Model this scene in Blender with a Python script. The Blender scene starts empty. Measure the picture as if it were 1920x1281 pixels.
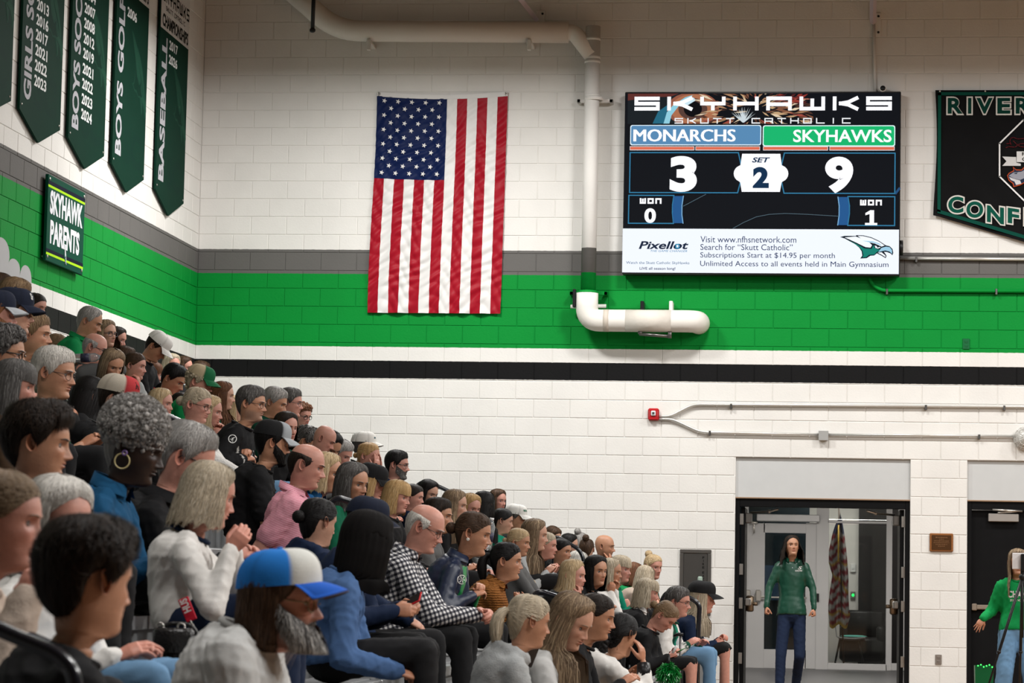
import bpy, math, random
import numpy as np
from mathutils import Vector, Matrix
from mathutils.geometry import tessellate_polygon

SC = bpy.context.scene
COL = SC.collection
rnd = random.Random(7)
NR = np.random.RandomState(11)
PI = math.pi

# ------------------------------------------------------------------ camera, world, lights, exposure
CZ = 1.28                                   # eye height of the photographer
F_PX, YAW, PITCH, ROLL = 5000.0, 0.11734, 0.0883, 0.01965
cam_data = bpy.data.cameras.new('camera')
cam_data.sensor_width = 36.0
cam_data.lens = F_PX / 1920.0 * 36.0
cam_data.clip_start, cam_data.clip_end = 0.1, 200
cam_data.dof.use_dof = True
cam_data.dof.focus_distance = 21.0
cam_data.dof.aperture_fstop = 9.0
cam = bpy.data.objects.new('camera', cam_data)
COL.objects.link(cam)
_c, _s = math.cos(YAW), math.sin(YAW)
_fw0 = Vector((-_s, _c, 0)); _rt0 = Vector((_c, _s, 0))
_fw = _fw0 * math.cos(PITCH) + Vector((0, 0, 1)) * math.sin(PITCH)
_up0 = Vector((0, 0, 1)) * math.cos(PITCH) - _fw0 * math.sin(PITCH)
# picture is rolled clockwise by ROLL
_rt = _rt0 * math.cos(ROLL) + _up0 * math.sin(ROLL)
_up = _up0 * math.cos(ROLL) - _rt0 * math.sin(ROLL)
M = Matrix.Identity(4)
for i in range(3):
    M[i][0], M[i][1], M[i][2] = _rt[i], _up[i], -_fw[i]
M[2][3] = CZ
cam.matrix_world = M
SC.camera = cam

world = bpy.data.worlds.new('hall_ambient')
SC.world = world
world.use_nodes = True
world.node_tree.nodes['Background'].inputs[0].default_value = (1.0, 0.93, 0.85, 1)
world.node_tree.nodes['Background'].inputs[1].default_value = 0.03

def area_light(name, loc, size, power, color, spread=150, aim=None):
    d = bpy.data.lights.new(name, 'AREA')
    d.shape = 'RECTANGLE'; d.size, d.size_y = size
    d.energy = power; d.color = color; d.spread = math.radians(spread)
    o = bpy.data.objects.new(name, d); COL.objects.link(o)
    o.location = loc
    if aim is not None:
        o.rotation_euler = (Vector(aim) - Vector(loc)).to_track_quat('-Z', 'Y').to_euler()
    return o
# rows of high-bay gym lamps under the roof
LIGHT_P = 850
for ly, lz, sp, lamps in ((25.9, 7.14, 176, ((-4.4, .37), (-0.9, .275), (3.4, .24), (7.4, .30))), (20.5, 7.6, 179, ((-2.4, .10), (3.4, .27), (9.2, .85))),
                          (13.5, 7.6, 178, ((-2.4, .16), (3.4, .34), (9.2, 1.1))), (6.5, 7.6, 176, ((-2.4, .22), (3.4, .50), (9.2, .95)))):
    for lx, k in lamps:
        area_light('high_bay_lamp', (lx, ly, lz), (0.8, 0.8), LIGHT_P * k * (1.0 if ly > 25 else 0.87), (1.0, 0.985, 0.96), sp)
area_light('lobby_lamp', (0.0, 36.5, 3.1), (1.6, 1.6), 230, (1.0, 0.95, 0.88), 170)
area_light('lobby_lamp', (0.4, 42.0, 3.1), (1.4, 0.8), 40, (1.0, 0.95, 0.88), 170)
SC.view_settings.view_transform = 'Standard'
SC.view_settings.look = 'None'
SC.view_settings.gamma = 1.0
SC.view_settings.use_curve_mapping = False
SC.view_settings.exposure = 0.0

# ------------------------------------------------------------------ measured layout (metres)
D = 29.372            # far wall plane
XC = -7.06            # side wall plane
Z0 = 4.882            # top of the grey band
BH, BW = 0.2032, 0.4064
X0J = -6.868          # a vertical joint of the far wall

def ray(x, y):
    """direction through picture point, per metre of depth"""
    u, v = (x - 960.0) / F_PX, (y - 640.5) / F_PX
    d = _fw + _rt * u - _up * v
    return d / d.y
def at(x, y, Y):
    d = ray(x, y); return Vector((d.x * Y, Y, CZ + d.z * Y))
def back(x, y, off=0.0): return at(x, y, D - off)
def left(x, y, off=0.0):
    d = ray(x, y); t = (XC + off) / d.x; return Vector((XC + off, t, CZ + d.z * t))

# ------------------------------------------------------------------ materials
def new_mat(name):
    m = bpy.data.materials.new(name); m.use_nodes = True
    nt = m.node_tree
    return m, nt, nt.nodes['Principled BSDF']
def node(nt, typ, **kw):
    n = nt.nodes.new(typ)
    for k, v in kw.items(): setattr(n, k, v)
    return n
_mats = {}
def mat(name, col, rough=0.55, metal=0.0, var=0.08, scale=9.0, bump=0.0, bscale=60.0, spec=0.25, emit=None, estr=1.0, trans=0.0, coat=0.0, sheen=0.0, stretch=None):
    if name in _mats: return _mats[name]
    m, nt, b = new_mat(name)
    L = nt.links.new
    tc = node(nt, 'ShaderNodeTexCoord')
    src = tc.outputs['Object']
    if stretch:
        mp = node(nt, 'ShaderNodeMapping'); mp.inputs['Scale'].default_value = stretch
        L(src, mp.inputs[0]); src = mp.outputs[0]
    nz = node(nt, 'ShaderNodeTexNoise'); nz.inputs['Scale'].default_value = scale; nz.inputs['Detail'].default_value = 4
    L(src, nz.inputs['Vector'])
    mx = node(nt, 'ShaderNodeMix', data_type='RGBA')
    mx.inputs[6].default_value = tuple(max(0, c * (1 - var)) for c in col[:3]) + (1,)
    mx.inputs[7].default_value = tuple(min(1, c * (1 + var)) for c in col[:3]) + (1,)
    L(nz.outputs[0], mx.inputs[0]); L(mx.outputs[2], b.inputs['Base Color'])
    b.inputs['Roughness'].default_value = rough; b.inputs['Metallic'].default_value = metal
    b.inputs['Specular IOR Level'].default_value = spec
    b.inputs['Coat Weight'].default_value = coat
    b.inputs['Sheen Weight'].default_value = sheen
    if trans: b.inputs['Transmission Weight'].default_value = trans
    if bump:
        n2 = node(nt, 'ShaderNodeTexNoise'); n2.inputs['Scale'].default_value = bscale; n2.inputs['Detail'].default_value = 3
        L(src, n2.inputs['Vector'])
        bp = node(nt, 'ShaderNodeBump'); bp.inputs['Strength'].default_value = bump; bp.inputs['Distance'].default_value = 0.01
        L(n2.outputs[0], bp.inputs['Height']); L(bp.outputs[0], b.inputs['Normal'])
    if emit:
        b.inputs['Emission Color'].default_value = tuple(emit[:3]) + (1,); b.inputs['Emission Strength'].default_value = estr
    _mats[name] = m
    return m

def attr_mat(name, rough=0.5, emission=False, strength=1.0, spec=0.5, bump=0.0, bscale=80, var=0.1, vscale=30, sss=0.0, mul_face=False):
    """colour comes from the mesh's own 'Col' attribute"""
    if name in _mats: return _mats[name]
    m, nt, b = new_mat(name); L = nt.links.new
    at_ = node(nt, 'ShaderNodeAttribute', attribute_name='Col')
    tc = node(nt, 'ShaderNodeTexCoord')
    nz = node(nt, 'ShaderNodeTexNoise'); nz.inputs['Scale'].default_value = vscale; nz.inputs['Detail'].default_value = 3
    L(tc.outputs['Object'], nz.inputs['Vector'])
    mr = node(nt, 'ShaderNodeMapRange'); mr.inputs[3].default_value = 1 - var; mr.inputs[4].default_value = 1 + var
    L(nz.outputs[0], mr.inputs[0])
    vm = node(nt, 'ShaderNodeVectorMath', operation='SCALE'); L(at_.outputs['Color'], vm.inputs[0]); L(mr.outputs[0], vm.inputs[3])
    if emission:
        b.inputs['Base Color'].default_value = (0.002, 0.002, 0.002, 1); spec = 0.02; rough = .8
        L(vm.outputs[0], b.inputs['Emission Color']); b.inputs['Emission Strength'].default_value = strength
    else:
        L(vm.outputs[0], b.inputs['Base Color'])
    b.inputs['Roughness'].default_value = rough; b.inputs['Specular IOR Level'].default_value = spec
    if sss:
        b.inputs['Subsurface Weight'].default_value = sss
        b.inputs['Subsurface Radius'].default_value = (0.012, 0.005, 0.003)
        b.inputs['Subsurface Scale'].default_value = 0.5
    if bump:
        n2 = node(nt, 'ShaderNodeTexNoise'); n2.inputs['Scale'].default_value = bscale; n2.inputs['Detail'].default_value = 4
        L(tc.outputs['Object'], n2.inputs['Vector'])
        bp = node(nt, 'ShaderNodeBump'); bp.inputs['Strength'].default_value = bump; bp.inputs['Distance'].default_value = 0.008
        L(n2.outputs[0], bp.inputs['Height']); L(bp.outputs[0], b.inputs['Normal'])
    _mats[name] = m
    return m

def band_paint(name):
    """school-colour bands painted on the block walls at fixed heights"""
    m, nt, b = new_mat(name); L = nt.links.new
    geo = node(nt, 'ShaderNodeNewGeometry')
    sep = node(nt, 'ShaderNodeSeparateXYZ'); L(geo.outputs['Position'], sep.inputs[0])
    nz0 = node(nt, 'ShaderNodeTexNoise'); nz0.inputs['Scale'].default_value = 30
    L(geo.outputs['Position'], nz0.inputs['Vector'])
    ma = node(nt, 'ShaderNodeMath', operation='MULTIPLY_ADD'); ma.inputs[1].default_value = 0.008; L(nz0.outputs[0], ma.inputs[0]); L(sep.outputs[2], ma.inputs[2])
    mr = node(nt, 'ShaderNodeMapRange'); mr.inputs[2].default_value = 10.0; L(ma.outputs[0], mr.inputs[0])
    cr = node(nt, 'ShaderNodeValToRGB'); cr.color_ramp.interpolation = 'CONSTANT'
    el = cr.color_ramp.elements
    W = (0.74, 0.725, 0.695, 1)
    stops = [(0.0, W), ((Z0 - 7 * BH + .004) / 10, (0.006, 0.006, 0.0065, 1)), ((Z0 - 6 * BH + .004) / 10, W),
             ((Z0 - 5.3 * BH) / 10, (0.001, 0.235, 0.032, 1)), ((Z0 - 1.27 * BH) / 10, (0.125, 0.12, 0.115, 1)), ((Z0 + .004) / 10, W)]
    el[0].position, el[0].color = stops[0]
    el[1].position, el[1].color = stops[1]
    for p, c in stops[2:]:
        e = el.new(p); e.color = c
    L(mr.outputs[0], cr.inputs[0])
    nz = node(nt, 'ShaderNodeTexNoise'); nz.inputs['Scale'].default_value = 2.3; nz.inputs['Detail'].default_value = 6
    L(geo.outputs['Position'], nz.inputs['Vector'])
    mr2 = node(nt, 'ShaderNodeMapRange'); mr2.inputs[3].default_value = 0.90; mr2.inputs[4].default_value = 1.07; L(nz.outputs[0], mr2.inputs[0])
    vm = node(nt, 'ShaderNodeVectorMath', operation='SCALE'); L(cr.outputs[0], vm.inputs[0]); L(mr2.outputs[0], vm.inputs[3])
    L(vm.outputs[0], b.inputs['Base Color'])
    b.inputs['Roughness'].default_value = 0.6; b.inputs['Specular IOR Level'].default_value = 0.12
    n2 = node(nt, 'ShaderNodeTexNoise'); n2.inputs['Scale'].default_value = 55; n2.inputs['Detail'].default_value = 5
    L(geo.outputs['Position'], n2.inputs['Vector'])
    bp = node(nt, 'ShaderNodeBump'); bp.inputs['Strength'].default_value = 0.25; bp.inputs['Distance'].default_value = 0.006
    L(n2.outputs[0], bp.inputs['Height']); L(bp.outputs[0], b.inputs['Normal'])
    return m
PAINT = band_paint('painted_block')

# ------------------------------------------------------------------ geometry kit
class Geo:
    """collects vertex / face arrays of several shapes and links them as one mesh object"""
    def __init__(s): s.V, s.F, s.C, s.MI, s.n = [], [], [], [], 0
    def add(s, V, F, col=None, mi=0, T=None):
        V = np.asarray(V, float)
        if T is not None:
            T = np.array(T); V = V @ T[:3, :3].T + T[:3, 3]
        s.V.append(V)
        c = np.ones((len(V), 3)) if col is None else np.broadcast_to(np.asarray(col, float), (len(V), 3))
        s.C.append(c)
        fs = F if isinstance(F, list) else [F]
        for f in fs:
            f = np.asarray(f, np.int64)
            if len(f):
                s.F.append(f + s.n); s.MI.append(np.full(len(f), mi))
        s.n += len(V)
        return s
    def mesh(s, name, smooth=True, colors=False):
        return np_mesh(name, np.concatenate(s.V), s.F, s.MI, np.concatenate(s.C) if colors else None, smooth)
    def build(s, name, mats, parent=None, smooth=True, colors=False, origin=None):
        me = s.mesh(name, smooth, colors)
        return link_mesh(name, me, mats, parent, origin)

def np_mesh(name, V, F, MI=None, C=None, smooth=True):
    me = bpy.data.meshes.new(name)
    me.vertices.add(len(V)); me.vertices.foreach_set('co', np.ascontiguousarray(V, np.float32).ravel())
    loops = np.concatenate([f.ravel() for f in F]).astype(np.int32)
    tot = np.concatenate([np.full(len(f), f.shape[1]) for f in F]).astype(np.int32)
    st = np.concatenate([[0], np.cumsum(tot)[:-1]]).astype(np.int32)
    me.loops.add(len(loops)); me.loops.foreach_set('vertex_index', loops)
    me.polygons.add(len(tot)); me.polygons.foreach_set('loop_start', st)
    if MI is not None: me.polygons.foreach_set('material_index', np.concatenate(MI).astype(np.int32))
    me.polygons.foreach_set('use_smooth', np.full(len(tot), smooth, bool))
    if C is not None:
        a = me.color_attributes.new('Col', 'FLOAT_COLOR', 'POINT')
        rgba = np.ones((len(V), 4), np.float32); rgba[:, :3] = C
        a.data.foreach_set('color', rgba.ravel())
    me.update(calc_edges=True)
    return me
def link_mesh(name, me, mats, parent=None, origin=None):
    o = bpy.data.objects.new(name, me); COL.objects.link(o)
    for m in (mats if isinstance(mats, (list, tuple)) else [mats]): me.materials.append(m)
    if parent is not None: o.parent = parent
    if origin is not None:
        me.transform(Matrix.Translation(-Vector(origin))); o.location = origin
    return o
def tag(o, label=None, cat=None, group=None, kind=None):
    for k, v in (('label', label), ('category', cat), ('group', group), ('kind', kind)):
        if v: o[k] = v
    return o
def empty(name, loc, label=None, cat=None, group=None):
    o = bpy.data.objects.new(name, None); COL.objects.link(o); o.location = loc; o.empty_display_size = 0.1
    return tag(o, label, cat, group)
def at_parent(o, p):
    """parent o, keeping where its world-space mesh stands"""
    o.parent = p; o.location = -Vector(p.location)
    return o

def cbox(c, size, b=0.004, R=None):
    """chamfered box"""
    h = np.array(size, float) / 2; b = min(b, h.min() * 0.6)
    V, idx = [], {}
    for sx in (-1, 1):
        for sy in (-1, 1):
            for sz in (-1, 1):
                for ax in range(3):
                    p = np.array([sx, sy, sz]) * (h - b); p[ax] = (sx, sy, sz)[ax] * h[ax]
                    idx[(sx, sy, sz, ax)] = len(V); V.append(p)
    q, t = [], []
    for ax in range(3):
        o1, o2 = (ax + 1) % 3, (ax + 2) % 3
        for s in (-1, 1):
            f = []
            for a, d in ((-1, -1), (1, -1), (1, 1), (-1, 1)):
                k = [0, 0, 0]; k[ax], k[o1], k[o2] = s, a, d; f.append(idx[(*k, ax)])
            q.append(f if s > 0 else f[::-1])
    for ax in range(3):       # edges parallel to ax
        o1, o2 = (ax + 1) % 3, (ax + 2) % 3
        for a in (-1, 1):
            for d in (-1, 1):
                k0 = [0, 0, 0]; k0[ax], k0[o1], k0[o2] = -1, a, d
                k1 = list(k0); k1[ax] = 1
                f = [idx[(*k0, o1)], idx[(*k1, o1)], idx[(*k1, o2)], idx[(*k0, o2)]]
                q.append(f if a * d < 0 else f[::-1])
    for k in [(x, y, z) for x in (-1, 1) for y in (-1, 1) for z in (-1, 1)]:
        f = [idx[(*k, 0)], idx[(*k, 1)], idx[(*k, 2)]]
        t.append(f if k[0] * k[1] * k[2] > 0 else f[::-1])
    V = np.array(V)
    if R is not None: V = V @ np.array(R).T
    return V + np.array(c, float), [np.array(q), np.array(t)]
def bx(x0, x1, y0, y1, z0, z1, b=0.004): return cbox(((x0 + x1) / 2, (y0 + y1) / 2, (z0 + z1) / 2), (abs(x1 - x0), abs(y1 - y0), abs(z1 - z0)), b)
def grid_quads(nu, nv, closed=False):
    """nv rows of nu points; closed in u"""
    m = nu if closed else nu - 1
    i, j = np.meshgrid(np.arange(m), np.arange(nv - 1))
    i, j = i.ravel(), j.ravel(); k = (i + 1) % nu
    return np.stack([j * nu + i, j * nu + k, (j + 1) * nu + k, (j + 1) * nu + i], 1)
def frames(P):
    P = np.asarray(P, float); T = np.gradient(P, axis=0); T /= np.linalg.norm(T, axis=1)[:, None] + 1e-12
    u = np.cross(T[0], [0, 0, 1.0])
    if np.linalg.norm(u) < 1e-3: u = np.cross(T[0], [1.0, 0, 0])
    U, W = [], []
    for t in T:
        u = u - t * (u @ t); u /= np.linalg.norm(u) + 1e-12
        U.append(u); W.append(np.cross(t, u))
    return T, np.array(U), np.array(W)
def tube(P, r, n=10, flat=1.0):
    """closed tube through points P; r number or per point"""
    P = np.asarray(P, float); r = np.broadcast_to(np.asarray(r, float), (len(P),))
    T, U, W = frames(P)
    a = np.linspace(0, 2 * PI, n, endpoint=False)
    V = P[:, None] + r[:, None, None] * (np.cos(a)[None, :, None] * U[:, None] + flat * np.sin(a)[None, :, None] * W[:, None])
    V = V.reshape(-1, 3); m = len(P)
    q = grid_quads(n, m, True)
    V = np.concatenate([V, P[:1], P[-1:]]); i = np.arange(n); k = (i + 1) % n
    t = np.concatenate([np.stack([k, i, np.full(n, m * n)], 1), np.stack([(m - 1) * n + i, (m - 1) * n + k, np.full(n, m * n + 1)], 1)])
    return V, [q, t]
def rounded(P, r, seg=6):
    """polyline with its corners rounded to radius r"""
    P = [np.array(p, float) for p in P]; out = [P[0]]
    for a, b, c in zip(P[:-2], P[1:-1], P[2:]):
        d0, d1 = a - b, c - b; l0, l1 = np.linalg.norm(d0), np.linalg.norm(d1)
        k = min(r, l0 * .49, l1 * .49); p0, p1 = b + d0 / l0 * k, b + d1 / l1 * k
        for t in np.linspace(0, 1, seg): out.append((1 - t) ** 2 * p0 + 2 * t * (1 - t) * b + t * t * p1)
    out.append(P[-1]); return np.array(out)
def ball(c, r, nu=14, nv=9, R=None):
    r = np.broadcast_to(np.asarray(r, float), (3,))
    th = np.linspace(0, PI, nv)[1:-1]; a = np.linspace(0, 2 * PI, nu, endpoint=False)
    V = np.stack([np.outer(np.sin(th), np.cos(a)), np.outer(np.sin(th), np.sin(a)), np.outer(np.cos(th), np.ones(nu))], -1).reshape(-1, 3)
    V = np.concatenate([V, [[0, 0, 1], [0, 0, -1]]]); m = nv - 2
    q = grid_quads(nu, m, True)[:, ::-1]; i = np.arange(nu); k = (i + 1) % nu
    t = np.concatenate([np.stack([i, k, np.full(nu, m * nu)], 1), np.stack([(m - 1) * nu + k, (m - 1) * nu + i, np.full(nu, m * nu + 1)], 1)])
    V = V * r
    if R is not None: V = V @ np.array(R).T
    return V + np.array(c, float), [q, t]
def poly2d(pts):
    tr = tessellate_polygon([[Vector((p[0], p[1], 0)) for p in pts]])
    return np.array(pts, float), np.array(tr)
def on_plane(V2, o, ux, uy, off=0.0, n=None):
    o, ux, uy = (np.array(q, float) for q in (o, ux, uy))
    nn = np.cross(ux, uy); nn /= np.linalg.norm(nn)
    V2 = np.asarray(V2, float)
    return o + V2[:, :1] * ux + V2[:, 1:2] * uy + nn * off
def slab2d(pts, o, ux, uy, off, th):
    """flat plate of outline pts, thickness th, standing off the plane"""
    V2, tr = poly2d(pts); n = len(V2)
    A, B = on_plane(V2, o, ux, uy, off + th), on_plane(V2, o, ux, uy, off)
    area = sum((V2[i - 1][0] * V2[i][1] - V2[i][0] * V2[i - 1][1]) for i in range(n))
    c = V2[tr[:, 1]] - V2[tr[:, 0]]; d = V2[tr[:, 2]] - V2[tr[:, 0]]
    flip = (c[:, 0] * d[:, 1] - c[:, 1] * d[:, 0]) < 0
    tr = np.where(flip[:, None], tr[:, ::-1], tr)
    i = np.arange(n); k = (i + 1) % n
    side = np.stack([i, i + n, k + n, k], 1)
    if area < 0: side = side[:, ::-1]
    return np.concatenate([A, B]), [np.concatenate([tr, tr[:, ::-1] + n]), side]
_text_cache = {}
def text2d(s, bold=0.0, shear=0.0):
    """outline lettering filled with triangles, fitted to a unit box; returns verts, tris, aspect"""
    key = (s, bold, shear)
    if key in _text_cache: return _text_cache[key]
    cu = bpy.data.curves.new('lettering', 'FONT'); cu.body = s; cu.offset = bold; cu.shear = shear; cu.resolution_u = 7 if len(s) < 3 else 3
    o = bpy.data.objects.new('lettering', cu); COL.objects.link(o)
    dg = bpy.context.evaluated_depsgraph_get()
    me = bpy.data.meshes.new_from_object(o.evaluated_get(dg))
    V = np.array([v.co[:2] for v in me.vertices]); me.calc_loop_triangles()
    T = np.array([t.vertices[:] for t in me.loop_triangles])
    c = V[T[:, 1]] - V[T[:, 0]]; d = V[T[:, 2]] - V[T[:, 0]]
    flip = (c[:, 0] * d[:, 1] - c[:, 1] * d[:, 0]) < 0
    T = np.where(flip[:, None], T[:, ::-1], T)
    bpy.data.objects.remove(o); bpy.data.meshes.remove(me); bpy.data.curves.remove(cu)
    lo, hi = V.min(0), V.max(0)
    V = (V - lo) / (hi - lo)
    _text_cache[key] = (V, T, (hi - lo)[0] / (hi - lo)[1])
    return _text_cache[key]
def add_text(g, s, x0, y0, x1, y1, o, ux, uy, off, col, bold=0.0, shear=0.0, mi=0, skew=0.0):
    """lettering filling the box x0..x1, y0..y1 (plane units)"""
    if s == 'MONARCHS':
        for dx in (-.006, 0, .006): _add_text(g, s, x0 + dx * (x1 - x0), y0, x1 + dx * (x1 - x0), y1, o, ux, uy, off, col, 0.0, shear, mi, skew)
        return
    _add_text(g, s, x0, y0, x1, y1, o, ux, uy, off, col, bold, shear, mi, skew)
def _add_text(g, s, x0, y0, x1, y1, o, ux, uy, off, col, bold, shear, mi, skew):
    V, T, _ = text2d(s, bold, shear)
    W = np.stack([x0 + V[:, 0] * (x1 - x0), y0 + V[:, 1] * (y1 - y0) + skew * V[:, 0]], 1)
    g.add(on_plane(W, o, ux, uy, off), T, col, mi)
STROKES = {   # wide squared sports lettering drawn as strokes in a unit box
    'S': [[(1, 1), (0, 1), (0, .5), (1, .5), (1, 0), (0, 0)]], 'K': [[(0, 0), (0, 1)], [(1, 1), (.62, .62), (.28, .5), (.62, .38), (1, 0)]],
    'Y': [[(0, 1), (0, .5), (1, .5), (1, 1)], [(.5, .5), (.5, 0)]], 'H': [[(0, 0), (0, 1)], [(1, 0), (1, 1)], [(0, .5), (1, .5)]],
    'A': [[(0, 0), (0, 1), (1, 1), (1, 0)], [(0, .42), (1, .42)]], 'W': [[(0, 1), (0, 0), (1, 0), (1, 1)], [(.5, 0), (.5, .8)]],
    'U': [[(0, 1), (0, 0), (1, 0), (1, 1)]], 'T': [[(0, 1), (1, 1)], [(.5, 1), (.5, 0)]], 'C': [[(1, 1), (0, 1), (0, 0), (1, 0)]],
    'O': [[(0, 0), (0, 1), (1, 1), (1, 0), (0, 0)]], 'L': [[(0, 1), (0, 0), (1, 0)]], 'I': [[(.5, 0), (.5, 1)]],
    'E': [[(1, 1), (0, 1), (0, 0), (1, 0)], [(0, .5), (.85, .5)]], 'N': [[(0, 0), (0, 1), (1, 1), (1, 0)]], 'w': [[(0, 1), (0, 0), (1, 0), (1, 1)], [(.5, 0), (.5, .9)]],
    'n': [[(0, 0), (0, 1), (1, 1), (1, 0)]], 'o': [[(0, 0), (0, 1), (1, 1), (1, 0), (0, 0)]], 'D': [[(0, 0), (0, 1), (.8, 1), (1, .8), (1, .2), (.8, 0), (0, 0)]]}
def add_strokes(g, s, x0, y0, x1, y1, o, ux, uy, off, col, wgt=0.2, gap=0.35, mi=0, skew=0.0):
    n = len(s); cw = (x1 - x0) / (n + (n - 1) * gap); h = y1 - y0; w = wgt * h
    for i, ch in enumerate(s):
        if ch not in STROKES: continue
        ox = x0 + i * cw * (1 + gap)
        for line in STROKES[ch]:
            pts = np.array([(ox + w / 2 + p[0] * (cw - w), y0 + w / 2 + p[1] * (h - w)) for p in line])
            pts[:, 1] += skew * (pts[:, 0] - x0)
            for a, b in zip(pts[:-1], pts[1:]):
                d = (b - a) / (np.linalg.norm(b - a) + 1e-9); e = np.array([-d[1], d[0]]) * w / 2; a2, b2 = a - d * w / 2 * .98, b + d * w / 2 * .98
                g.add(on_plane([a2 - e, b2 - e, b2 + e, a2 + e], o, ux, uy, off), np.array([[0, 1, 2, 3]]), col, mi)
def add_poly(g, pts, o, ux, uy, off, col, mi=0):
    V, T = poly2d(pts)
    c = V[T[:, 1]] - V[T[:, 0]]; d = V[T[:, 2]] - V[T[:, 0]]
    T = np.where(((c[:, 0] * d[:, 1] - c[:, 1] * d[:, 0]) < 0)[:, None], T[:, ::-1], T)
    g.add(on_plane(V, o, ux, uy, off), T, col, mi)
def rrect(x0, y0, x1, y1, r, n=4):
    out = []
    for cx, cy, a in ((x1 - r, y1 - r, 0), (x0 + r, y1 - r, 90), (x0 + r, y0 + r, 180), (x1 - r, y0 + r, 270)):
        for k in range(n + 1):
            t = math.radians(a + 90 * k / n); out.append((cx + r * math.cos(t), cy + r * math.sin(t)))
    return out
HAWK = [   # bird-of-prey head emblem facing right: (shade, outline in emblem units 0..1 x 0..0.44)
    ('k', [(325, 135), (400, 116), (580, 116), (590, 103), (700, 106), (830, 136), (960, 196), (1070, 270), (1130, 282), (1178, 330), (1190, 392), (1176, 432), (1145, 402), (1090, 380), (1040, 376), (1082, 440), (1068, 482), (1000, 440), (925, 402), (880, 438), (820, 442), (760, 482), (655, 489), (688, 440), (678, 372), (638, 310), (560, 244), (470, 196), (400, 160)]),
    ('w', [(400, 142), (580, 126), (662, 156), (612, 116), (700, 119), (830, 150), (960, 210), (1050, 272), (1000, 290), (890, 240), (800, 222), (845, 268), (820, 308), (740, 300), (600, 232), (470, 172)]),
    ('g', [(440, 184), (600, 252), (720, 322), (840, 330), (868, 262), (886, 312), (940, 336), (985, 340), (920, 382), (880, 424), (800, 426), (750, 466), (690, 472), (706, 432), (692, 362), (644, 302), (540, 236)]),
    ('w', [(888, 272), (986, 306), (940, 324), (900, 312)]), ('k', [(920, 280), (958, 292), (950, 308), (926, 304)]),
    ('b', [(998, 312), (1070, 292), (1130, 300), (1168, 348), (1172, 410), (1130, 372), (1060, 354), (990, 370), (945, 384)]),
    ('w', [(938, 392), (1000, 384), (1064, 440), (1062, 464), (1000, 424)]), ('b', [(690, 196), (860, 206), (960, 238), (1010, 276), (880, 232), (800, 222)])]
def add_hawk(g, x0, y0, w, o, ux, uy, off, pal, step=0.0006, mi=0):
    for i, (k, pts) in enumerate(HAWK):
        if pal.get(k) is None: continue
        q = [(x0 + (p[0] - 325) / 865 * w, y0 + (489 - p[1]) / 865 * w) for p in pts]
        add_poly(g, q, o, ux, uy, off + step * i, pal[k], mi)
# ------------------------------------------------------------------ setting: floor, walls, ceiling
def structure(g, name, m, parent=None, smooth=False):
    o = g.build(name, m, parent, smooth); o['kind'] = 'structure'; return o

M_FLOOR = mat('gym_floor_maple', (0.27, 0.16, 0.085), 0.3, var=0.22, scale=3.0, stretch=(1.0, 14.0, 1.0), coat=0.3)
M_LOBBYFLOOR = mat('lobby_tile', (0.035, 0.035, 0.037), 0.35, var=0.3, scale=5)
M_WHITE = mat('white_paint', (0.72, 0.70, 0.67), 0.5, bump=0.15, bscale=40)
M_PANEL = mat('pale_grey_panel', (0.52, 0.53, 0.53), 0.5, var=0.04)
M_BLACKP = mat('black_door_paint', (0.006, 0.006, 0.0065), 0.55, var=0.2, spec=.08)
M_ALU = mat('brushed_aluminium', (0.42, 0.42, 0.43), 0.5, metal=0.1, var=0.05, scale=4)
M_STEEL = mat('satin_steel', (0.55, 0.53, 0.50), 0.3, metal=0.9, var=0.05)
M_DARKSTEEL = mat('dark_steel', (0.16, 0.155, 0.15), 0.3, metal=0.85, var=0.2, scale=3)
M_BLACK = mat('black_plastic', (0.010, 0.010, 0.011), 0.35, var=0.1)
M_CONDUIT = mat('galvanised_conduit', (0.62, 0.61, 0.58), 0.35, metal=0.6, var=0.06)
M_PIPE = mat('white_pipe_wrap', (0.74, 0.71, 0.66), 0.5, var=0.07, scale=2.5, bump=0.2, bscale=14)
M_CEIL = mat('roof_deck', (0.22, 0.155, 0.10), 0.8)
M_GLASS = mat('clear_glass', (0.9, 0.95, 0.93), 0.03, var=0.0, trans=1.0)
M_RUBBER = mat('rubber', (0.015, 0.015, 0.015), 0.8)

DOOR_T = Z0 - 11 * BH          # underside of the lintel course
O1 = (-0.962, 0.936)           # double-door opening
O2 = (1.549, 3.45)
g = Geo(); g.add(*bx(XC - .3, 14, -8, D + .25, -.3, 0, .01)); floor = structure(g, 'floor', M_FLOOR)
g = Geo(); g.add(*bx(XC - .3, 14, -8, D + .3, 9.3, 9.5, .01)); structure(g, 'ceiling', M_CEIL)
REC = 0.006
g = Geo()
yb = D + REC
for x0, x1, z0, z1 in ((XC - .3, O1[0], 0, DOOR_T), (O1[1], O2[0], 0, DOOR_T), (O2[1], 14, 0, DOOR_T), (XC - .3, 14, DOOR_T, 9.3)):
    g.add(*bx(x0, x1, yb, yb + .24, z0, z1, .001))
wall_back = structure(g, 'wall_back', PAINT)
g = Geo(); g.add(*bx(XC - REC - .24, XC - REC, -8, D + .2, 0, 9.3, .001))
wall_left = structure(g, 'wall_left', PAINT)

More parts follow.
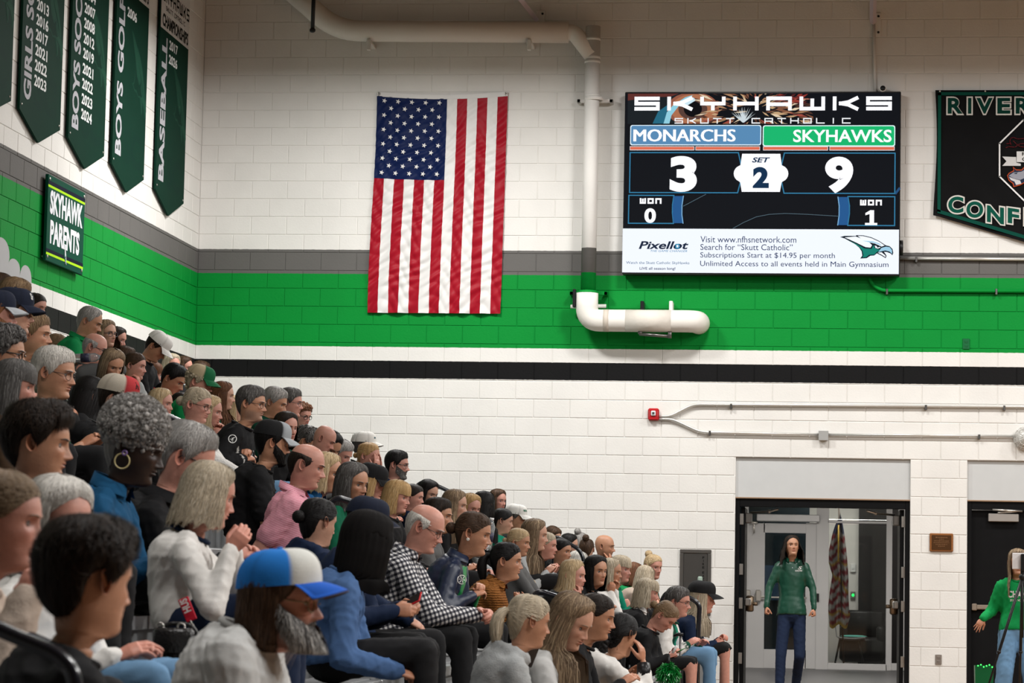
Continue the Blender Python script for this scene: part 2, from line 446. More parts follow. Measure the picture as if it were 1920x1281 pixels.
def block_mesh(name):
    j, c, dp = 0.0035, 0.0035, 0.016      # half joint, edge chamfer, depth
    w, h = BW / 2 - j, BH / 2 - j
    A = [(-w + c, 0, -h + c), (w - c, 0, -h + c), (w - c, 0, h - c), (-w + c, 0, h - c)]
    B = [(-w, c, -h), (w, c, -h), (w, c, h), (-w, c, h)]
    Cc = [(x, dp, z) for x, _, z in B]
    q = [[0, 1, 2, 3]] + [[i + 4, (i + 1) % 4 + 4, (i + 1) % 4, i] for i in range(4)] + [[i + 8, (i + 1) % 4 + 8, (i + 1) % 4 + 4, i + 4] for i in range(4)]
    return np.array(A + B + Cc, float), np.array(q)
BV, BQ = block_mesh('block')
block_me = np_mesh('block', BV, [BQ], smooth=False); block_me.materials.append(PAINT)
def inframe(p):
    v = cam.matrix_world.inverted() @ Vector(p)
    if v.z > -0.2: return None
    return 960 + F_PX * v.x / -v.z, 640.5 - F_PX * v.y / -v.z
def crowd_line(x): return np.interp(x, [0, 150, 300, 480, 560, 640, 900, 1180, 1300, 1380, 1400], [520, 570, 620, 720, 750, 800, 920, 1040, 1100, 1150, 1400])
def lay_blocks(wall, spans, place, rot, hidden):
    """spans: (course z, start, end) along the wall. 300 blocks that show largest are parts, the others one joined part"""
    shown, rest = [], Geo()
    for z, a, b in spans:
        c = place((a + b) / 2, z)
        p = inframe(c)
        if p is None or not (-300 < p[0] < 2300 and -330 < p[1] < 1340): continue
        dist = (Vector(c) - Vector((0, 0, CZ))).length
        vis = not (p[1] > crowd_line(p[0]) or hidden(*p)) and b - a > .12 and -5 < p[0] < 1925 and -5 < p[1] < 1285
        shown.append((0 if vis else 1, dist, c, b - a))
    shown.sort(key=lambda s: s[:2])
    for i, (hid, dist, c, w) in enumerate(shown):
        sx = (w - .007) / (BW - .007)
        jit = rnd.uniform(-.0008, .0008)
        if i < 300:
            o = bpy.data.objects.new('block', block_me); COL.objects.link(o); o.parent = wall
            n = Vector((0, -1, 0)) if rot == 0 else Vector((1, 0, 0))
            o.location = Vector(c) + n * jit; o.rotation_euler = (0, 0, rot); o.scale = (sx, 1, 1)
        else:
            R = np.array(Matrix.Rotation(rot, 3, 'Z'))
            rest.add((BV * (sx, 1, 1)) @ R.T + np.array(c), BQ)
    if rest.n:
        o = rest.build('block_coursing', PAINT, wall, smooth=False); o['kind'] = 'stuff'
spans = []
for n in range(-24, 20):
    z = Z0 + (n + .5) * BH
    ph = X0J + (0 if n % 2 else BW / 2)
    k0 = math.floor((XC - ph) / BW)
    for k in range(k0, k0 + 32):
        a, b = ph + k * BW, ph + (k + 1) * BW
        a, b = max(a, XC), min(b, 5.4)
        segs = [(a, b)]
        if z < DOOR_T:
            for o0, o1 in (O1, O2):
                nx = []
                for s0, s1 in segs:
                    if s1 <= o0 or s0 >= o1: nx.append((s0, s1)); continue
                    if s0 < o0: nx.append((s0, o0))
                    if s1 > o1: nx.append((o1, s1))
                segs = nx
        spans += [(z, s0, s1) for s0, s1 in segs if s1 - s0 > .03]
lay_blocks(wall_back, spans, lambda x, z: (x, D, z), 0,
           lambda x, y: (690 < x < 960 and 165 < y < 595) or (1165 < x < 1690 and 165 < y < 520) or (1750 < x and 165 < y < 450))
spans = []
for n in range(-24, 20):
    z = Z0 + (n + .5) * BH
    ph = D - .1436 - (0 if n % 2 else -BW / 2) + (BW if n % 2 else 0)
    for k in range(0, 40):
        b, a = ph - k * BW, ph - (k + 1) * BW
        b = min(b, D)
        if b - a > .03: spans.append((z, a, b))
lay_blocks(wall_left, spans, lambda y, z: (XC, y, z), PI / 2,
           lambda x, y: any(a < x < b and y < c for a, b, c in ((0, 22, 190), (48, 108, 225), (140, 190, 290), (225, 266, 335), (306, 340, 380))))

# grey scalloped wing of a painted mural on the side wall
g = Geo()
zb = Z0 - 5.3 * BH
pts = [(21.0, zb), (21.0, 4.10)] + [(y, z) for yc, w, h0, h in ((22.16, .24, 3.93, .185), (22.54, .175, 3.87, .105), (22.89, .175, zb, .155)) for y, z in [(yc - w * math.cos(t), h0 + h * math.sin(t) ** .7) for t in np.linspace(.15, PI - .12, 12)]] + [(23.07, zb)]
add_poly(g, pts, (XC, 0, 0), (0, 1, 0), (0, 0, 1), .0015, (1, 1, 1))
g.build('mural_wing', mat('mural_grey', (0.42, 0.42, 0.43), .5, var=.05), wall_left, smooth=False)

# ------------------------------------------------------------------ lintel panels, door frames, doors
yf = D + .035
g = Geo(); g.add(*bx(O1[0], O1[1], yf, yf + .08, 2.207, DOOR_T, .003)); structure(g, 'trim_1', M_PANEL)
g = Geo(); g.add(*bx(O2[0], O2[1], yf, yf + .08, 2.215, DOOR_T, .003)); structure(g, 'trim_2', M_PANEL)
M_EDGE = mat('warm_edge_paint', (0.30, 0.20, 0.13), .5)
g = Geo(); g.add(*bx(O1[0], O1[1], D + .01, D + .07, 2.195, 2.21, .002)); g.add(*bx(O2[0], O2[1], D + .01, D + .07, 2.203, 2.218, .002)); structure(g, 'trim_3', M_EDGE)
def door_frame(x0, x1, zt, name):
    g = Geo(); f = .05; y0, y1 = D + .03, D + .17
    g.add(*bx(x0, x0 + f, y0, y1, 0, zt, .003)); g.add(*bx(x1 - f, x1, y0, y1, 0, zt, .003)); g.add(*bx(x0 + f, x1 - f, y0, y1, zt - .09, zt, .003))
    return structure(g, name, M_BLACKP)
door_frame(*O1, 2.197, 'trim_4'); door_frame(*O2, 2.205, 'trim_5')

def panic_bar(parent, x0, x1, y, z, m):
    g = Geo(); g.add(*bx(x0, x1, y - .045, y, z - .035, z + .035, .008)); g.add(*bx(x0 - .02, x0 + .05, y - .06, y + .01, z - .05, z + .05, .01))
    return g.build('push_bar', m, parent, smooth=False)
for sgn, xo, nm in ((1, O1[0] + .05, 'door_1'), (-1, O1[1] - .05, 'door_2')):      # open gym doors, seen on edge
    g = Geo(); xa = xo + sgn * .012; xb = xa + sgn * .045
    g.add(*bx(min(xa, xb), max(xa, xb), D + .10, D + 1.0, .012, 2.10, .003))
    dr = structure(g, nm, M_BLACKP)
    for hz in (.45, 1.05, 1.42, 1.97):
        g = Geo(); g.add(*bx(xo - .004 if sgn > 0 else xo - .040, xo + .040 if sgn > 0 else xo + .004, D + .085, D + .098, hz - .06, hz + .06, .002))
        for k in (-.035, 0, .035): g.add(*ball(((xo + sgn * .02), D + .084, hz + k), .004, 6, 4))
        g.build('hinge', M_STEEL, dr, smooth=False)
    g = Geo(); xi = xb
    g.add(*bx(min(xi, xi + sgn * .06), max(xi, xi + sgn * .06), D + .25, D + .92, 1.02, 1.10, .01)); g.build('push_bar', M_STEEL, dr, smooth=False)
    g = Geo(); g.add(*bx(min(xi, xi + sgn * .085), max(xi, xi + sgn * .085), D + .80, D + .96, .95, 1.13, .015))
    g.add(*tube([(xi + sgn * .07, D + .82, 1.04), (xi + sgn * .13, D + .82, 1.04)], .022, 10)); g.build('latch_case', mat('bronze_steel', (.30, .22, .15), .35, metal=.8), dr)
    g = Geo(); g.add(*bx(min(xi, xi + sgn * .07), max(xi, xi + sgn * .07), D + .16, D + .42, 1.93, 2.04, .008)); g.build('door_closer', mat('closer_grey', (.22, .21, .20), .4, metal=.5), dr, smooth=False)
    g = Geo(); g.add(*tube([(xi + sgn * .05, D + .30, 2.045), (xi + sgn * .26, D + .20, 2.06), (xi + sgn * .36, D + .13, 2.085)], .012, 8)); g.add(*ball((xi + sgn * .26, D + .20, 2.06), .022)); g.build('closer_arm', M_STEEL, dr)
# closed black door on the far side of the pier
g = Geo(); g.add(*bx(O2[0] + .05, O2[0] + .97, D + .09, D + .135, .012, 2.11, .003)); d3 = structure(g, 'door_3', M_BLACKP)
g = Geo(); g.add(*bx(O2[0] + .98, O2[1] - .05, D + .09, D + .135, .012, 2.11, .003)); d4 = structure(g, 'door_4', M_BLACKP)
p = back(1853, 963, -.06); q = back(1910, 979, -.06)
g = Geo(); g.add(*bx(p.x, q.x, D + .03, D + .09, q.z, p.z, .006)); g.build('door_closer', mat('closer_brushed', (.42, .39, .36), .35, metal=.6), d3, smooth=False)
a, b = back(1861, 956, -.02), back(1917, 959, -.02)
g = Geo(); g.add(*tube([(a.x + .05, D + .06, p.z), (a.x + .06, D + .03, a.z - .03), (b.x, D + .02, b.z)], .008, 8)); g.add(*tube([(a.x, D + .02, a.z), (b.x, D + .02, b.z)], .012, 8)); g.build('closer_arm', M_STEEL, d3)
p = back(1823, 1134, -.05); q = back(1882, 1144, -.05)
g = Geo(); g.add(*bx(p.x, q.x + .45, D + .03, D + .075, q.z, p.z, .008)); g.add(*bx(p.x - .005, p.x + .05, D + .02, D + .09, q.z - .012, p.z + .012, .008)); g.build('push_bar', mat('bar_bronze', (.38, .31, .25), .35, metal=.7), d3, smooth=False)

# ------------------------------------------------------------------ lobby behind the open doors
YS = 40.6                      # aluminium storefront plane
g = Geo(); g.add(*bx(-3.2, 3.2, D + .25, 46.2, -.3, -.002, .005)); lob = structure(g, 'floor_lobby', M_LOBBYFLOOR)
for nm, b_ in (('wall_lobby_left', (-2.2, -2.05, D + .25, 46, 0, 3.3)), ('wall_lobby_right', (1.9, 2.05, D + .25, 46, 0, 3.3)), ('wall_lobby_back', (-2.4, .57, 43.6, 43.75, 0, 3.3)), ('ceiling_lobby', (-3, 3, D + .25, 46, 3.2, 3.3))):
    g = Geo(); g.add(*bx(*b_, .003)); structure(g, nm, M_WHITE)
g = Geo(); g.add(*bx(.57, 2.0, 43.4, 43.55, 0, 3.3, .003)); structure(g, 'wall_lobby_dark', mat('dark_wall', (.018, .016, .016), .5))
def S(x, y): return at(x, y, YS)
def zx(x, y): return S(1380 + x / 3.547, 920 + y / 3.547)
def sbar(g, x0, y0, x1, y1, d=.11, off=0.0):
    a, b = zx(x0, y0), zx(x1, y1); g.add(*bx(a.x, b.x, YS + off, YS + off + d, b.z, a.z, .004))
sf = Geo()
sbar(sf, 538, 40, 610, 1200); sbar(sf, 1003, 40, 1034, 1200); sbar(sf, 610, 1148, 1003, 1200); sbar(sf, 610, 200, 1003, 222); sbar(sf, 60, 40, 72, 1190); sbar(sf, 1034, 200, 1110, 222); sbar(sf, 1034, 1150, 1110, 1200); sbar(sf, 1082, 40, 1130, 1200)
store = structure(sf, 'trim_6', M_ALU)
g = Geo()
for r in ((75, 215, 183, 1188), (465, 215, 532, 1188), (183, 215, 465, 285), (183, 1055, 465, 1188)): sbar(g, *r, d=.05, off=.02)
d5 = structure(g, 'door_5', M_ALU)
g = Geo(); sbar(g, 183, 285, 465, 1055, d=.008, off=.04); g.build('door_pane', M_GLASS, d5, smooth=False)
g = Geo(); a, b = zx(140, 157), zx(557, 211); g.add(*bx(a.x, b.x, YS - .13, YS, b.z, a.z, .01)); g.build('operator_box', mat('operator_grey', (.40, .40, .41), .45, metal=.3), d5, smooth=False)
a, b = zx(120, 690), zx(470, 715)
g = Geo(); g.add(*tube([(a.x, YS - .07, b.z), (b.x, YS - .07, b.z)], .016, 10)); g.build('push_bar', M_STEEL, d5)
for px_ in (150, 80):
    a, b = zx(px_ - 17, 660), zx(px_ + 17, 738); g = Geo(); g.add(*bx(a.x, b.x, YS - .10, YS + .0, b.z, a.z, .012)); g.build('latch_case', M_STEEL, d5, smooth=False)
a, b = zx(528, 685), zx(552, 740); g = Geo(); g.add(*bx(a.x, b.x, YS - .03, YS, b.z, a.z, .004)); o = g.build('card_reader', M_BLACK, None, smooth=False); tag(o, 'small black card reader on the grey aluminium mullion of the lobby', 'card reader')
a, b = zx(118, 215), zx(135, 285); g = Geo(); g.add(*tube([(a.x, YS - .05, a.z), (a.x + .01, YS - .05, b.z)], .012, 8)); g.add(*tube([(a.x - .05, YS - .05, a.z), (a.x + .06, YS - .05, a.z)], .02, 8)); g.build('pivot_arm', M_STEEL, d5)
for r in ((612, 225, 1002, 1148), (612, 60, 1002, 198), (72, 60, 538, 214)):
    g = Geo(); sbar(g, *r, d=.008, off=.05); w_ = g.build('window_pane', M_GLASS, store, smooth=False)
# door behind glass (dark exterior beyond the lobby door) and dark recess
g = Geo(); g.add(*bx(-1.7, -.22, 42.6, 42.7, 0, 3.0, .003)); structure(g, 'wall_lobby_recess', mat('night_glass', (.010, .017, .022), .12, var=.3, scale=2))
g = Geo(); g.add(*bx(-1.0, -.66, 42.56, 42.595, 1.0, 1.55, .02)); o = g.build('vending_screen', mat('dim_blue', (.02, .05, .10), .3), None, smooth=False); tag(o, 'dim blue panel seen through the glass of the lobby door', 'panel')

# plaques and switches on the lobby wall behind the glass
def lw(x, y, Y=43.59): return at(1380 + x / 3.547, 920 + y / 3.547, Y)
a, b = lw(762, 487), lw(796, 543); g = Geo(); g.add(*bx(a.x, b.x, 43.56, 43.6, b.z, a.z, .006)); g.add(*bx(a.x + .02, b.x - .02, 43.552, 43.565, (a.z + b.z) / 2 - .02, (a.z + b.z) / 2 + .02, .003)); tag(g.build('thermostat', mat('thermo_white', (.75, .75, .74), .4), None, smooth=False), 'white thermostat on the lobby wall beside the draped flag', 'thermostat')
a, b = lw(762, 672), lw(794, 720); g = Geo(); g.add(*bx(a.x, b.x, 43.56, 43.6, b.z, a.z, .004)); eb = g.build('exit_button', mat('button_steel', (.25, .25, .24), .4, metal=.5), None, smooth=False); tag(eb, 'small steel plate with a green lit button on the lobby wall', 'button')
g = Geo(); c = (a + b) / 2; g.add(*ball((c.x, 43.558, c.z), (.022, .008, .022), 12, 7)); g.build('green_light', mat('green_glow', (.0, .3, .05), .4, emit=(.02, 1, .12), estr=2.2), eb)
a, b = lw(832, 265), lw(886, 362); g = Geo(); g.add(*slab2d([(a.x + .12, b.z + .35 * 0), (b.x, b.z + .12), (b.x, a.z), (a.x + .10, a.z), (a.x, b.z)], (0, 43.59, 0), (1, 0, 0), (0, 0, 1), .0, .006)); tag(g.build('paper_notice', mat('paper', (.72, .72, .70), .7), None, smooth=False), 'folded white paper notice taped up behind the lobby glass', 'notice')
# furled flag on a stand behind the sidelight
fy = 41.8
def fl(x, y): return at(1380 + x / 3.547, 920 + y / 3.547, fy)
p0, p1 = fl(716, 1150), fl(684, 105)
fs = empty('flag_stand', (p0.x, fy, 0), 'furled striped flag with gold fringe on a pole behind the glass', 'flag')
def ch(o): return at_parent(o, fs)
g = Geo(); g.add(*tube([(p0.x, fy, .03), (p1.x, fy, p1.z)], .014, 8)); ch(g.build('pole', mat('dark_pole', (.05, .03, .02), .4), None))
g = Geo(); g.add(*ball((p0.x, fy, .03), (.16, .16, .03), 16, 7)); ch(g.build('base', M_BLACK, None))
prof = [(165, 690, 700), (230, 660, 712), (290, 640, 722), (400, 618, 735), (480, 616, 742), (560, 640, 748), (680, 622, 748), (780, 612, 752), (830, 616, 760), (900, 622, 740)]
g = Geo(); rows, colr = [], []
NS = 40
for k, y in enumerate(np.linspace(165, 905, 50)):
    x0 = np.interp(y, [q[0] for q in prof], [q[1] for q in prof]); x1 = np.interp(y, [q[0] for q in prof], [q[2] for q in prof])
    u = np.linspace(0, 1, NS)
    P = np.array([fl(x0 + (x1 - x0) * t, y + 14 * math.sin(9 * t)) for t in u])
    P[:, 1] += .03 * np.sin(u * 19 + y * .004) - .02
    rows.append(P)
    st = np.floor((y + 70 * u) / 36).astype(int) % 2
    c = np.where(st[:, None] == 0, (.17, .010, .018), (.30, .29, .28))
    if y < 285: c = np.broadcast_to((.012, .018, .06), (NS, 3))
    gold = (abs(y - 486) < 9) | (abs(y - (815 + 0)) < 10) | (y > 885)
    diag = abs(y - (540 + 130 * u)) < 12
    c = np.where((gold | diag)[:, None], (.32, .19, .03), c)
    colr.append(c)
g.add(np.concatenate(rows), grid_quads(NS, 50), np.concatenate(colr)); ch(g.build('flag_cloth', attr_mat('flag_attr', .6), None, colors=True))
g = Geo(); a, b = fl(682, 230), fl(680, 470); g.add(*tube([(a.x, fy - .07, a.z), (b.x, fy - .08, b.z)], .012, 7)); ch(g.build('tassel', mat('gold_cord', (.5, .32, .06), .5), None))
# chair with a teal seat behind the glass
cy_ = 42.5
def cl(x, y): return at(1380 + x / 3.547, 920 + y / 3.547, cy_)
a = cl(640, 1000); b = cl(858, 980)
chair = empty('lobby_chair', ((a.x + b.x) / 2, cy_, 0), 'grey shell chair with a teal seat pad behind the lobby glass', 'chair')
zs = cl(780, 975).z
g = Geo()
V = []
for v in np.linspace(0, 1, 12):
    for u in np.linspace(-1, 1, 12):
        t = v * 1.6
        if t < 1: V.append((b.x - t * (b.x - a.x) * .85, cy_ + u * .23, zs - .02 - .02 * math.sin(t * 3) + .03 * u * u))
        else: V.append((a.x + (b.x - a.x) * (.15 - .12 * (t - 1)), cy_ + u * .22, zs + (t - 1) * .45 + .0 * u))
g.add(np.array(V), grid_quads(12, 12)); o = g.build('shell', mat('chair_grey', (.30, .31, .32), .4), None); md = o.modifiers.new('s', 'SOLIDIFY'); md.thickness = .015; at_parent(o, chair)
g = Geo(); g.add(*ball(((a.x + b.x) / 2 + .08, cy_, zs + .012), (.21, .20, .02), 20, 9)); at_parent(g.build('seat_pad', mat('teal_pad', (.10, .42, .36), .7), None), chair)
for dx, dy in ((-.02, -.18), (.02, .18), (-.02, .18), (.02, -.18)):
    xx = a.x + .12 if dx < 0 else b.x - .1
    g = Geo(); g.add(*tube([(xx, cy_ + dy * .6, zs - .03), (xx + (-.08 if dx < 0 else .08), cy_ + dy, .0)], .014, 8)); at_parent(g.build('leg', M_BLACK, None), chair)
# dark armchair farther in
g = Geo(); zz = .45
g.add(*cbox((.62, 42.9, .25), (.7, .6, .4), .06)); g.add(*cbox((.62, 43.15, .62), (.7, .14, .5), .05)); g.add(*cbox((.33, 42.9, .5), (.12, .6, .25), .04)); g.add(*cbox((.91, 42.9, .5), (.12, .6, .25), .04))
tag(g.build('armchair', mat('black_leather', (.014, .013, .013), .4), None), 'black armchair standing deep in the lobby behind the teal seat', 'armchair')

# ------------------------------------------------------------------ big flag on the wall
FX0, FX1, FZ0, FZ1 = -5.052, -3.56, 4.205, 6.71
flag = empty('wall_flag', ((FX0 + FX1) / 2, D - .03, (FZ0 + FZ1) / 2), 'large striped flag with starred blue canton hung vertically on the white block wall', 'flag')
def flag_pt(u, v):
    """u 0..1 across, v 0..1 from the top; hanging cloth with fine diagonal creases"""
    u, v = np.asarray(u, float), np.asarray(v, float)
    sag = .035 * 4 * u * (1 - u) * (1 - v)
    x = FX0 + (FX1 - FX0) * u - .035 * v + .012 * np.sin(v * 5 + .5) * (1 - u) 
    z = FZ1 - sag - (FZ1 - FZ0) * v - .03 * u * v * 0
    cr = lambda x: 1 - np.abs(np.sin(x)); d = .010 * np.sin(u * 40 + 3 * np.sin(v * 7)) * v + .012 * cr(17 * u + 30 * v + 2.4 * np.sin(9 * v + 5 * u)) + .009 * cr(-14 * u + 50 * v + 2 * np.sin(17 * u + 6 * v)) + .006 * np.sin(60 * u + 130 * v + 2.0 * np.sin(23 * v) + 3 * np.sin(11 * u))
    y = D - .035 - .012 * v + d * (0.35 + .65 * np.minimum(1, v * 6))
    return np.stack([x, y, z], -1)
M_RED = mat('flag_red', (.31, .004, .015), .5, var=.12, scale=30, spec=.16)
M_FWHITE = mat('flag_white', (.70, .69, .68), .5, var=.04, spec=.2)
M_BLUE = mat('flag_blue', (.004, .012, .062), .52, var=.12, scale=30, spec=.10)
def cloth_patch(name, u0, u1, v0, v1, m, nu=9, nv=150, off=0.0, parent=flag):
    u, v = np.meshgrid(np.linspace(u0, u1, nu), np.linspace(v0, v1, nv))
    P = flag_pt(u, v).reshape(-1, 3); P[:, 1] -= off
    g = Geo(); g.add(P, grid_quads(nu, nv)[:, ::-1] if False else grid_quads(nu, nv)); return at_parent(g.build(name, m, None), parent)
HV = .018
for i in range(13):
    v0 = HV if i < 6 else HV + .372
    cloth_patch('stripe', 1 - (i + 1) / 13, 1 - i / 13, HV if i < 6 else HV + .372, 1, M_RED if i % 2 == 0 else M_FWHITE)
cloth_patch('canton', 0, 7 / 13, HV, HV + .374, M_BLUE, 44, 90, .002)
cloth_patch('header_band', 0, 1, 0, HV + .002, M_FWHITE, 24, 3, .003)
for i in range(11):            # eleven staggered rows of stars, points turned with the flag
    n = 5 if i % 2 == 0 else 4
    for k in range(n):
        uu = (7 / 13) * ((k + .5) / 5 + (.1 if n == 4 else 0)) * .98 + .005
        vv = HV + .374 * ((i + .6) / 11.4)
        R0 = .030
        pts = []
        for j in range(10):
            a = j * PI / 5 + PI / 2 * 0 + .3; r = R0 if j % 2 == 0 else R0 * .42
            pts.append((uu + r * math.sin(a) / 1.5, vv - r * math.cos(a) / 2.5))
        pts = np.array(pts); P = flag_pt(pts[:, 0], pts[:, 1]); c = flag_pt(uu, vv)
        P = np.concatenate([P, [c]]); P[:, 1] = P[:, 1].min() - .005
        P = np.concatenate([P, P + (0, .003, 0)])
        i_ = np.arange(10); k_ = (i_ + 1) % 10
        g = Geo(); g.add(P, [np.stack([i_, np.full(10, 10), k_], 1)[:, ::-1], np.stack([i_, k_, k_ + 11, i_ + 11], 1)]); at_parent(g.build('star', M_FWHITE, None, smooth=False), flag)
for u in (.015, .985):
    p = flag_pt(u, .008); g = Geo(); a = np.linspace(0, 2 * PI, 17); g.add(*tube([(p[0] + .016 * math.cos(t), p[1] - .008, p[2] + .016 * math.sin(t)) for t in a], .006, 6)); g.add(*ball((p[0], p[1] - .005, p[2]), (.008, .02, .008), 8, 5)); at_parent(g.build('grommet', M_STEEL, None), flag)

# ------------------------------------------------------------------ championship banners and sign on the side wall
M_BANNER = mat('banner_green', (.004, .028, .017), .7, var=.10, scale=4, spec=.05)
M_PRINT = attr_mat('banner_print', .7, var=.05, spec=.05)
LW_O, LW_X, LW_Y = (XC + .045, 0, 0), (0, 1, 0), (0, 0, 1)
def banner(y0, words, years, label, white_from=None):
    w = 1.25; y1 = y0 + w; zsh, ztip, ztop = 5.285, 5.078, 8.3
    b = empty('championship_banner', (XC + .03, y0 + w / 2, zsh), label, 'banner', 'green pennant banners on the side wall')
    g = Geo(); g.add(*slab2d([(y0, ztop), (y0, zsh), (y0 + w / 2 - .03, ztip), (y1, zsh + .02), (y1, ztop)], (XC, 0, 0), LW_X, LW_Y, .02, .022))
    at_parent(g.build('banner_panel', M_BANNER, None, smooth=False), b)
    g = Geo(); silver = (.42, .42, .45)
    L = {'BASEBALL': 1.55, 'BOYS GOLF': 1.60, 'BOYS SOCCER': 1.75, 'GIRLS SOCCER': 1.72, 'SOFTBALL': 1.5}[words]
    # words read upwards along the leading edge
    add_text(g, words, 5.40, -(y0 + .31), 5.40 + L, -(y0 + .085), LW_O, (0, 0, 1), (0, -1, 0), .0, silver, bold=.035)
    at_parent(g.build('lettering', M_PRINT, None, smooth=False, colors=True), b)
    g = Geo()
    for yr, z in years: add_text(g, yr, y0 + .39, z - .052, y0 + .76, z + .052, LW_O, LW_X, LW_Y, 0, (.70, .72, .72), bold=.03, skew=-.0)
    if years: at_parent(g.build('year_numerals', M_PRINT, None, smooth=False, colors=True), b)
    g = Geo(); pal = dict(w=(.012, .055, .034), g=(.004, .026, .016), k=(.010, .047, .030), b=(.013, .06, .036))
    add_hawk(g, 0.0, 0.0, .98, (XC + .0425, y0 + .36, 6.42), (0, .82, -.57), (0, .57, .82), 0, pal, .0003)
    add_text(g, 'SC', y0 + .42, 5.36, y0 + 1.1, 5.72, (XC + .0425, 0, 0), LW_X, LW_Y, 0, (.004, .026, .017), bold=.04)
    at_parent(g.build('ghost_emblem', M_PRINT, None, smooth=False, colors=True), b)
    if white_from:
        g = Geo(); z = white_from
        add_poly(g, [(y0, z), (y1, z), (y1, ztop), (y0, ztop)], LW_O, LW_X, LW_Y, -.001, (.62, .61, .60))
        blk = (.012, .014, .013)
        add_text(g, 'CHAMPIONSHIPS', y0 + .07, z + .03, y1 - .04, z + .17, LW_O, LW_X, LW_Y, .001, blk, bold=.03)
        add_strokes(g, 'SKUTT CATHOLIC', y0 + .20, z + .215, y1 - .2, z + .265, LW_O, LW_X, LW_Y, .001, (.1, .1, .1), .2)
        add_strokes(g, 'SKYHAWKS', y0 + .05, z + .30, y1 - .02, z + .44, LW_O, LW_X, LW_Y, .001, blk, .17)
        for dz in (.60, .68): add_poly(g, [(y0 + .1, z + dz), (y1, z + dz), (y1, z + dz + .045), (y0 + .1, z + dz + .045)], LW_O, LW_X, LW_Y, .001, blk)
        add_poly(g, [(y0 + .48, z + .8), (y0 + .55, z + .62), (y0 + .63, z + .5), (y0 + .72, z + .62), (y0 + .95, z + .82), (y0 + .7, z + 1.0)], LW_O, LW_X, LW_Y, .0016, (.03, .06, .05))
        at_parent(g.build('header_print', M_PRINT, None, smooth=False, colors=True), b)
    for yy in (y0 + .05, y1 - .05):
        g = Geo(); g.add(*ball((XC + .044, yy, zsh + .05), (.006, .012, .012), 8, 5)); at_parent(g.build('screw', M_STEEL, None), b)
    return b
YR = lambda lst, z0, dz: [(s, z0 - dz * i) for i, s in enumerate(lst)]
banner(20.90, 'SOFTBALL', [], 'green pennant banner cut by the frame beside the GIRLS SO one')
banner(22.40, 'GIRLS SOCCER', YR(['2013', '2016', '2017', '2021', '2022', '2023'], 6.305, .138), 'green pennant banner lettered GIRLS SO with years to 2023')
banner(23.92, 'BOYS SOCCER', YR(['2004', '2007', '2008', '2012', '2019', '2021', '2022', '2023', '2024'], 6.601 + .1457, .1457), 'green pennant banner lettered BOYS SOC with years to 2024')
banner(25.46, 'BOYS GOLF', [('2006', 6.895)], 'green pennant banner lettered BOYS GOLF with one year', 7.10)
banner(27.20, 'BASEBALL', [('2017', 6.905), ('2026', 6.752)], 'green pennant banner lettered BASEBALL nearest the corner', 7.02)

sg = empty('parents_sign', (XC + .08, 23.88, 4.45), 'green rectangular sign reading SKYHAWK PARENTS on the green block wall', 'sign')
sy0, sy1, sz0, sz1 = 23.28, 24.49, 4.055, 4.842
g = Geo(); g.add(*bx(XC + .03, XC + .06, sy0, sy1, sz0, sz1, .004)); at_parent(g.build('sign_panel', mat('sign_green', (.002, .062, .036), .6, var=.05, spec=.08), None, smooth=False), sg)
SO = (XC + .0615, 0, 0); g = Geo()
for za, zb_, c in ((sz1 - .09, sz1 - .055, (.012, .014, .03)), (sz1 - .115, sz1 - .093, (.42, .75, .02)), (sz0 + .082, sz0 + .112, (.012, .014, .03)), (sz0 + .056, sz0 + .078, (.42, .75, .02))):
    add_poly(g, [(sy0, za), (sy1, za), (sy1, zb_), (sy0, zb_)], SO, LW_X, LW_Y, 0, c)
at_parent(g.build('border_stripe', M_PRINT, None, smooth=False, colors=True), sg)
g = Geo(); Wt = (.80, .82, .86)
add_text(g, 'SKYHAWK', sy0 + .07, sz0 + .435, sy1 - .07, sz0 + .655, SO, LW_X, LW_Y, .001, Wt, bold=.045)
at_parent(g.build('lettering', M_PRINT, None, smooth=False, colors=True), sg); g = Geo()
add_text(g, 'PARENTS', sy0 + .10, sz0 + .165, sy1 - .15, sz0 + .385, SO, LW_X, LW_Y, .001, Wt, bold=.045)
at_parent(g.build('lettering', M_PRINT, None, smooth=False, colors=True), sg)
g = Geo(); add_hawk(g, 0, 0, .2, (XC + .063, sy0 + .50, sz0 + .17), (0, .6, -.8), (0, .8, .6), 0, dict(k=(.01, .02, .02), w=(.75, .78, .8), g=(.01, .1, .07), b=(.4, .5, .55)), .0004); at_parent(g.build('emblem', M_PRINT, None, smooth=False, colors=True), sg)
for yy in (sy0 + .04, sy1 - .04):
    for zz in (sz0 + .04, sz1 - .04):
        g = Geo(); g.add(*ball((XC + .062, yy, zz), (.008, .016, .016), 8, 5)); at_parent(g.build('screw', M_STEEL, None), sg)
        g = Geo(); g.add(*tube([(XC + .0, yy, zz), (XC + .032, yy, zz)], .012, 8)); at_parent(g.build('standoff', M_STEEL, None), sg)
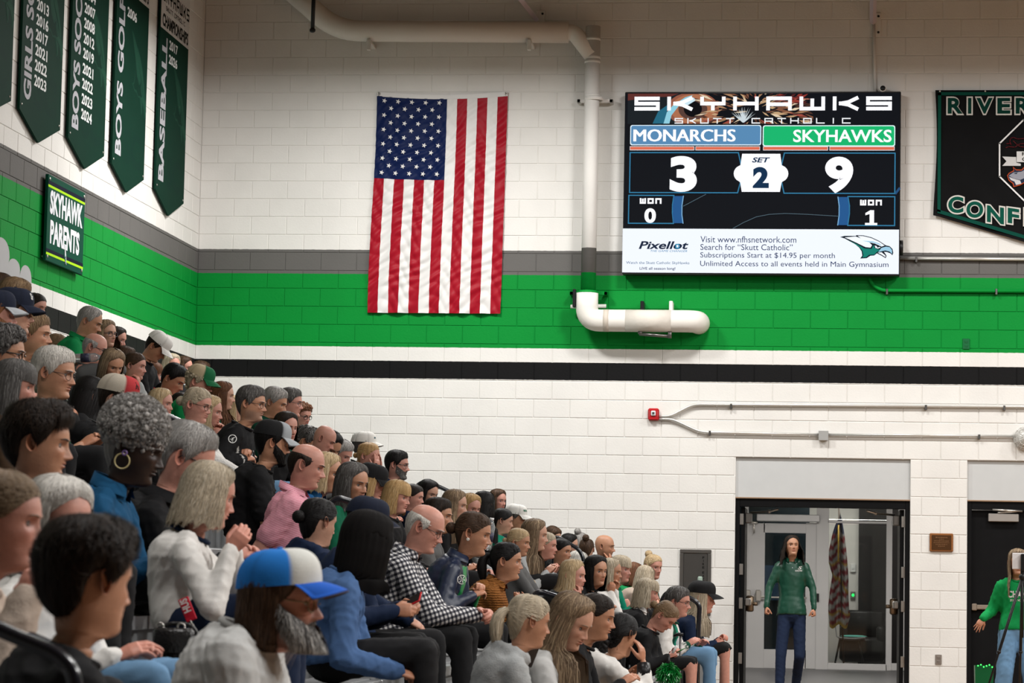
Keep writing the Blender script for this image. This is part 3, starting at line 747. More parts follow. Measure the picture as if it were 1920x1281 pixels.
# ------------------------------------------------------------------ rain-leader pipe along the wall
pr = .118
PY = D - .24
pipe = empty('drain_pipe', (-2.62, PY, 5.8), 'fat white wrapped pipe running above the flag and down beside the scoreboard', 'pipe')
def pp(x, y): v = at(x, y, PY); return (v.x, PY, v.z)
a0 = at(500, -58, PY); 
g = Geo(); path = rounded([(a0.x, PY, a0.z), pp(632, 58), pp(1066, 61)], .28, 9); g.add(*tube(path, pr, 22)); at_parent(g.build('overhead_run', M_PIPE, None), pipe)
g = Geo(); q0, q1 = np.array(pp(1060, 61)), np.array(pp(1110, 104)); g.add(*tube(rounded([q0, q0 + (.10, 0, 0), q1], .1, 6), .092, 20)); at_parent(g.build('branch', M_PIPE, None), pipe)
vx = pp(1112, 60)[0]; M_VPIPE = band_paint('painted_pipe')
zt, zb_ = pp(1112, 50)[2], pp(1100, 552)[2]
vx2 = pp(1103, 540)[0]
g = Geo(); g.add(*tube([(vx, PY, zt), (vx2, PY, zb_)], .083, 22)); at_parent(g.build('riser', M_VPIPE, None), pipe)
for yy in (74, 108, 116, 180):
    c = pp(1111, yy); g = Geo(); g.add(*tube([(c[0], PY, c[2] - .016), (c[0], PY, c[2] + .016)], .089, 22)); at_parent(g.build('coupling', M_VPIPE, None), pipe)
e0, e1, e2 = np.array(pp(1101, 550)), np.array(pp(1103, 601)), np.array(pp(1312, 603))
e2 = np.array((e2[0] - .02, PY + .0, e1[2]))
g = Geo(); g.add(*tube(rounded([e0, (e0[0], PY, e1[2]), e2 - (.0, 0, 0), e2 + (0, .32, -.0)], .16, 9), pr + .004, 24)); at_parent(g.build('lower_run', M_PIPE, None), pipe)
M_TAPE = mat('dusty_tape', (.55, .49, .42), .6, var=.1)
for xx, w in ((1137, .06),):
    c = np.array(pp(xx, 601)); g = Geo(); g.add(*tube([(c[0] - w / 2, PY, e1[2]), (c[0] + w / 2, PY, e1[2])], pr + .0055, 24)); at_parent(g.build('tape_band', M_TAPE, None), pipe)
g = Geo(); c0, c1 = pp(1173, 600)[0], pp(1259, 600)[0]; g.add(*tube([(c0, PY, e1[2]), (c1, PY, e1[2])], pr + .0052, 24)); at_parent(g.build('wrap_sleeve', mat('wrap_sleeve', (.64, .60, .54), .6, var=.12, scale=6, bump=.5, bscale=9), None), pipe)
def clamp(xp, yp, zc, mtl, w=.42):
    c = pp(xp, yp); g = Geo(); g.add(*bx(c[0] - w / 2, c[0] + w / 2, D - .14, D - .10, c[2] - .02, c[2] + .02, .004)); g.add(*bx(c[0] - w / 2, c[0] - w / 2 + .04, D - .14, D, c[2] - .02, c[2] + .02, .004)); g.add(*bx(c[0] + w / 2 - .04, c[0] + w / 2, D - .14, D, c[2] - .02, c[2] + .02, .004))
    a = np.linspace(0, 2 * PI, 25); g.add(*tube([(c[0] + .095 * math.cos(t), PY + .095 * math.sin(t), c[2]) for t in a], .012, 6, 1.6))
    at_parent(g.build('clamp', mtl, None, smooth=False), pipe)
clamp(1114, 186, 0, M_WHITE, .40); clamp(1102, 548, 0, PAINT, .42)
g = Geo(); c = pp(1077, 560); g.add(*bx(c[0] - .015, c[0] + .02, D - .3, D - .22, c[2] - .1, c[2] + .1, .006)); at_parent(g.build('strut_end', M_BLACK, None, smooth=False), pipe)
g = Geo(); c = pp(1068, 573); d_ = pp(1135, 572); g.add(*tube([(c[0], D - .12, c[2]), (d_[0], D - .12, d_[2])], .022, 8)); at_parent(g.build('strut_rail', M_WHITE, None), pipe)
for xp, yt, m_ in ((1204, 566, M_BLACK), (1258, 566, M_WHITE)):
    c = pp(xp, yt); g = Geo(); g.add(*bx(c[0] - .02, c[0] + .02, D - .24, D, e1[2] + pr, c[2] + .01, .006)); at_parent(g.build('hanger_post', m_, None, smooth=False), pipe)
g = Geo(); c, d_ = pp(1199, 625), pp(1256, 631)
g.add(*tube([(c[0], PY - .02, c[2] - .01), (d_[0], PY - .02, d_[2])], .018, 8)); g.add(*bx(c[0] - .015, c[0] + .03, PY - .04, PY, c[2] - .01, e1[2] - pr, .003)); g.add(*bx(d_[0] - .02, d_[0] + .02, PY - .04, PY, d_[2] - .02, e1[2] - pr + .01, .003)); at_parent(g.build('cradle_bar', M_DARKSTEEL, None), pipe)
for xp in (694, 994):
    c = pp(xp, 80); g = Geo(); g.add(*bx(c[0] - .022, c[0] + .022, PY - .10, PY - .04, c[2] - .10, c[2] + .02, .004)); g.add(*bx(c[0] - .03, c[0] + .03, PY - .09, D, c[2] - .03, c[2] + .0, .004)); at_parent(g.build('hanger_clip', M_WHITE, None, smooth=False), pipe)
# black threaded hanger rod, roof braces, scoreboard conduit
g = Geo(); a = at(590, -60, D - 1.6); b = at(586, 55, D - 1.6); g.add(*tube([a, b], .022, 10)); g.add(*ball((b.x, b.y, b.z - .01), (.034, .034, .03), 10, 6)); tag(g.build('hanging_rod', M_BLACK, None), 'thin black rod hanging down in front of the sloping pipe', 'rod')
M_LILAC = mat('primer_steel', (.60, .52, .58), .4, metal=.2, var=.05)
for (x0, y0, x1, y1), lb in (((930, -60, 1006, 37), 'slanting pale steel roof brace ending above the horizontal pipe'), ((1638, -60, 1637, 42), 'upright pale steel roof brace above the scoreboard')):
    a, b = at(x0, y0, D - .9), at(x1, y1, D - .08); u = np.array(b - a); T_ = u / np.linalg.norm(u)
    br = empty('roof_brace', tuple(b), lb, 'brace')
    g = Geo(); g.add(*tube([tuple(a), tuple(b)], .036, 4)); at_parent(g.build('strut', M_LILAC, None, smooth=False), br)
    g = Geo(); g.add(*bx(b.x - .02, b.x + .09, D - .02, D, b.z - .15, b.z + .12, .004)); at_parent(g.build('wall_plate', M_LILAC if 0 else PAINT, None, smooth=False), br)
    for k in (-.1, .08):
        g = Geo(); g.add(*ball((b.x + .06, D - .025, b.z + k), (.014, .012, .014), 8, 5)); at_parent(g.build('bolt', M_BLACK, None), br)
g = Geo(); a, b = back(1638, 40, .03), back(1641, 178, .03); g.add(*tube([a, b], .018, 8)); tag(g.build('conduit', M_WHITE, None), 'thin white conduit dropping from the roof to the scoreboard', 'conduit', 'wall conduits')

# ------------------------------------------------------------------ LED scoreboard
SBO = .20
A, B = back(1174.5, 173.5, SBO), back(1684.5, 512, SBO)
SX0, SX1, SZ1, SZ0 = A.x, B.x, back(1430, 175.2, SBO).z, back(1430, 512.5, SBO).z
sb = empty('scoreboard', ((SX0 + SX1) / 2, D - .1, SZ0), 'large lit scoreboard showing set 2 with score 3 to 9', 'scoreboard')
g = Geo(); g.add(*bx(SX0 - .015, SX1 + .015, D - SBO + .004, D - .03, SZ0 - .02, SZ1 + .02, .008)); at_parent(g.build('housing', M_BLACK, None, smooth=False), sb)
g = Geo()
for xx in (SX0 + .4, (SX0 + SX1) / 2, SX1 - .4): g.add(*bx(xx - .04, xx + .04, D - .04, D, SZ0 + .1, SZ1 - .1, .004))
at_parent(g.build('wall_bracket', M_DARKSTEEL, None, smooth=False), sb)
g = Geo(); g.add(*tube([(SX1 + .01, D - .1, SZ0 + .30), (SX1 + .05, D - .1, SZ0 + .30)], .085, 16)); at_parent(g.build('side_horn', M_BLACK, None), sb)
M_LED = attr_mat('led_screen', .3, emission=True, strength=1.0, var=.02, vscale=200)
SW, SH = SX1 - SX0, SZ1 - SZ0
SOR, UX, UY = (SX0, D - SBO + .002, SZ1), (SW, 0, 0), (0, 0, SH)
def su(x): return (x - 45) / 1725.0
def sv(y): return -(y - 85) / 1142.0
layer = [0.004]
def led(name, f, lab=None):
    g = Geo(); f(g); layer[0] += .0022; o = at_parent(g.build(name, M_LED, None, smooth=False, colors=True), sb); return o
def R(g, x0, y0, x1, y1, c, r=0, dz=0.0):
    pts = rrect(x0, y0, x1, y1, r) if r else [(x0, y0), (x1, y0), (x1, y1), (x0, y1)]
    add_poly(g, [(su(x), sv(y)) for x, y in pts], SOR, UX, UY, layer[0] + dz, c)
def Pg(g, pts, c, dz=0.0): add_poly(g, [(su(x), sv(y)) for x, y in pts], SOR, UX, UY, layer[0] + dz, c)
def Tx(g, s, x0, y0, x1, y1, c, bold=0.0, shear=0.0, dz=0.0): add_text(g, s, su(x0), sv(y1), su(x1), sv(y0), SOR, UX, UY, layer[0] + dz, c, bold, shear)
def Ln(g, pts, w, c, dz=0.0):
    pts = np.array(pts, float)
    for a, b in zip(pts[:-1], pts[1:]):
        d = (b - a) / (np.linalg.norm(b - a) + 1e-9); e = np.array([-d[1], d[0]]) * w / 2
        Pg(g, [a - e - d * w * .4, b - e + d * w * .4, b + e + d * w * .4, a + e - d * w * .4], c, dz)
def frame_(g, pts, w, c): Ln(g, list(pts) + [pts[0]], w, c)
WH, NAVY, CY = (1.05, 1.05, 1.1), (.008, .012, .02), (.035, .20, .36)
def f(g):
    R(g, 40, 83, 1772, 946, (.006, .007, .010)); R(g, 36, 948, 1772, 1227, (.92, .97, 1.05), dz=.001)
led('screen_field', f)
def f(g):      # eye-and-feather picture behind the school lettering
    R(g, 55, 86, 560, 280, (.012, .016, .02))
    Pg(g, [(55, 86), (380, 86), (330, 105), (200, 110), (55, 130)], (.12, .03, .025), .0003)
    c0 = np.array((470., 185.))
    for rx, ry, c in ((165, 110, (.30, .10, .06)), (140, 95, (.42, .16, .08)), (92, 70, (.10, .05, .04)), (58, 50, (.004, .004, .006))):
        pts = [(c0[0] + rx * math.cos(t), c0[1] + ry * math.sin(t)) for t in np.linspace(0, 2 * PI, 28, endpoint=False)]
        pts = [(x, min(max(y, 88), 278)) for x, y in pts]
        layer_off = .0004 + .0002 * (170 - rx) / 30
        Pg(g, pts, c, layer_off)
    Pg(g, [(215, 278), (250, 200), (300, 165), (322, 150), (305, 200), (312, 278)], (.02, .14, .22), .002)
    Pg(g, [(285, 278), (305, 205), (345, 160), (420, 110), (470, 95), (380, 165), (335, 225), (322, 278)], (.28, .62, .75), .0022)
    Pg(g, [(405, 150), (470, 110), (490, 128), (430, 165)], (.6, .8, .9), .0023)
    rr = random.Random(4)
    for i in range(150):
        x, y = rr.uniform(540, 1180), rr.uniform(92, 270)
        a = math.atan2(185 - y, 860 - x) + rr.uniform(-.5, .5) + PI; l = rr.uniform(40, 120); w = rr.uniform(4, 9)
        sh = rr.choice([(.55, .36, .20), (.22, .09, .05), (.75, .60, .42), (.08, .035, .025), (.34, .07, .05), (.40, .22, .12)])
        if x > 960 and y < 160: sh = rr.choice([(.30, .04, .03), (.10, .02, .02), (.45, .15, .10)])
        dx, dy = math.cos(a) * l, math.sin(a) * l * .7
        q = [(x, y), (x + dx * .5 - w * math.sin(a), y + dy * .5 + w * math.cos(a)), (x + dx, y + dy), (x + dx * .5 + w * math.sin(a), y + dy * .5 - w * math.cos(a))]
        q = [(min(max(px_, 60), 1230), min(max(py_, 88), 279)) for px_, py_ in q]
        Pg(g, q, sh, .0024 + .00001 * i)
    for i in range(26):
        a = rr.uniform(-2.6, -.5); l = rr.uniform(50, 110); x, y = 790, 272
        Pg(g, [(x - 4, y), (x + math.cos(a) * l, max(90, y + math.sin(a) * l)), (x + 5, y)], (.62, .70, .74), .0042 + .00001 * i)
led('feather_picture', f); layer[0] += .004
# strokes work in metres on a unit plane: use a plane in metres instead
def f(g):
    o2 = (SX0, SOR[1], SZ1)
    add_strokes(g, 'SKYHAWKS', su(98) * SW, sv(195) * SH, su(1722) * SW, sv(106) * SH, o2, (1, 0, 0), (0, 0, 1), layer[0], WH, .26, .30)
led('school_lettering', f)
def f(g):
    o2 = (SX0, SOR[1], SZ1)
    add_strokes(g, 'SKUTT CATHOLIC', su(355) * SW, sv(279) * SH, su(1465) * SW, sv(243) * SH, o2, (1, 0, 0), (0, 0, 1), layer[0], (.9, .92, .95), .2, .5)
led('school_sublettering', f)
def f(g):
    R(g, 74, 288, 905, 418, (.75, .9, 1.0), 14); R(g, 914, 290, 1744, 424, (.75, .95, .95), 14)
led('name_plate_border', f)
def f(g):
    R(g, 80, 293, 899, 412, (.10, .26, .47), 12); R(g, 920, 296, 1738, 418, (.01, .48, .16), 12)
    for x0, x1 in ((76, 480), (493, 895), (920, 1322), (1337, 1738)):
        R(g, x0 - 3, 424, x1 + 3, 450, (.75, .75, .78)); R(g, x0, 428, x1, 446, (.75, .15, .08), 0, .001)
led('name_plate', f)
led('team_lettering', lambda g: Tx(g, 'MONARCHS', 98, 316, 740, 394, WH)); layer[0] -= .0022
led('team_lettering', lambda g: Tx(g, 'SKYHAWKS', 1106, 318, 1722, 398, WH, .02))
def f(g):
    for pts in ([(76, 465), (762, 465), (778, 535), (778, 650), (760, 720), (76, 720)], [(1744, 467), (1052, 467), (1036, 535), (1036, 650), (1052, 722), (1744, 722)],
                [(72, 738), (358, 738), (350, 800), (350, 850), (358, 916), (72, 916)], [(1744, 742), (1452, 742), (1462, 800), (1462, 850), (1452, 924), (1744, 924)]): frame_(g, pts, 7, CY)
    Pg(g, [(358, 742), (418, 742), (410, 800), (410, 860), (418, 914), (358, 914), (350, 860), (350, 800)], (.02, .10, .28)); Pg(g, [(1390, 745), (1452, 745), (1462, 800), (1462, 860), (1452, 922), (1390, 922), (1398, 860), (1398, 800)], (.02, .10, .28))
    Ln(g, [(418, 742), (410, 800), (410, 860), (418, 914)], 6, (.2, .42, .65), .0005); Ln(g, [(1390, 745), (1398, 800), (1398, 860), (1390, 922)], 6, (.2, .42, .65), .0005)
    Ln(g, [(418, 806), (560, 730)], 3, (.10, .16, .20)); Ln(g, [(735, 945), (800, 908), (880, 872), (960, 856), (1060, 850), (1200, 855), (1390, 866)], 3, (.10, .16, .20)); Ln(g, [(1750, 720), (1772, 690)], 14, (.02, .08, .2))
led('panel_outline', f)
def f(g):
    pts = [(786, 472), (1026, 472), (1036, 545)] + [(1022 + 56 * math.cos(t), 598 + 54 * math.sin(t)) for t in np.linspace(-1.2, 1.2, 9)] + [(1036, 655), (1026, 714), (786, 714), (776, 655)] + [(790 + 56 * math.cos(t), 598 + 54 * math.sin(t)) for t in np.linspace(PI - 1.2, PI + 1.2, 9)] + [(776, 545)]
    Pg(g, pts, WH)
led('set_badge', f)
DKN = (.006, .03, .08); L0 = layer[0]
for s_, b_, c_, w_ in (('3', (330, 487, 502, 716), WH, .05), ('9', (1308, 490, 1484, 722), WH, .05), ('2', (855, 556, 956, 690), DKN, .05), ('0', (173, 820, 246, 914), WH, .04)):
    layer[0] = L0; led('score_numeral', lambda g: Tx(g, s_, *b_, c_, w_))
layer[0] = L0; led('score_numeral', lambda g: Pg(g, [(1562, 846), (1592, 828), (1616, 828), (1616, 908), (1636, 908), (1636, 922), (1560, 922), (1560, 908), (1588, 908), (1588, 852), (1562, 860)], WH))
layer[0] = L0; led('set_lettering', lambda g: Tx(g, 'SET', 848, 495, 962, 528, DKN, .03, .25))
for xa, xb, ya, yb in ((142, 280, 792, 756), (1528, 1664, 798, 762)):
    layer[0] = L0; led('won_lettering', lambda g: add_strokes(g, 'won', su(xa) * SW, sv(ya) * SH, su(xb) * SW, sv(yb) * SH, (SX0, SOR[1], SZ1), (1, 0, 0), (0, 0, 1), layer[0], WH, .3, .25))
def f(g):
    dk = (.01, .03, .11)
    Tx(g, 'Visit www.nfhsnetwork.com', 530, 996, 1132, 1036, dk); Tx(g, 'Search for \u201cSkutt Catholic\u201d', 530, 1046, 1110, 1084, dk)
    Tx(g, 'Subscriptions Start at $14.95 per month', 530, 1098, 1374, 1142, dk); Tx(g, 'Unlimited Access to all events held in Main Gymnasium', 530, 1152, 1708, 1196, dk)
    Tx(g, 'Pixellot', 140, 1030, 455, 1080, (.01, .02, .05), .025, .25); R(g, 372, 1046, 398, 1076, (.02, .25, .45), 4, .0006); R(g, 379, 1053, 391, 1069, (.92, .97, 1.05), 2, .001)
    Tx(g, 'THE GAME CHANGER', 215, 1085, 447, 1098, (.02, .22, .42), 0, .25)
    Tx(g, 'Watch the Skutt Catholic SkyHawks', 62, 1158, 462, 1180, (.01, .10, .22)); Tx(g, 'LIVE all season long!', 148, 1194, 374, 1216, dk, .01)
led('notice_lettering', f)
def f(g):
    o2 = (SX0, SOR[1], SZ1)
    add_hawk(g, su(1405) * SW, sv(1133) * SH, (su(1737) - su(1405)) * SW, o2, (1, 0, 0), (0, 0, 1), layer[0], dict(k=(.006, .012, .02), w=(.95, 1, 1.06), g=(.01, .22, .17), b=(.35, .62, .80)), .0012)
led('hawk_emblem', f)
# security camera above the scoreboard
c = back(1655, 168, .12); sc_ = empty('security_camera', tuple(c), 'small white bullet camera perched above the scoreboard corner', 'camera')
g = Geo(); g.add(*tube([(c.x, D - .02, c.z), (c.x, D - .20, c.z)], .036, 16)); at_parent(g.build('housing', M_WHITE, None), sc_)
g = Geo(); g.add(*tube([(c.x, D - .20, c.z), (c.x, D - .206, c.z)], .029, 16)); at_parent(g.build('lens', M_BLACK, None), sc_)
g = Geo(); g.add(*bx(c.x - .04, c.x + .03, D - .06, D, c.z - .05, c.z - .025, .006)); at_parent(g.build('bracket', M_WHITE, None, smooth=False), sc_)

# ------------------------------------------------------------------ conference banner, cut by the frame
cb = empty('conference_banner', (2.0, D - .05, 6.0), 'black cloth banner with green border lettered RIVER and CONF', 'banner')
BX0, BX1, BZT = 1.178, 4.3, 6.715
OFF = .05
def zlow(x): return 5.325 - (x - BX0) * .30 if x < 2.74 else 5.325 - (2.74 - BX0) * .30 + (x - 2.74) * .30
nu, nv = 60, 30
xs = np.linspace(BX0, BX1, nu); V = []
for v in np.linspace(0, 1, nv):
    for x in xs:
        z = BZT + (zlow(x) - BZT) * v
        V.append((x + .02 * math.sin(v * 4) * (x < BX0 + .01), D - OFF + .008 * math.sin((x - BX0) * 7 + v * 4) * v + .006 * math.sin((x * 1.2 + z) * 14) * v, z))
g = Geo(); g.add(np.array(V), grid_quads(nu, nv)); at_parent(g.build('banner_cloth', mat('banner_black', (.006, .006, .0065), .7, var=.2, scale=5, spec=.06), None), cb)
BO = (0, D - OFF - .016, 0); g = Geo(); gr = (.004, .06, .042); wt = (.62, .60, .56)
for x0, x1, z0, z1 in ((BX0 + .03, BX1, BZT - .06, BZT - .025),): add_poly(g, [(x0, z0), (x1, z0), (x1, z1), (x0, z1)], BO, (1, 0, 0), (0, 0, 1), 0, gr)
add_poly(g, [(BX0 + .03, zlow(BX0 + .03) + .05), (BX0 + .065, zlow(BX0 + .06) + .05), (BX0 + .065, BZT - .03), (BX0 + .03, BZT - .03)], BO, (1, 0, 0), (0, 0, 1), 0, gr)
add_poly(g, [(BX0 + .03, zlow(BX0 + .03) + .035), (2.7, zlow(2.7) + .035), (2.7, zlow(2.7) + .075), (BX0 + .03, zlow(BX0 + .03) + .075)], BO, (1, 0, 0), (0, 0, 1), 0, gr)
at_parent(g.build('border_stripe', M_PRINT, None, smooth=False, colors=True), cb)
g = Geo()
def btxt(ch_, xa, ya, xb, yb, skew=0.0):
    p, q = back(1740 + xa / 4.0, 160 + yb / 4.0, OFF), back(1740 + xb / 4.0, 160 + ya / 4.0, OFF)
    add_text(g, ch_, p.x, p.z, q.x, q.z, BO, (1, 0, 0), (0, 0, 1), .001, wt, bold=.085, skew=skew)
    m = .016
    add_text(g, ch_, p.x + m, p.z + m, q.x - m, q.z - m, BO, (1, 0, 0), (0, 0, 1), .004, (.004, .075, .05) if yb > 600 else (.003, .036, .026), bold=.035, skew=skew)
for ch_, xa, xb in (('R', 136, 272), ('I', 288, 336), ('V', 350, 496), ('E', 508, 628), ('R', 646, 780)): btxt(ch_, xa, 86, xb, 226)
for ch_, xa, ya, xb, yb, sk in (('C', 140, 826, 276, 970, 0), ('O', 276, 862, 424, 1006, 0), ('N', 430, 890, 580, 1036, -.03), ('F', 586, 908, 694, 1044, -.02), ('E', 712, 915, 830, 1060, -.02)): btxt(ch_, xa, ya, xb, yb, sk)
at_parent(g.build('lettering', M_PRINT, None, smooth=False, colors=True), cb)
g = Geo()
def bz(x, y): v = back(1740 + x / 4.0, 160 + y / 4.0, OFF); return (v.x, v.z)
def bline(pts, w, c, off=.001):
    pts = [np.array(bz(*p)) for p in pts]
    for a, b in zip(pts[:-1], pts[1:]):
        d = (b - a) / np.linalg.norm(b - a); e = np.array([-d[1], d[0]]) * w / 2
        add_poly(g, [a - e - d * w * .4, b - e + d * w * .4, b + e + d * w * .4, a + e - d * w * .4], BO, (1, 0, 0), (0, 0, 1), off, c)
bline([(980, 262), (715, 262), (536, 438), (536, 686), (722, 868), (980, 868)], .016, (.8, .8, .8))
def bp(pts, c, off): add_poly(g, [bz(*p) for p in pts], BO, (1, 0, 0), (0, 0, 1), off, c)
bp([(556, 536), (660, 540), (662, 582), (695, 590), (695, 606), (556, 606), (588, 572)], (.6, .6, .6), .001); bp([(664, 498), (900, 498), (900, 580), (664, 578)], (.66, .66, .66), .002)
add_text(g, 'RIVER', *bz(704, 530), *bz(850, 504), BO, (1, 0, 0), (0, 0, 1), .003, (.02, .02, .02), .02); add_text(g, 'CITIES', *bz(704, 570), *bz(850, 542), BO, (1, 0, 0), (0, 0, 1), .003, (.02, .02, .02), .02)
# cat head crest: orange rim, grey face
bp([(592, 680), (604, 660), (640, 640), (636, 612), (660, 632), (700, 634), (730, 604), (900, 640), (900, 730), (730, 730), (690, 752), (640, 766), (634, 740), (604, 716)], (.45, .07, .02), .001)
bp([(598, 682), (612, 662), (645, 646), (642, 622), (660, 640), (702, 642), (730, 616), (890, 650), (890, 720), (735, 720), (690, 744), (646, 758), (642, 736), (610, 712)], (.02, .03, .06), .002)
bp([(606, 680), (640, 656), (700, 650), (735, 630), (880, 660), (880, 700), (740, 690), (690, 712), (640, 700)], (.30, .31, .36), .003); bp([(606, 688), (640, 702), (690, 716), (700, 740), (660, 750), (648, 724), (620, 712)], (.6, .6, .62), .003); bp([(640, 664), (672, 654), (664, 668)], (.02, .03, .05), .004)
bline([(590, 440), (612, 438), (625, 450), (612, 425), (618, 400), (640, 392), (668, 404), (690, 404), (740, 398)], .008, (.10, .012, .016)); bline([(584, 470), (604, 462), (650, 466), (690, 440), (740, 440)], .008, (.10, .012, .016)); bline([(640, 420), (660, 440), (690, 462), (740, 466)], .008, (.10, .012, .016))
at_parent(g.build('crest', M_PRINT, None, smooth=False, colors=True), cb)
for x in (BX0 + .05, 1.72, 2.4):
    g = Geo(); g.add(*ball((x, D - OFF - .012, BZT - .015), (.012, .008, .012), 8, 5)); g.add(*tube([(x, D, BZT - .015), (x, D - OFF - .01, BZT - .015)], .004, 6)); at_parent(g.build('grommet', M_STEEL, None), cb)

# ------------------------------------------------------------------ conduits, alarm, boxes, outlets
def conduit(name, pts, r, m, label, off=.03, straps=(), rr=.08):
    P = [tuple(back(x, y, off)) for x, y in pts]
    c = empty('conduit', P[0], label, 'conduit', 'wall conduits')
    g = Geo(); g.add(*tube(rounded(P, rr, 6), r, 10)); at_parent(g.build('pipe_run', m, None), c)
    for x, y in straps:
        p = back(x, y, off); g = Geo(); g.add(*bx(p.x - .012, p.x + .012, D - off - r - .004, D, p.z - r - .02, p.z + r + .004, .003)); at_parent(g.build('strap', M_DARKSTEEL, None, smooth=False), c)
    return c
conduit('c', [(1236, 781), (1256, 781), (1300, 758.5), (1920, 763), (1990, 763.6)], .016, M_CONDUIT, 'upper grey conduit bending up from the red fire alarm', .03, [(1371, 761), (1736, 763), (1883, 764)])
conduit('c', [(1236, 786), (1260, 786), (1313, 810.5), (1536, 815)], .014, M_CONDUIT, 'lower grey conduit from the red fire alarm to the junction box', .03, [(1331, 811)])
conduit('c', [(1553, 815), (1904, 818)], .014, M_CONDUIT, 'grey conduit from the junction box to the caged lamp', .03, [(1836, 818)])
conduit('c', [(1686, 484.5), (1990, 487)], .018, M_CONDUIT, 'grey conduit along the top of the grey band', .04, [(1718, 486)])
conduit('c', [(1630, 516), (1634, 532), (1652, 545), (1990, 546)], .02, band_paint('painted_conduit'), 'green painted conduit curving out from under the scoreboard', .04, [(1663, 546), (1868, 546)], .06)
a, b = back(1215.5, 766, .0), back(1236, 789, .0); al = empty('fire_alarm', ((a.x + b.x) / 2, D, (a.z + b.z) / 2), 'red fire alarm strobe on the white block wall', 'alarm')
M_ALRED = mat('alarm_red', (.42, .012, .016), .35, var=.05)
g = Geo(); g.add(*bx(a.x, b.x, D - .05, D, b.z, a.z, .02)); g.add(*bx(a.x + .012, b.x - .012, D - .065, D - .045, b.z + .006, a.z - .01, .008)); at_parent(g.build('case', M_ALRED, None, smooth=False), al)
cx_, cz_ = (a.x + b.x) / 2, (a.z + b.z) / 2 + .01
g = Geo(); g.add(*bx(cx_ - .026, cx_ + .026, D - .085, D - .06, cz_ - .028, cz_ + .028, .010)); at_parent(g.build('strobe_lens', mat('strobe_lens', (.7, .72, .75), .15, spec=.8), None, smooth=False), al)
g = Geo(); g.add(*bx(cx_ - .012, cx_ + .012, D - .092, D - .083, cz_ - .012, cz_ + .012, .004)); at_parent(g.build('flash_tube', M_DARKSTEEL, None, smooth=False), al)
g = Geo(); 
for sx in (-1, 1):
    for k in range(5): g.add(*bx(cx_ + sx * .045 - .003, cx_ + sx * .045 + .003, D - .068, D - .063, cz_ - .035 + k * .013, cz_ - .028 + k * .013, .001))
at_parent(g.build('sounder_slot', mat('slot_pink', (.6, .2, .2), .5), None, smooth=False), al)
a, b = back(1535.5, 809, 0), back(1552.5, 826, 0); jb = empty('junction_box', (a.x, D, b.z), 'square grey junction box where two conduits meet', 'junction box')
g = Geo(); g.add(*bx(a.x, b.x, D - .06, D, b.z, a.z, .005)); at_parent(g.build('box', mat('box_grey', (.36, .36, .35), .4, metal=.4), None, smooth=False), jb)
g = Geo(); g.add(*bx(a.x - .004, b.x + .004, D - .065, D - .058, b.z - .004, a.z + .004, .003)); at_parent(g.build('cover', mat('box_cover', (.42, .42, .41), .4, metal=.4), None, smooth=False), jb)
# caged lamp at the frame's edge
c = back(1922, 822, .1); cg = empty('caged_lamp', tuple(c), 'white lamp behind a wire cage above the closed black door', 'lamp')
g = Geo(); g.add(*ball((c.x, c.y + .05, c.z), (.075, .06, .085), 16, 10)); at_parent(g.build('lens', mat('lamp_lens', (.75, .75, .72), .25), None), cg)
g = Geo(); g.add(*tube([(c.x, D, c.z), (c.x, D - .03, c.z)], .12, 18)); at_parent(g.build('base', M_WHITE, None), cg)
for k in range(8):
    t = k * PI / 8; g = Geo(); g.add(*tube([(c.x + math.cos(t) * .118 * math.cos(s), D - .02 - .13 * math.sin(s), c.z + math.sin(t) * .128 * math.cos(s)) for s in np.linspace(0, PI, 15)], .0045, 6)); at_parent(g.build('cage_wire', M_CONDUIT, None), cg)
for s in (.25, .6, .95):
    g = Geo(); g.add(*tube([(c.x + .118 * math.cos(s) * math.cos(t), D - .02 - .13 * math.sin(s), c.z + .128 * math.cos(s) * math.sin(t)) for t in np.linspace(0, 2 * PI, 25)], .0045, 6)); at_parent(g.build('cage_ring', M_CONDUIT, None), cg)
def outlet(x0, y0, x1, y1, m, label):
    a, b = back(x0, y0), back(x1, y1); o = empty('wall_outlet', ((a.x + b.x) / 2, D, (a.z + b.z) / 2), label, 'outlet')
    g = Geo(); g.add(*bx(a.x, b.x, D - .012, D, b.z, a.z, .004)); at_parent(g.build('cover_plate', m, None, smooth=False), o)
    w = (b.x - a.x)
    for k in (.30, .70):
        g = Geo(); z = b.z + (a.z - b.z) * k; g.add(*bx(a.x + w * .25, b.x - w * .25, D - .016, D - .01, z - .014, z + .014, .003)); r = at_parent(g.build('socket', m, None, smooth=False), o)
        g = Geo()
        for s in (-.008, .008): g.add(*bx((a.x + b.x) / 2 + s - .0015, (a.x + b.x) / 2 + s + .0015, D - .0175, D - .015, z - .006, z + .006, .0005))
        sl = g.build('slot', M_BLACK, None, smooth=False); sl.parent = r
outlet(1805, 635, 1818, 655, mat('outlet_green', (.004, .12, .035), .4), 'green painted electrical outlet low on the green band')
outlet(1753.5, 1227.5, 1765.5, 1246.5, mat('outlet_steel', (.32, .28, .25), .35, metal=.6), 'steel electrical outlet low on the pier between the doors')
a, b = back(1743, 1000), back(1787, 1035); pl = empty('plaque', ((a.x + b.x) / 2, D, (a.z + b.z) / 2), 'wooden plaque with engraved bronze plate on the pier between the doors', 'plaque')
g = Geo(); g.add(*bx(a.x, b.x, D - .025, D, b.z, a.z, .008)); at_parent(g.build('board', mat('plaque_wood', (.24, .09, .025), .4, var=.2, scale=12, stretch=(1, 1, 8)), None, smooth=False), pl)
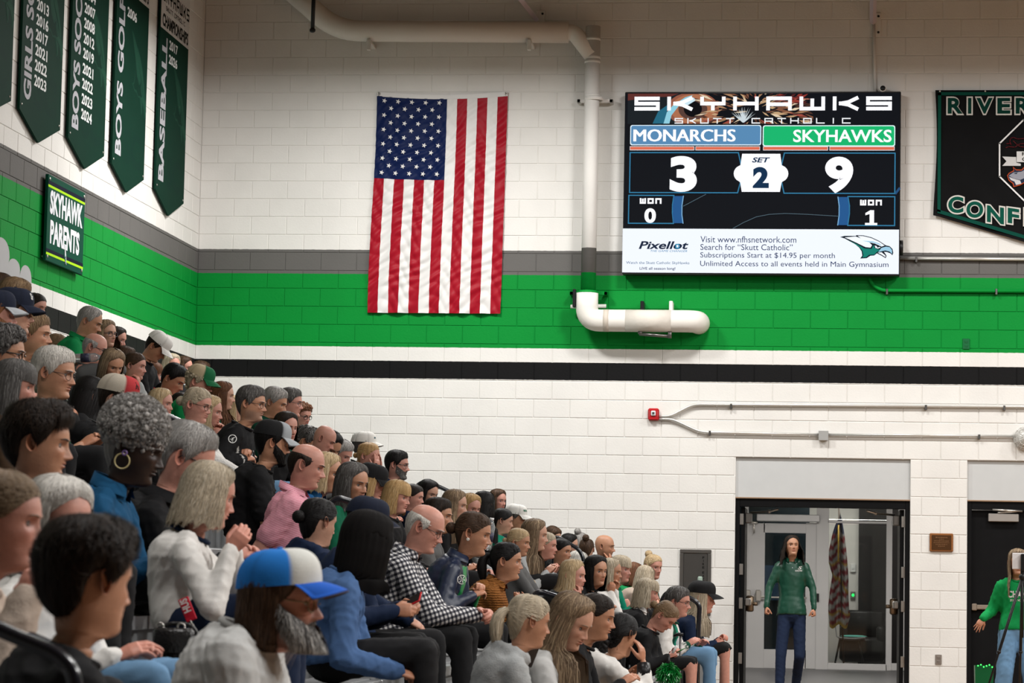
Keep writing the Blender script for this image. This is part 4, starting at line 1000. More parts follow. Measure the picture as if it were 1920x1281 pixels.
g = Geo(); g.add(*bx(a.x + .022, b.x - .022, D - .031, D - .024, b.z + .02, a.z - .02, .004)); at_parent(g.build('plate', mat('plaque_bronze', (.10, .045, .018), .35, metal=.6), None, smooth=False), pl)
g = Geo(); w = b.x - a.x; h = a.z - b.z
for k, (l, th) in enumerate(((.5, .012), (.2, .008), (.62, .008), (.66, .008), (.5, .008), (.3, .008))):
    z = a.z - .045 - k * .019; mid = (a.x + b.x) / 2
    x = mid - l * w / 2
    while x < mid + l * w / 2: 
        ww = rnd.uniform(.008, .02); g.add(*bx(x, min(x + ww, mid + l * w / 2), D - .0325, D - .03, z - th / 2, z + th / 2, .0008)); x += ww + .005
at_parent(g.build('engraving', mat('engraving', (.22, .11, .05), .4, metal=.4), None, smooth=False), pl)['kind'] = 'stuff'
# extinguisher cabinet
a, b = back(1275, 1030), back(1333, 1112); ex = empty('extinguisher_cabinet', ((a.x + b.x) / 2, D, b.z), 'steel fire extinguisher cabinet with vertical lettering beside the doorway', 'cabinet')
g = Geo(); f_ = .042
for r in ((a.x, b.x, a.z - f_, a.z), (a.x, b.x, b.z - .25, b.z - .25 + f_), (a.x, a.x + f_, b.z - .25 + f_, a.z - f_), (b.x - f_, b.x, b.z - .25 + f_, a.z - f_)): g.add(*bx(r[0], r[1], D - .02, D, r[2], r[3], .006))
at_parent(g.build('frame', mat('cabinet_frame', (.20, .19, .18), .3, metal=.8, var=.1), None, smooth=False), ex)
g = Geo(); g.add(*bx(a.x + f_, b.x - f_, D - .012, D + .0, b.z - .25 + f_, a.z - f_, .004)); dr = at_parent(g.build('door', M_DARKSTEEL, None, smooth=False), ex)
g = Geo()
for k, c_ in enumerate('FIREEXTINGUISHER'[:12]):
    if c_ == ' ': continue
    z = a.z - .075 - k * .036 - (.02 if k > 3 else 0); xx = b.x - f_ - .055
    w_ = .006 if c_ == 'I' else .022; add_text(g, c_, xx + .011 - w_ / 2, z - .025, xx + .011 + w_ / 2, z, (0, D - .0135, 0), (1, 0, 0), (0, 0, 1), 0, (.01, .01, .01), .03)
o = at_parent(g.build('lettering', M_PRINT, None, smooth=False, colors=True), ex)
p = back(1308, 1081, .03), back(1317, 1101, .03); g = Geo(); g.add(*bx(p[0].x, p[1].x, D - .05, D - .01, p[1].z - .06, p[0].z, .012)); at_parent(g.build('pull_handle', mat('pale_green_handle', (.33, .42, .36), .35), None, smooth=False), ex)
# ------------------------------------------------------------------ people: heads
def _sm(z, tab, zz):
    t = np.array(tab); zf = np.linspace(-.26, .119, 400)
    y = np.interp(zf, t[:, 0], t[:, 1]); k = np.ones(9) / 9
    yp = np.pad(y, 4, mode='edge'); y = np.convolve(yp, k, 'valid'); return np.interp(zz, zf, y)
T_XF = [(-.26, .02), (-.21, .026), (-.175, .024), (-.145, .026), (-.128, .034), (-.121, .050), (-.115, .070), (-.108, .081), (-.097, .087), (-.080, .0845), (-.065, .0855), (-.050, .0885), (-.035, .088), (-.020, .0865), (-.005, .0855), (.010, .088), (.025, .0925), (.045, .0895), (.065, .083), (.085, .073), (.100, .059), (.110, .042), (.116, .022), (.119, .0)]
T_XB = [(-.26, -.09), (-.21, -.082), (-.175, -.074), (-.145, -.068), (-.118, -.065), (-.095, -.066), (-.080, -.069), (-.065, -.074), (-.050, -.081), (-.035, -.089), (-.02, -.095), (-.005, -.100), (.01, -.104), (.03, -.106), (.045, -.105), (.065, -.100), (.085, -.091), (.100, -.078), (.110, -.062), (.116, -.042), (.119, -.02)]
T_W = [(-.26, .085), (-.21, .064), (-.175, .056), (-.145, .0535), (-.126, .052), (-.118, .051), (-.112, .050), (-.105, .0505), (-.095, .053), (-.08, .0585), (-.065, .0635), (-.05, .067), (-.035, .070), (-.02, .0722), (-.005, .074), (.01, .0752), (.025, .0762), (.045, .0755), (.065, .072), (.085, .065), (.10, .054), (.11, .040), (.116, .022), (.119, .002)]
ZS_HI = np.concatenate([np.linspace(-.24, -.13, 8), np.linspace(-.123, -.068, 19), np.linspace(-.066, -.028, 17), np.linspace(-.025, .03, 22), np.linspace(.035, .10, 13), [.107, .112, .116, .1185]])
ZS_LO = np.concatenate([np.linspace(-.24, -.13, 5), np.linspace(-.122, -.070, 10), np.linspace(-.066, -.026, 10), np.linspace(-.021, .03, 11), np.linspace(.04, .10, 7), [.110, .116, .1185]])
def _ang(n):
    u = np.linspace(-PI, PI, n, endpoint=False); return u - .48 * np.sin(u)
def bump(v, c, s): return np.exp(-((v - c) / s) ** 2)
class Head:
    """parametric head surface; x forward, y to its left, z up, origin mid-skull, 0.235 m tall"""
    def __init__(s, sex, rs, age=0, fat=0.0):
        m = sex in 'mb'
        s.nose = (1.0 if m else .84) * rs.uniform(.9, 1.15); s.nw = (1.0 if m else .85) * rs.uniform(.9, 1.1)
        s.jaw = (1.0 if m else .92) * rs.uniform(.97, 1.04) + fat * .08; s.brow = 1.0 if m else .35; s.lip = .8 if m else 1.25
        s.fat, s.age, s.m = fat, age, m; s.chin = rs.uniform(-.002, .003) + (0.002 if m else -.002)
        s.neck = 1.0 if m else .86
        if sex in 'bg': s.neck = .84; s.nose *= .85; s.brow = .2
    def base(s, z):
        xf, xb, w = _sm(0, T_XF, z), _sm(0, T_XB, z), _sm(0, T_W, z)
        j = 1 + (s.jaw - 1) * bump(z, -.08, .035); w = w * j
        xf = xf + s.chin * bump(z, -.10, .016)
        nk = 1 / (1 + np.exp((z + .122) / .006)) * (1 - np.clip((-.19 - z) / .05, 0, 1))
        k = 1 + (s.neck - 1) * nk
        c = (xf + xb) / 2 * nk + 0
        xf = np.where(nk > .01, c + (xf - c) * k, xf); xb = np.where(nk > .01, c + (xb - c) * k, xb); w = w * k
        xf = xf + s.fat * .02 * nk
        return xf, xb, w
    def feat(s, y, z, front):
        """forward relief of the face"""
        ay = np.abs(y)
        nz = np.interp(z, [-.050, -.0445, -.040, -.036, -.031, -.024, -.012, .0, .010, .018], [0, .003, .012, .024, .0275, .0245, .0165, .009, .0045, 0]) * s.nose
        sg = np.interp(z, [-.046, -.036, -.026, -.01, .012], [.016, .0155, .0115, .0085, .0105]) * s.nw
        d = nz * np.exp(-(ay / sg) ** 2.4)
        d += .0055 * s.nw * bump(ay, .0135, .0055) * bump(z, -.037, .0065)          # nostril wings
        d -= .0128 * bump(ay, .031, .0165) * bump(z, .004, .0115)                    # eye sockets
        d -= .0030 * bump(ay, .017, .007) * bump(z, .006, .009)
        d += .0058 * s.brow * bump(ay, .026, .022) * bump(z, .0215, .0075)
        d += .0052 * bump(ay, .046, .014) * bump(z, -.021, .013)                     # cheekbones
        d -= .0050 * bump(ay, .042, .015) * bump(z, -.052, .014) * (1 - s.fat)
        lw = np.clip(1 - (ay / .0245) ** 2, 0, 1) ** .7
        d += s.lip * (.0052 * bump(z, -.0525, .0042) + .0060 * bump(z, -.0635, .0052)) * lw
        d -= .0058 * bump(z, -.0575, .0024) * lw
        d -= .0022 * bump(ay, 0, .004) * bump(z, -.0475, .004)                        # philtrum
        d -= .0058 * bump(ay, 0, .022) * bump(z, -.0745, .0065)
        d += .0035 * bump(ay, 0, .016) * bump(z, -.098, .010)
        d -= .0026 * s.age * bump(ay - .019 - (-.03 - z) * .28, 0, .0036) * bump(z, -.047, .018)  # smile folds
        d -= .0022 * s.age * bump(ay, .028, .012) * bump(z, -.0085, .0035)
        return d * np.clip(front, 0, 1) ** .5
    def surf(s, a, z, n=2.25):
        a, z = np.broadcast_arrays(np.asarray(a, float), np.asarray(z, float))
        xf, xb, w = s.base(z); xc = np.where(z > -.115, -.012, (xf + xb) / 2)
        ca, sa = np.cos(a), np.sin(a); A = np.where(ca > 0, xf - xc, xc - xb)
        e = 2 / n; x = xc + A * np.sign(ca) * np.abs(ca) ** e; y = w * np.sign(sa) * np.abs(sa) ** e
        x = x + np.where(ca > 0, s.feat(y, z, ca), 0)
        return np.stack([x, y, z], -1)
    def fx(s, y, z, n=2.25):
        """surface point on the face at lateral y, height z"""
        y, z = np.asarray(y, float), np.asarray(z, float)
        xf, xb, w = s.base(z); t = np.clip(np.abs(y) / w, 0, .999)
        ca = (1 - t ** n) ** (1 / n); return np.stack([-.012 + (xf + .012) * ca + s.feat(y, z, ca ** (n / 2)), y, z], -1)

def eye_geo(hd, hi):
    """eyeballs with iris and lids; returns list of (V, F, C)"""
    out = []; nu = 14 if hi else 10; R = .0122
    for sg in (-1, 1):
        c = hd.fx(sg * .031, .003) + np.array([-.0066, 0, 0])
        ang = np.array([0, .24, .25, .54, .55, .75, 1.1, 1.6]); rad = R * np.sin(ang); xx = R * np.cos(ang)
        a = np.linspace(0, 2 * PI, nu, endpoint=False)
        V = np.stack([np.repeat(xx, nu), np.outer(rad, np.cos(a)).ravel(), np.outer(rad, np.sin(a)).ravel()], 1) + c
        C = np.repeat(np.array([(.004,) * 3, (.004,) * 3, hd.iris, hd.iris, (.34, .30, .28), (.34, .30, .28), (.30, .22, .20), (.3, .2, .18)]), nu, 0)
        out.append((V, grid_quads(nu, len(ang), True)[:, ::-1], C))
        for top in (1, -1):        # lids: part of a slightly bigger ball
            el = np.linspace(.32 if top > 0 else -.44, 1.35 if top > 0 else -1.35, 6); az = np.linspace(-1.25, 1.25, 11 if hi else 9)
            E, Z = np.meshgrid(el, az, indexing='ij'); lid = .10 * (Z / 1.25) ** 2
            E = E - lid * top * (1 - (np.abs(E) - .3) / 1.2)
            r = R * 1.10
            V = np.stack([r * np.cos(E) * np.cos(Z), r * np.cos(E) * np.sin(Z), r * np.sin(E)], -1).reshape(-1, 3) * (1, 1.12, 1) + c
            C = np.broadcast_to(hd.skin, (6, len(az), 3)).copy() * .92; C[0] = (.02, .012, .010) if top > 0 else hd.skin * .5; C[1] = (.05, .03, .022) if top > 0 else hd.skin * .75
            F = grid_quads(len(az), 6); out.append((V, F if top > 0 else F[:, ::-1], C.reshape(-1, 3)))
        # eyebrow
        t = np.linspace(0, 1, 9); yb = .013 + .038 * t; zb = .0205 + .0065 * np.sin(t * 2.3) - .003 * t
        P = hd.fx(sg * yb, zb); P[:, 0] += .0012
        out.append((*tube(P, np.interp(t, [0, .2, .7, 1], [.0022, .0038, .003, .0008]) * (1.0 if hd.m else .72), 6, 1.0), hd.browc))
    return out
def ear_geo(hd, hi):
    out = []; nu, nv = (18, 8) if hi else (12, 6)
    for sg in (-1, 1):
        w = float(hd.base(np.array([0.0]))[2][0]); c = np.array([-.012, sg * (w - .002), -.004])
        a = np.linspace(0, 2 * PI, nu, endpoint=False); rows = []
        shape = 1 + .10 * np.sin(a - .6) - .12 * (np.sin(a) < -.6)
        for rr, dp in ((.55, -.004), (.80, .004), (.93, .011), (1.0, .013), (.99, .009), (.80, .004), (.62, .000), (.35, .001))[:nv]:
            rows.append(np.stack([rr * .0165 * shape * np.cos(a) * (1 if True else 1), np.full(nu, dp), rr * .0305 * shape * np.sin(a)], 1))
        V = np.concatenate(rows + [[[0, 0.001 if nv == 8 else .004, 0]]])
        F = grid_quads(nu, nv, True); i = np.arange(nu); k = (i + 1) % nu; m = (nv - 1) * nu
        Tt = np.stack([m + i, m + k, np.full(nu, nv * nu)], 1)
        # tilt back and stand off the skull
        al = .30; x, y, z = V.T; x2 = x * math.cos(al) - y * math.sin(al) * 1.0; y2 = y + .0 + np.where(x < 0, -x * .45, 0)
        V = np.stack([x2 * 1.0 - .10 * z * -1 * 0 - .12 * z * -1 * 0, sg * y2, z], 1)
        ca = math.cos(-.18); sa_ = math.sin(-.18); V = np.stack([V[:, 0] * ca - V[:, 2] * sa_ * -1, V[:, 1], V[:, 2] * ca + V[:, 0] * sa_ * -1], 1) + c
        C = np.broadcast_to(hd.skin * np.array([1.0, .86, .83]), V.shape).copy()
        rim = np.zeros(len(V), bool)
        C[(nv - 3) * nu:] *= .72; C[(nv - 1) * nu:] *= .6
        if sg > 0: F, Tt = F[:, ::-1], Tt[:, ::-1]
        out.append((V, [F, Tt], C))
    return out
def head_geo(hd, hi=True, beard=None):
    ZS = ZS_HI if hi else ZS_LO; na = 72 if hi else 44
    A, Z = np.meshgrid(_ang(na), ZS); V = hd.surf(A, Z).reshape(-1, 3)
    ay, z, x = np.abs(V[:, 1]), V[:, 2], V[:, 0]
    C = np.tile(hd.skin, (len(V), 1))
    fr = np.clip(np.cos(A.ravel()), 0, 1)
    lip = np.clip(1 - (ay / .0235) ** 2, 0, 1) ** .5 * (bump(z, -.0525, .0048) + bump(z, -.0635, .0055)) * fr
    lip = np.clip(lip, 0, 1)[:, None]; C = C * (1 - lip * .8) + (hd.skin * hd.lipc) * lip * .8
    rosy = (.30 * bump(ay, .040, .02) * bump(z, -.025, .02) + .35 * bump(ay, 0, .016) * bump(z, -.032, .012)) * fr
    C = C * (1 - rosy[:, None] * np.array([.0, .38, .38]))
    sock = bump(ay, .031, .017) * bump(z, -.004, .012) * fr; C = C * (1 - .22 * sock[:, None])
    mouth = np.clip(1 - (ay / .024) ** 2, 0, 1) * bump(z, -.0577, .0016) * fr; C = C * (1 - .6 * mouth[:, None])
    nost = bump(ay, .0085, .0042) * bump(z, -.0425, .003) * fr; C = C * (1 - .75 * nost[:, None])
    if beard is not None and beard[0] > 0:
        k = np.clip((-.035 - z) / .02, 0, 1) * np.clip((z + .128) / .02, 0, 1) * np.clip((x + .035) / .03, 0, 1)
        k = k * (1 - .85 * np.clip(1 - (ay / .024) ** 2, 0, 1) * bump(z, -.058, .009)); k = (k * beard[0])[:, None]
        C = C * (1 - k) + np.array(beard[1]) * k
    F = grid_quads(na, len(ZS), True); n = na * len(ZS)
    top = np.array([[V[-na:, 0].mean(), 0, .1192]]); V = np.concatenate([V, top]); C = np.concatenate([C, C[-1:]])
    i = np.arange(na); k = (i + 1) % na
    Tt = np.stack([n - na + i, n - na + k, np.full(na, n)], 1)
    parts = [(V, [F, Tt], C)] + eye_geo(hd, hi) + ear_geo(hd, hi)
    return parts

# ------------------------------------------------------------------ hair
A_H = np.radians([0, 25, 45, 60, 74, 84, 96, 110, 125, 150, 180])
HL = {'short': [.070, .069, .060, .046, .010, -.012, .028, .012, -.050, -.078, -.084],
      'rec': [.100, .092, .068, .055, .012, -.010, .028, .012, -.050, -.078, -.084],
      'fringe': [.2, .2, .16, .13, .02, -.008, .028, .012, -.050, -.075, -.080],
      'fem': [.070, .067, .054, .036, .012, .004, .026, .010, -.050, -.085, -.095],
      'part': [.090, .080, .062, .040, .008, -.004, .020, .0, -.050, -.085, -.095],
      'bang': [.030, .030, .034, .036, .012, .000, .020, .0, -.050, -.085, -.095]}
def hl(kind, a): return np.interp(np.abs(a), A_H, HL[kind])
def normals_out(P):
    n = P - np.array([-.012, 0, .005]); n[..., 2] *= .8; return n / (np.linalg.norm(n, axis=-1, keepdims=True) + 1e-9)
def scalp(hd, kind, th, a, t, lift=0.0):
    """hair surface: a angle, t 0 crown .. 1 hairline; th thickness"""
    z1 = hl(kind, a); z1 = np.minimum(z1, .118)
    ztop = .1188
    s = t ** 1.55
    z = ztop + (z1 - ztop) * s
    P = hd.surf_plain(a, z); n = normals_out(P.copy())
    edge = np.clip((1 - t) / np.where(np.abs(a) < 1.2, .45, .14), 0, 1) ** .7
    k = np.minimum(th, .004) * .5 + (th - np.minimum(th, .004) * .5) * edge * (1 + lift * np.clip(P[..., 2:3][..., 0] / .1, 0, 1))
    return P + n * k[..., None], n
def surf_plain(s, a, z):
    P = s.surf(a, z); return P
Head.surf_plain = surf_plain
def ribbons(P, N, w, col):
    """P (k, m, 3) strands, N outward normals, w widths (m,) -> quads"""
    k, m, _ = P.shape
    Tn = np.gradient(P, axis=1); B = np.cross(Tn, N); B /= np.linalg.norm(B, axis=-1, keepdims=True) + 1e-9
    off = B * (np.asarray(w)[..., :, None] * .5)
    V = np.stack([P - off, P + off], 2).reshape(-1, 3)
    j = np.arange(m - 1); b = (np.arange(k) * m)[:, None] + j[None]; b = b.ravel() * 2
    return V, np.stack([b, b + 1, b + 3, b + 2], 1), np.repeat(col, m * 2, 0)
def shade(rs, k, c1, c2, streak=.35):
    t = (rs.rand(k) < streak) * rs.uniform(.1, .75, k); b = rs.uniform(.72, 1.2, k)
    return (np.array(c1) * (1 - t[:, None]) + np.array(c2) * t[:, None]) * b[:, None]
def hair_geo(hd, style, c1, c2, rs, lod, haf=None):
    """lod 0 far, 1 middle, 2 near. returns list of (V, F, C) in head space"""
    out = []
    nst = (420, 1300, 2800)[lod]; m = (5, 6, 8)[lod]; w0 = (.0042, .0028, .0020)[lod]
    na, nt = ((36, 12), (48, 16), (64, 22))[lod]
    def shell(S, closed=True, a0=-PI, a1=PI, amp=.0015, freq=90):
        a = np.linspace(a0, a1, na, endpoint=not closed); t = np.linspace(0.0, 1, nt)
        A, Tt = np.meshgrid(a, t); P, n = S(A, Tt)
        ph = rs.uniform(0, 6); P = P + n * (amp * (np.sin(A * 23 + ph) + np.sin(A * 41 + 2 * ph + 3 * Tt)))[..., None]
        C = np.array(c1) * (.8 + .12 * np.sin(A * 17 + ph) + .08 * np.sin(A * 37))[..., None]
        out.append((P.reshape(-1, 3), grid_quads(na, nt, closed)[:, ::-1] if False else grid_quads(na, nt, closed), C.reshape(-1, 3)))
    def strands(S, k, a0, a1, t0=(.0, .5), t1=(.75, 1.02), drift=.12, lift=.003, frizz=.0012, wid=1.0, streak=.35):
        a = rs.uniform(a0, a1, k)[:, None]; ts = rs.uniform(*t0, k)[:, None]; te = rs.uniform(*t1, k)[:, None]
        u = np.linspace(0, 1, m)[None]
        A = a + drift * rs.randn(k, 1) * (u - .3); Tt = ts + (te - ts) * u
        P, n = S(A, np.clip(Tt, 0, 1.08)); lf = lift * rs.rand(k, 1) * np.sin(PI * np.clip(u * .9 + .1, 0, 1))
        P = P + n * (.0006 + lf)[..., None] + frizz * rs.randn(k, m, 3) * (u[..., None] > .1)
        wv = w0 * wid * np.interp(u[0], [0, .2, .8, 1], [.5, 1, .9, .3])
        out.append(ribbons(P, n, wv, shade(rs, k, c1, c2, streak)))
    st = style
    if st in ('short', 'rec', 'crop', 'fringe', 'mess', 'curl', 'bowl'):
        kind = {'rec': 'rec', 'fringe': 'fringe', 'bowl': 'bang'}.get(st, 'short')
        th = {'short': .012, 'rec': .009, 'crop': .0035, 'fringe': .005, 'mess': .022, 'curl': .016, 'bowl': .02}[st]
        lift = {'short': .6, 'mess': .4, 'curl': .5, 'bowl': .2}.get(st, .2)
        S = lambda a, t: scalp(hd, kind, th, a, t, lift)
        if st == 'fringe':
            for sg in (-1, 1):
                Sf = lambda a, t: (lambda P, n: (P + n * (.0004 + .005 * np.clip(t * 3, 0, 1) * np.clip((1.02 - t) * 5, .2, 1))[..., None], n))(*(lambda P: (P, normals_out(P.copy())))(hd.surf_plain(a, np.minimum(.055 - .02 * np.cos(a), .06) + (hl('short', a) - .05) * t)))
            a = np.linspace(math.radians(72), 2 * PI - math.radians(72), na); t = np.linspace(0, 1, nt); A, Tt = np.meshgrid(a, t); A = np.where(A > PI, A - 2 * PI, A)
            P, n = Sf(A, Tt); out.append((P.reshape(-1, 3), grid_quads(na, nt), np.tile(np.array(c1) * .85, (na * nt, 1))))
            k = nst // 2; strands(Sf, k // 2, math.radians(74), PI, (0, .5), (.6, 1), .1, .003, .001); strands(Sf, k // 2, -PI, -math.radians(74), (0, .5), (.6, 1), .1, .003, .001)
            return out
        shell(S)
        if st == 'curl':
            k = (90, 200, 420)[lod]; a = rs.uniform(-PI, PI, k); t = rs.uniform(.0, .95, k) ** .7; P, n = S(a, t)
            for i in range(k):
                V, F = ball(P[i] + n[i] * rs.uniform(-.002, .008), rs.uniform(.007, .014), 6, 5); out.append((V, F, np.array(c1) * rs.uniform(.6, 1.3)))
        fr = {'mess': .004, 'curl': .005}.get(st, .0012)
        strands(S, nst, -PI, PI, (.0, .55), (.55, 1.03), .35 if st == 'mess' else .18, .010 if st in ('mess', 'curl') else .004, fr)
        if st in ('mess', 'short', 'bowl'):      # swept front
            k = nst // 4; a = rs.uniform(-.9, .9, k)[:, None]; u = np.linspace(0, 1, m)[None]
            P0, n0 = S(a, np.full_like(a, .45)); P1, n1 = S(a * 1.1, np.full_like(a, .99))
            L = {'mess': .030, 'short': .010, 'bowl': .02}[st]
            P = P0 * (1 - u[..., None]) + P1 * u[..., None] + n1 * (np.sin(u * 2.4) * L * rs.uniform(.3, 1, (k, 1)))[..., None]
            P[..., 2] -= (u ** 3 * L * .7) * rs.uniform(0, 1, (k, 1)); P += rs.randn(k, m, 3) * .001
            out.append(ribbons(P, np.broadcast_to(n1, P.shape), w0 * np.interp(u[0], [0, 1], [1, .3]), shade(rs, k, c1, c2)))
        return out
    if st == 'afro':
        S = lambda a, t: scalp(hd, 'fem', .010, a, t, .2); shell(S)
        c = np.array([-.030, 0, .075]); k = (260, 800, 1900)[lod]
        d = rs.randn(k, 3); d /= np.linalg.norm(d, axis=1)[:, None]; d = d[d[:, 2] > -.75]
        V, F = ball(c, (.110, .105, .098), 24, 16); out.append((V, F, np.array(c1) * .6))
        for q in d:
            r = rs.uniform(.006, .0125); V, F = ball(c + q * np.array([.112, .107, .100]) * rs.uniform(.94, 1.08), r, 6, 5); out.append((V + rs.randn(*V.shape) * r * .16, F, np.array(c1) * rs.uniform(.6, 1.3)))
        k = nst * 2; d = rs.randn(k, 3); d /= np.linalg.norm(d, axis=1)[:, None]; d[:, 2] = np.abs(d[:, 2] + .3) - .3; u = np.linspace(0, 1, m)
        P = c + d[:, None] * (np.array([.105, .10, .095]) * (1 + .25 * u[:, None]))[None]; hx = rs.uniform(0, 6, (k, 1))
        e = np.cross(d, rs.randn(k, 3)); e /= np.linalg.norm(e, axis=1)[:, None]; f_ = np.cross(d, e)
        P = P + .006 * (np.cos(hx + 9 * u)[..., None] * e[:, None] + np.sin(hx + 9 * u)[..., None] * f_[:, None])
        out.append(ribbons(P, np.broadcast_to(e[:, None], P.shape), w0 * .8 * np.ones(m), shade(rs, k, c1, c2)))
        return out
    # --- women's styles: a close cap on the skull plus length
    kind = 'bang' if st in ('bangs', 'longbang') else ('part' if st in ('bob', 'mid', 'long', 'vlong', 'wavy') else 'fem')
    th = {'back': .006, 'pony': .007, 'bun': .006, 'braid': .008, 'lowbun': .006, 'hijab': .022}.get(st, .0125)
    S = lambda a, t: scalp(hd, kind, th, a, t, .35)
    shell(S)
    tight = st in ('back', 'pony', 'bun', 'braid', 'lowbun')
    if tight:      # strands drawn to a gathering point
        gp = {'bun': (-.075, 0, .105), 'lowbun': (-.115, 0, .005), 'back': (-.112, 0, .0), 'pony': (-.112, 0, .030), 'braid': (-.105, 0, -.03)}[st]
        k = int(nst * 1.3); a = rs.uniform(-PI, PI, k); t = rs.uniform(.10, 1.0, k) ** .7; P0, n0 = S(a, t); u = np.linspace(0, 1, m)
        P = P0[:, None] * (1 - u[None, :, None]) + np.array(gp) * u[None, :, None]
        nn = P - np.array([-.012, 0, .005]); r = np.linalg.norm(nn, axis=-1, keepdims=True); nn /= r
        # push the straight paths out to the skull surface
        az = np.arctan2(nn[..., 1] / .08, nn[..., 0] / .1); Q, n_ = (lambda zz: (hd.surf_plain(az, np.clip(zz, -.1, .1185)), 0))(P[..., 2])
        rq = np.linalg.norm(Q - np.array([-.012, 0, .005]), axis=-1, keepdims=True)
        P = np.array([-.012, 0, .005]) + nn * np.maximum(r, rq + th + .0012) + rs.randn(k, m, 3) * .0008
        out.append(ribbons(P, nn, w0 * np.interp(u, [0, .5, 1], [.6, 1, .8]), shade(rs, k, c1, c2)))
        def tail(path, rad, kk, fr=.004):
            path = np.array(path, float); out.append((*tube(path, np.array(rad) * .8, 10), np.array(c1) * .75))
            tt, U, W = frames(path); a = rs.uniform(0, 2 * PI, kk)[:, None]; rr = rs.uniform(.75, 1.12, kk)[:, None]
            uu = np.linspace(0, len(path) - 1, m + 2); I = lambda X: np.stack([np.interp(uu, np.arange(len(path)), X[:, i]) for i in range(3)], 1)
            ra = np.interp(uu, np.arange(len(path)), rad); aa = a + .6 * rs.randn(kk, 1) * (uu / len(path))
            d = np.cos(aa)[..., None] * I(U)[None] + np.sin(aa)[..., None] * I(W)[None]
            P = I(path)[None] + d * (ra[None] * rr)[..., None] + rs.randn(kk, m + 2, 3) * fr * .4
            out.append(ribbons(P, d, w0 * np.interp(uu / uu[-1], [0, .8, 1], [1, 1, .3]), shade(rs, kk, c1, c2)))
        if st == 'pony':
            tail([(-.108, 0, .032), (-.135, 0, .030), (-.155, 0, .0), (-.160, 0, -.05), (-.150, 0, -.10), (-.140, 0, -.145)], [.012, .018, .027, .030, .026, .008], nst // 2)
            V, F = ball((-.115, 0, .032), (.012, .017, .017), 10, 7); out.append((V, F, np.array(c1) * .5))
        elif st == 'braid':
            for i in range(9):
                z = -.04 - i * .030; r = .026 - i * .0012
                for sg in (-1, 1):
                    V, F = ball((-.118 - .004 * i, sg * r * .35 + .006, z - (sg > 0) * .015), (r * .85, r * .72, r * 1.05), 10, 8, Matrix.Rotation(sg * .7, 3, 'X')); out.append((V, F, np.array(c1) * rs.uniform(.8, 1.25)))
            tail([(-.15, .004, -.30), (-.155, .004, -.34), (-.16, .004, -.40)], [.014, .016, .006], nst // 5)
            k = nst // 6; P = np.array([-.11, 0, -.06]) + rs.randn(k, 1, 3) * (.008, .03, .02) + np.cumsum(rs.randn(k, m, 3) * .006, 1); out.append(ribbons(P, np.broadcast_to([-1., 0, 0], P.shape), w0 * .5 * np.ones(m), shade(rs, k, c1, c2)))
        else:
            c = np.array(gp) + np.array([-.016, 0, .012 if st == 'bun' else 0]); r = .036 if st == 'bun' else .030
            if st == 'back': r = .022
            V, F = ball(c, r, 14, 10); out.append((V + rs.randn(*V.shape) * .0015, F, np.array(c1) * .8))
            k = nst // 4; ax = rs.randn(k, 3); ax /= np.linalg.norm(ax, axis=1)[:, None]; e = np.cross(ax, [0.3, .5, .8]); e /= np.linalg.norm(e, axis=1)[:, None]; f_ = np.cross(ax, e)
            th_ = rs.uniform(0, 6, (k, 1)) + np.linspace(0, 2.6, m); d = np.cos(th_)[..., None] * e[:, None] + np.sin(th_)[..., None] * f_[:, None]
            out.append(ribbons(c + d * r * rs.uniform(.98, 1.15, (k, 1, 1)), d, w0 * np.ones(m), shade(rs, k, c1, c2)))
        return out
    # loose hair: curtain from the skull down
    L = {'hijab': -.27, 'bob': -.135, 'bangs': -.145, 'mid': -.20, 'long': -.36, 'vlong': -.46, 'longbang': -.22, 'wavy': -.25}[st]
    af = math.radians({'hijab': 48, 'bob': 62, 'bangs': 66, 'longbang': 66, 'mid': 60}.get(st, 62) if haf is None else haf)
    flare = {'bob': .020, 'bangs': .022, 'wavy': .075}.get(st, .010)
    def Cu(a, t):
        """t 0 at the crown .. 1 at the tips"""
        aa = np.abs(a); sgn = np.sign(a)
        z = .112 + (L - .112) * t + .03 * (t ** 2) * np.clip((PI - aa) / PI, 0, 1) * (1 if L > -.2 else -.5) + .010 * t ** 3 * np.sin(a * 19)
        zc = np.maximum(z, .0)
        P = hd.surf_plain(a, zc); n = normals_out(P.copy()); n[..., 2] = np.where(z < 0, 0, n[..., 2]); n /= np.linalg.norm(n, axis=-1, keepdims=True)
        k = (th + .002) * np.clip((.12 - z) / .03, .35, 1) * np.clip((aa - af) / .45 + .5, .5, 1) + flare * np.clip((.02 - z) / .15, 0, 1)
        Q = P + n * k[..., None]; Q[..., 2] = z
        # tuck toward the neck, then drape over shoulders and back
        tuck = np.clip((-.03 - z) / .12, 0, 1) * (.10 if L > -.2 else .22); Q[..., 1] *= 1 - tuck
        Q[..., 0] = np.where(Q[..., 0] < -.05, Q[..., 0] + (-.05 - Q[..., 0]) * tuck * .6, Q[..., 0])
        lo = np.clip((-.15 - z) / .10, 0, 1)
        f_ = np.clip(1 - (aa - af) / .75, 0, 1)
        Q[..., 0] += lo * (.085 * f_ - .075 * (1 - f_)); Q[..., 1] = Q[..., 1] + sgn * lo * .030 * f_
        if st == 'wavy': Q = Q + n * (.010 * np.sin(z * 60 + a * 5))[..., None] * np.clip(-z / .05, 0, 1)[..., None]
        return Q, n
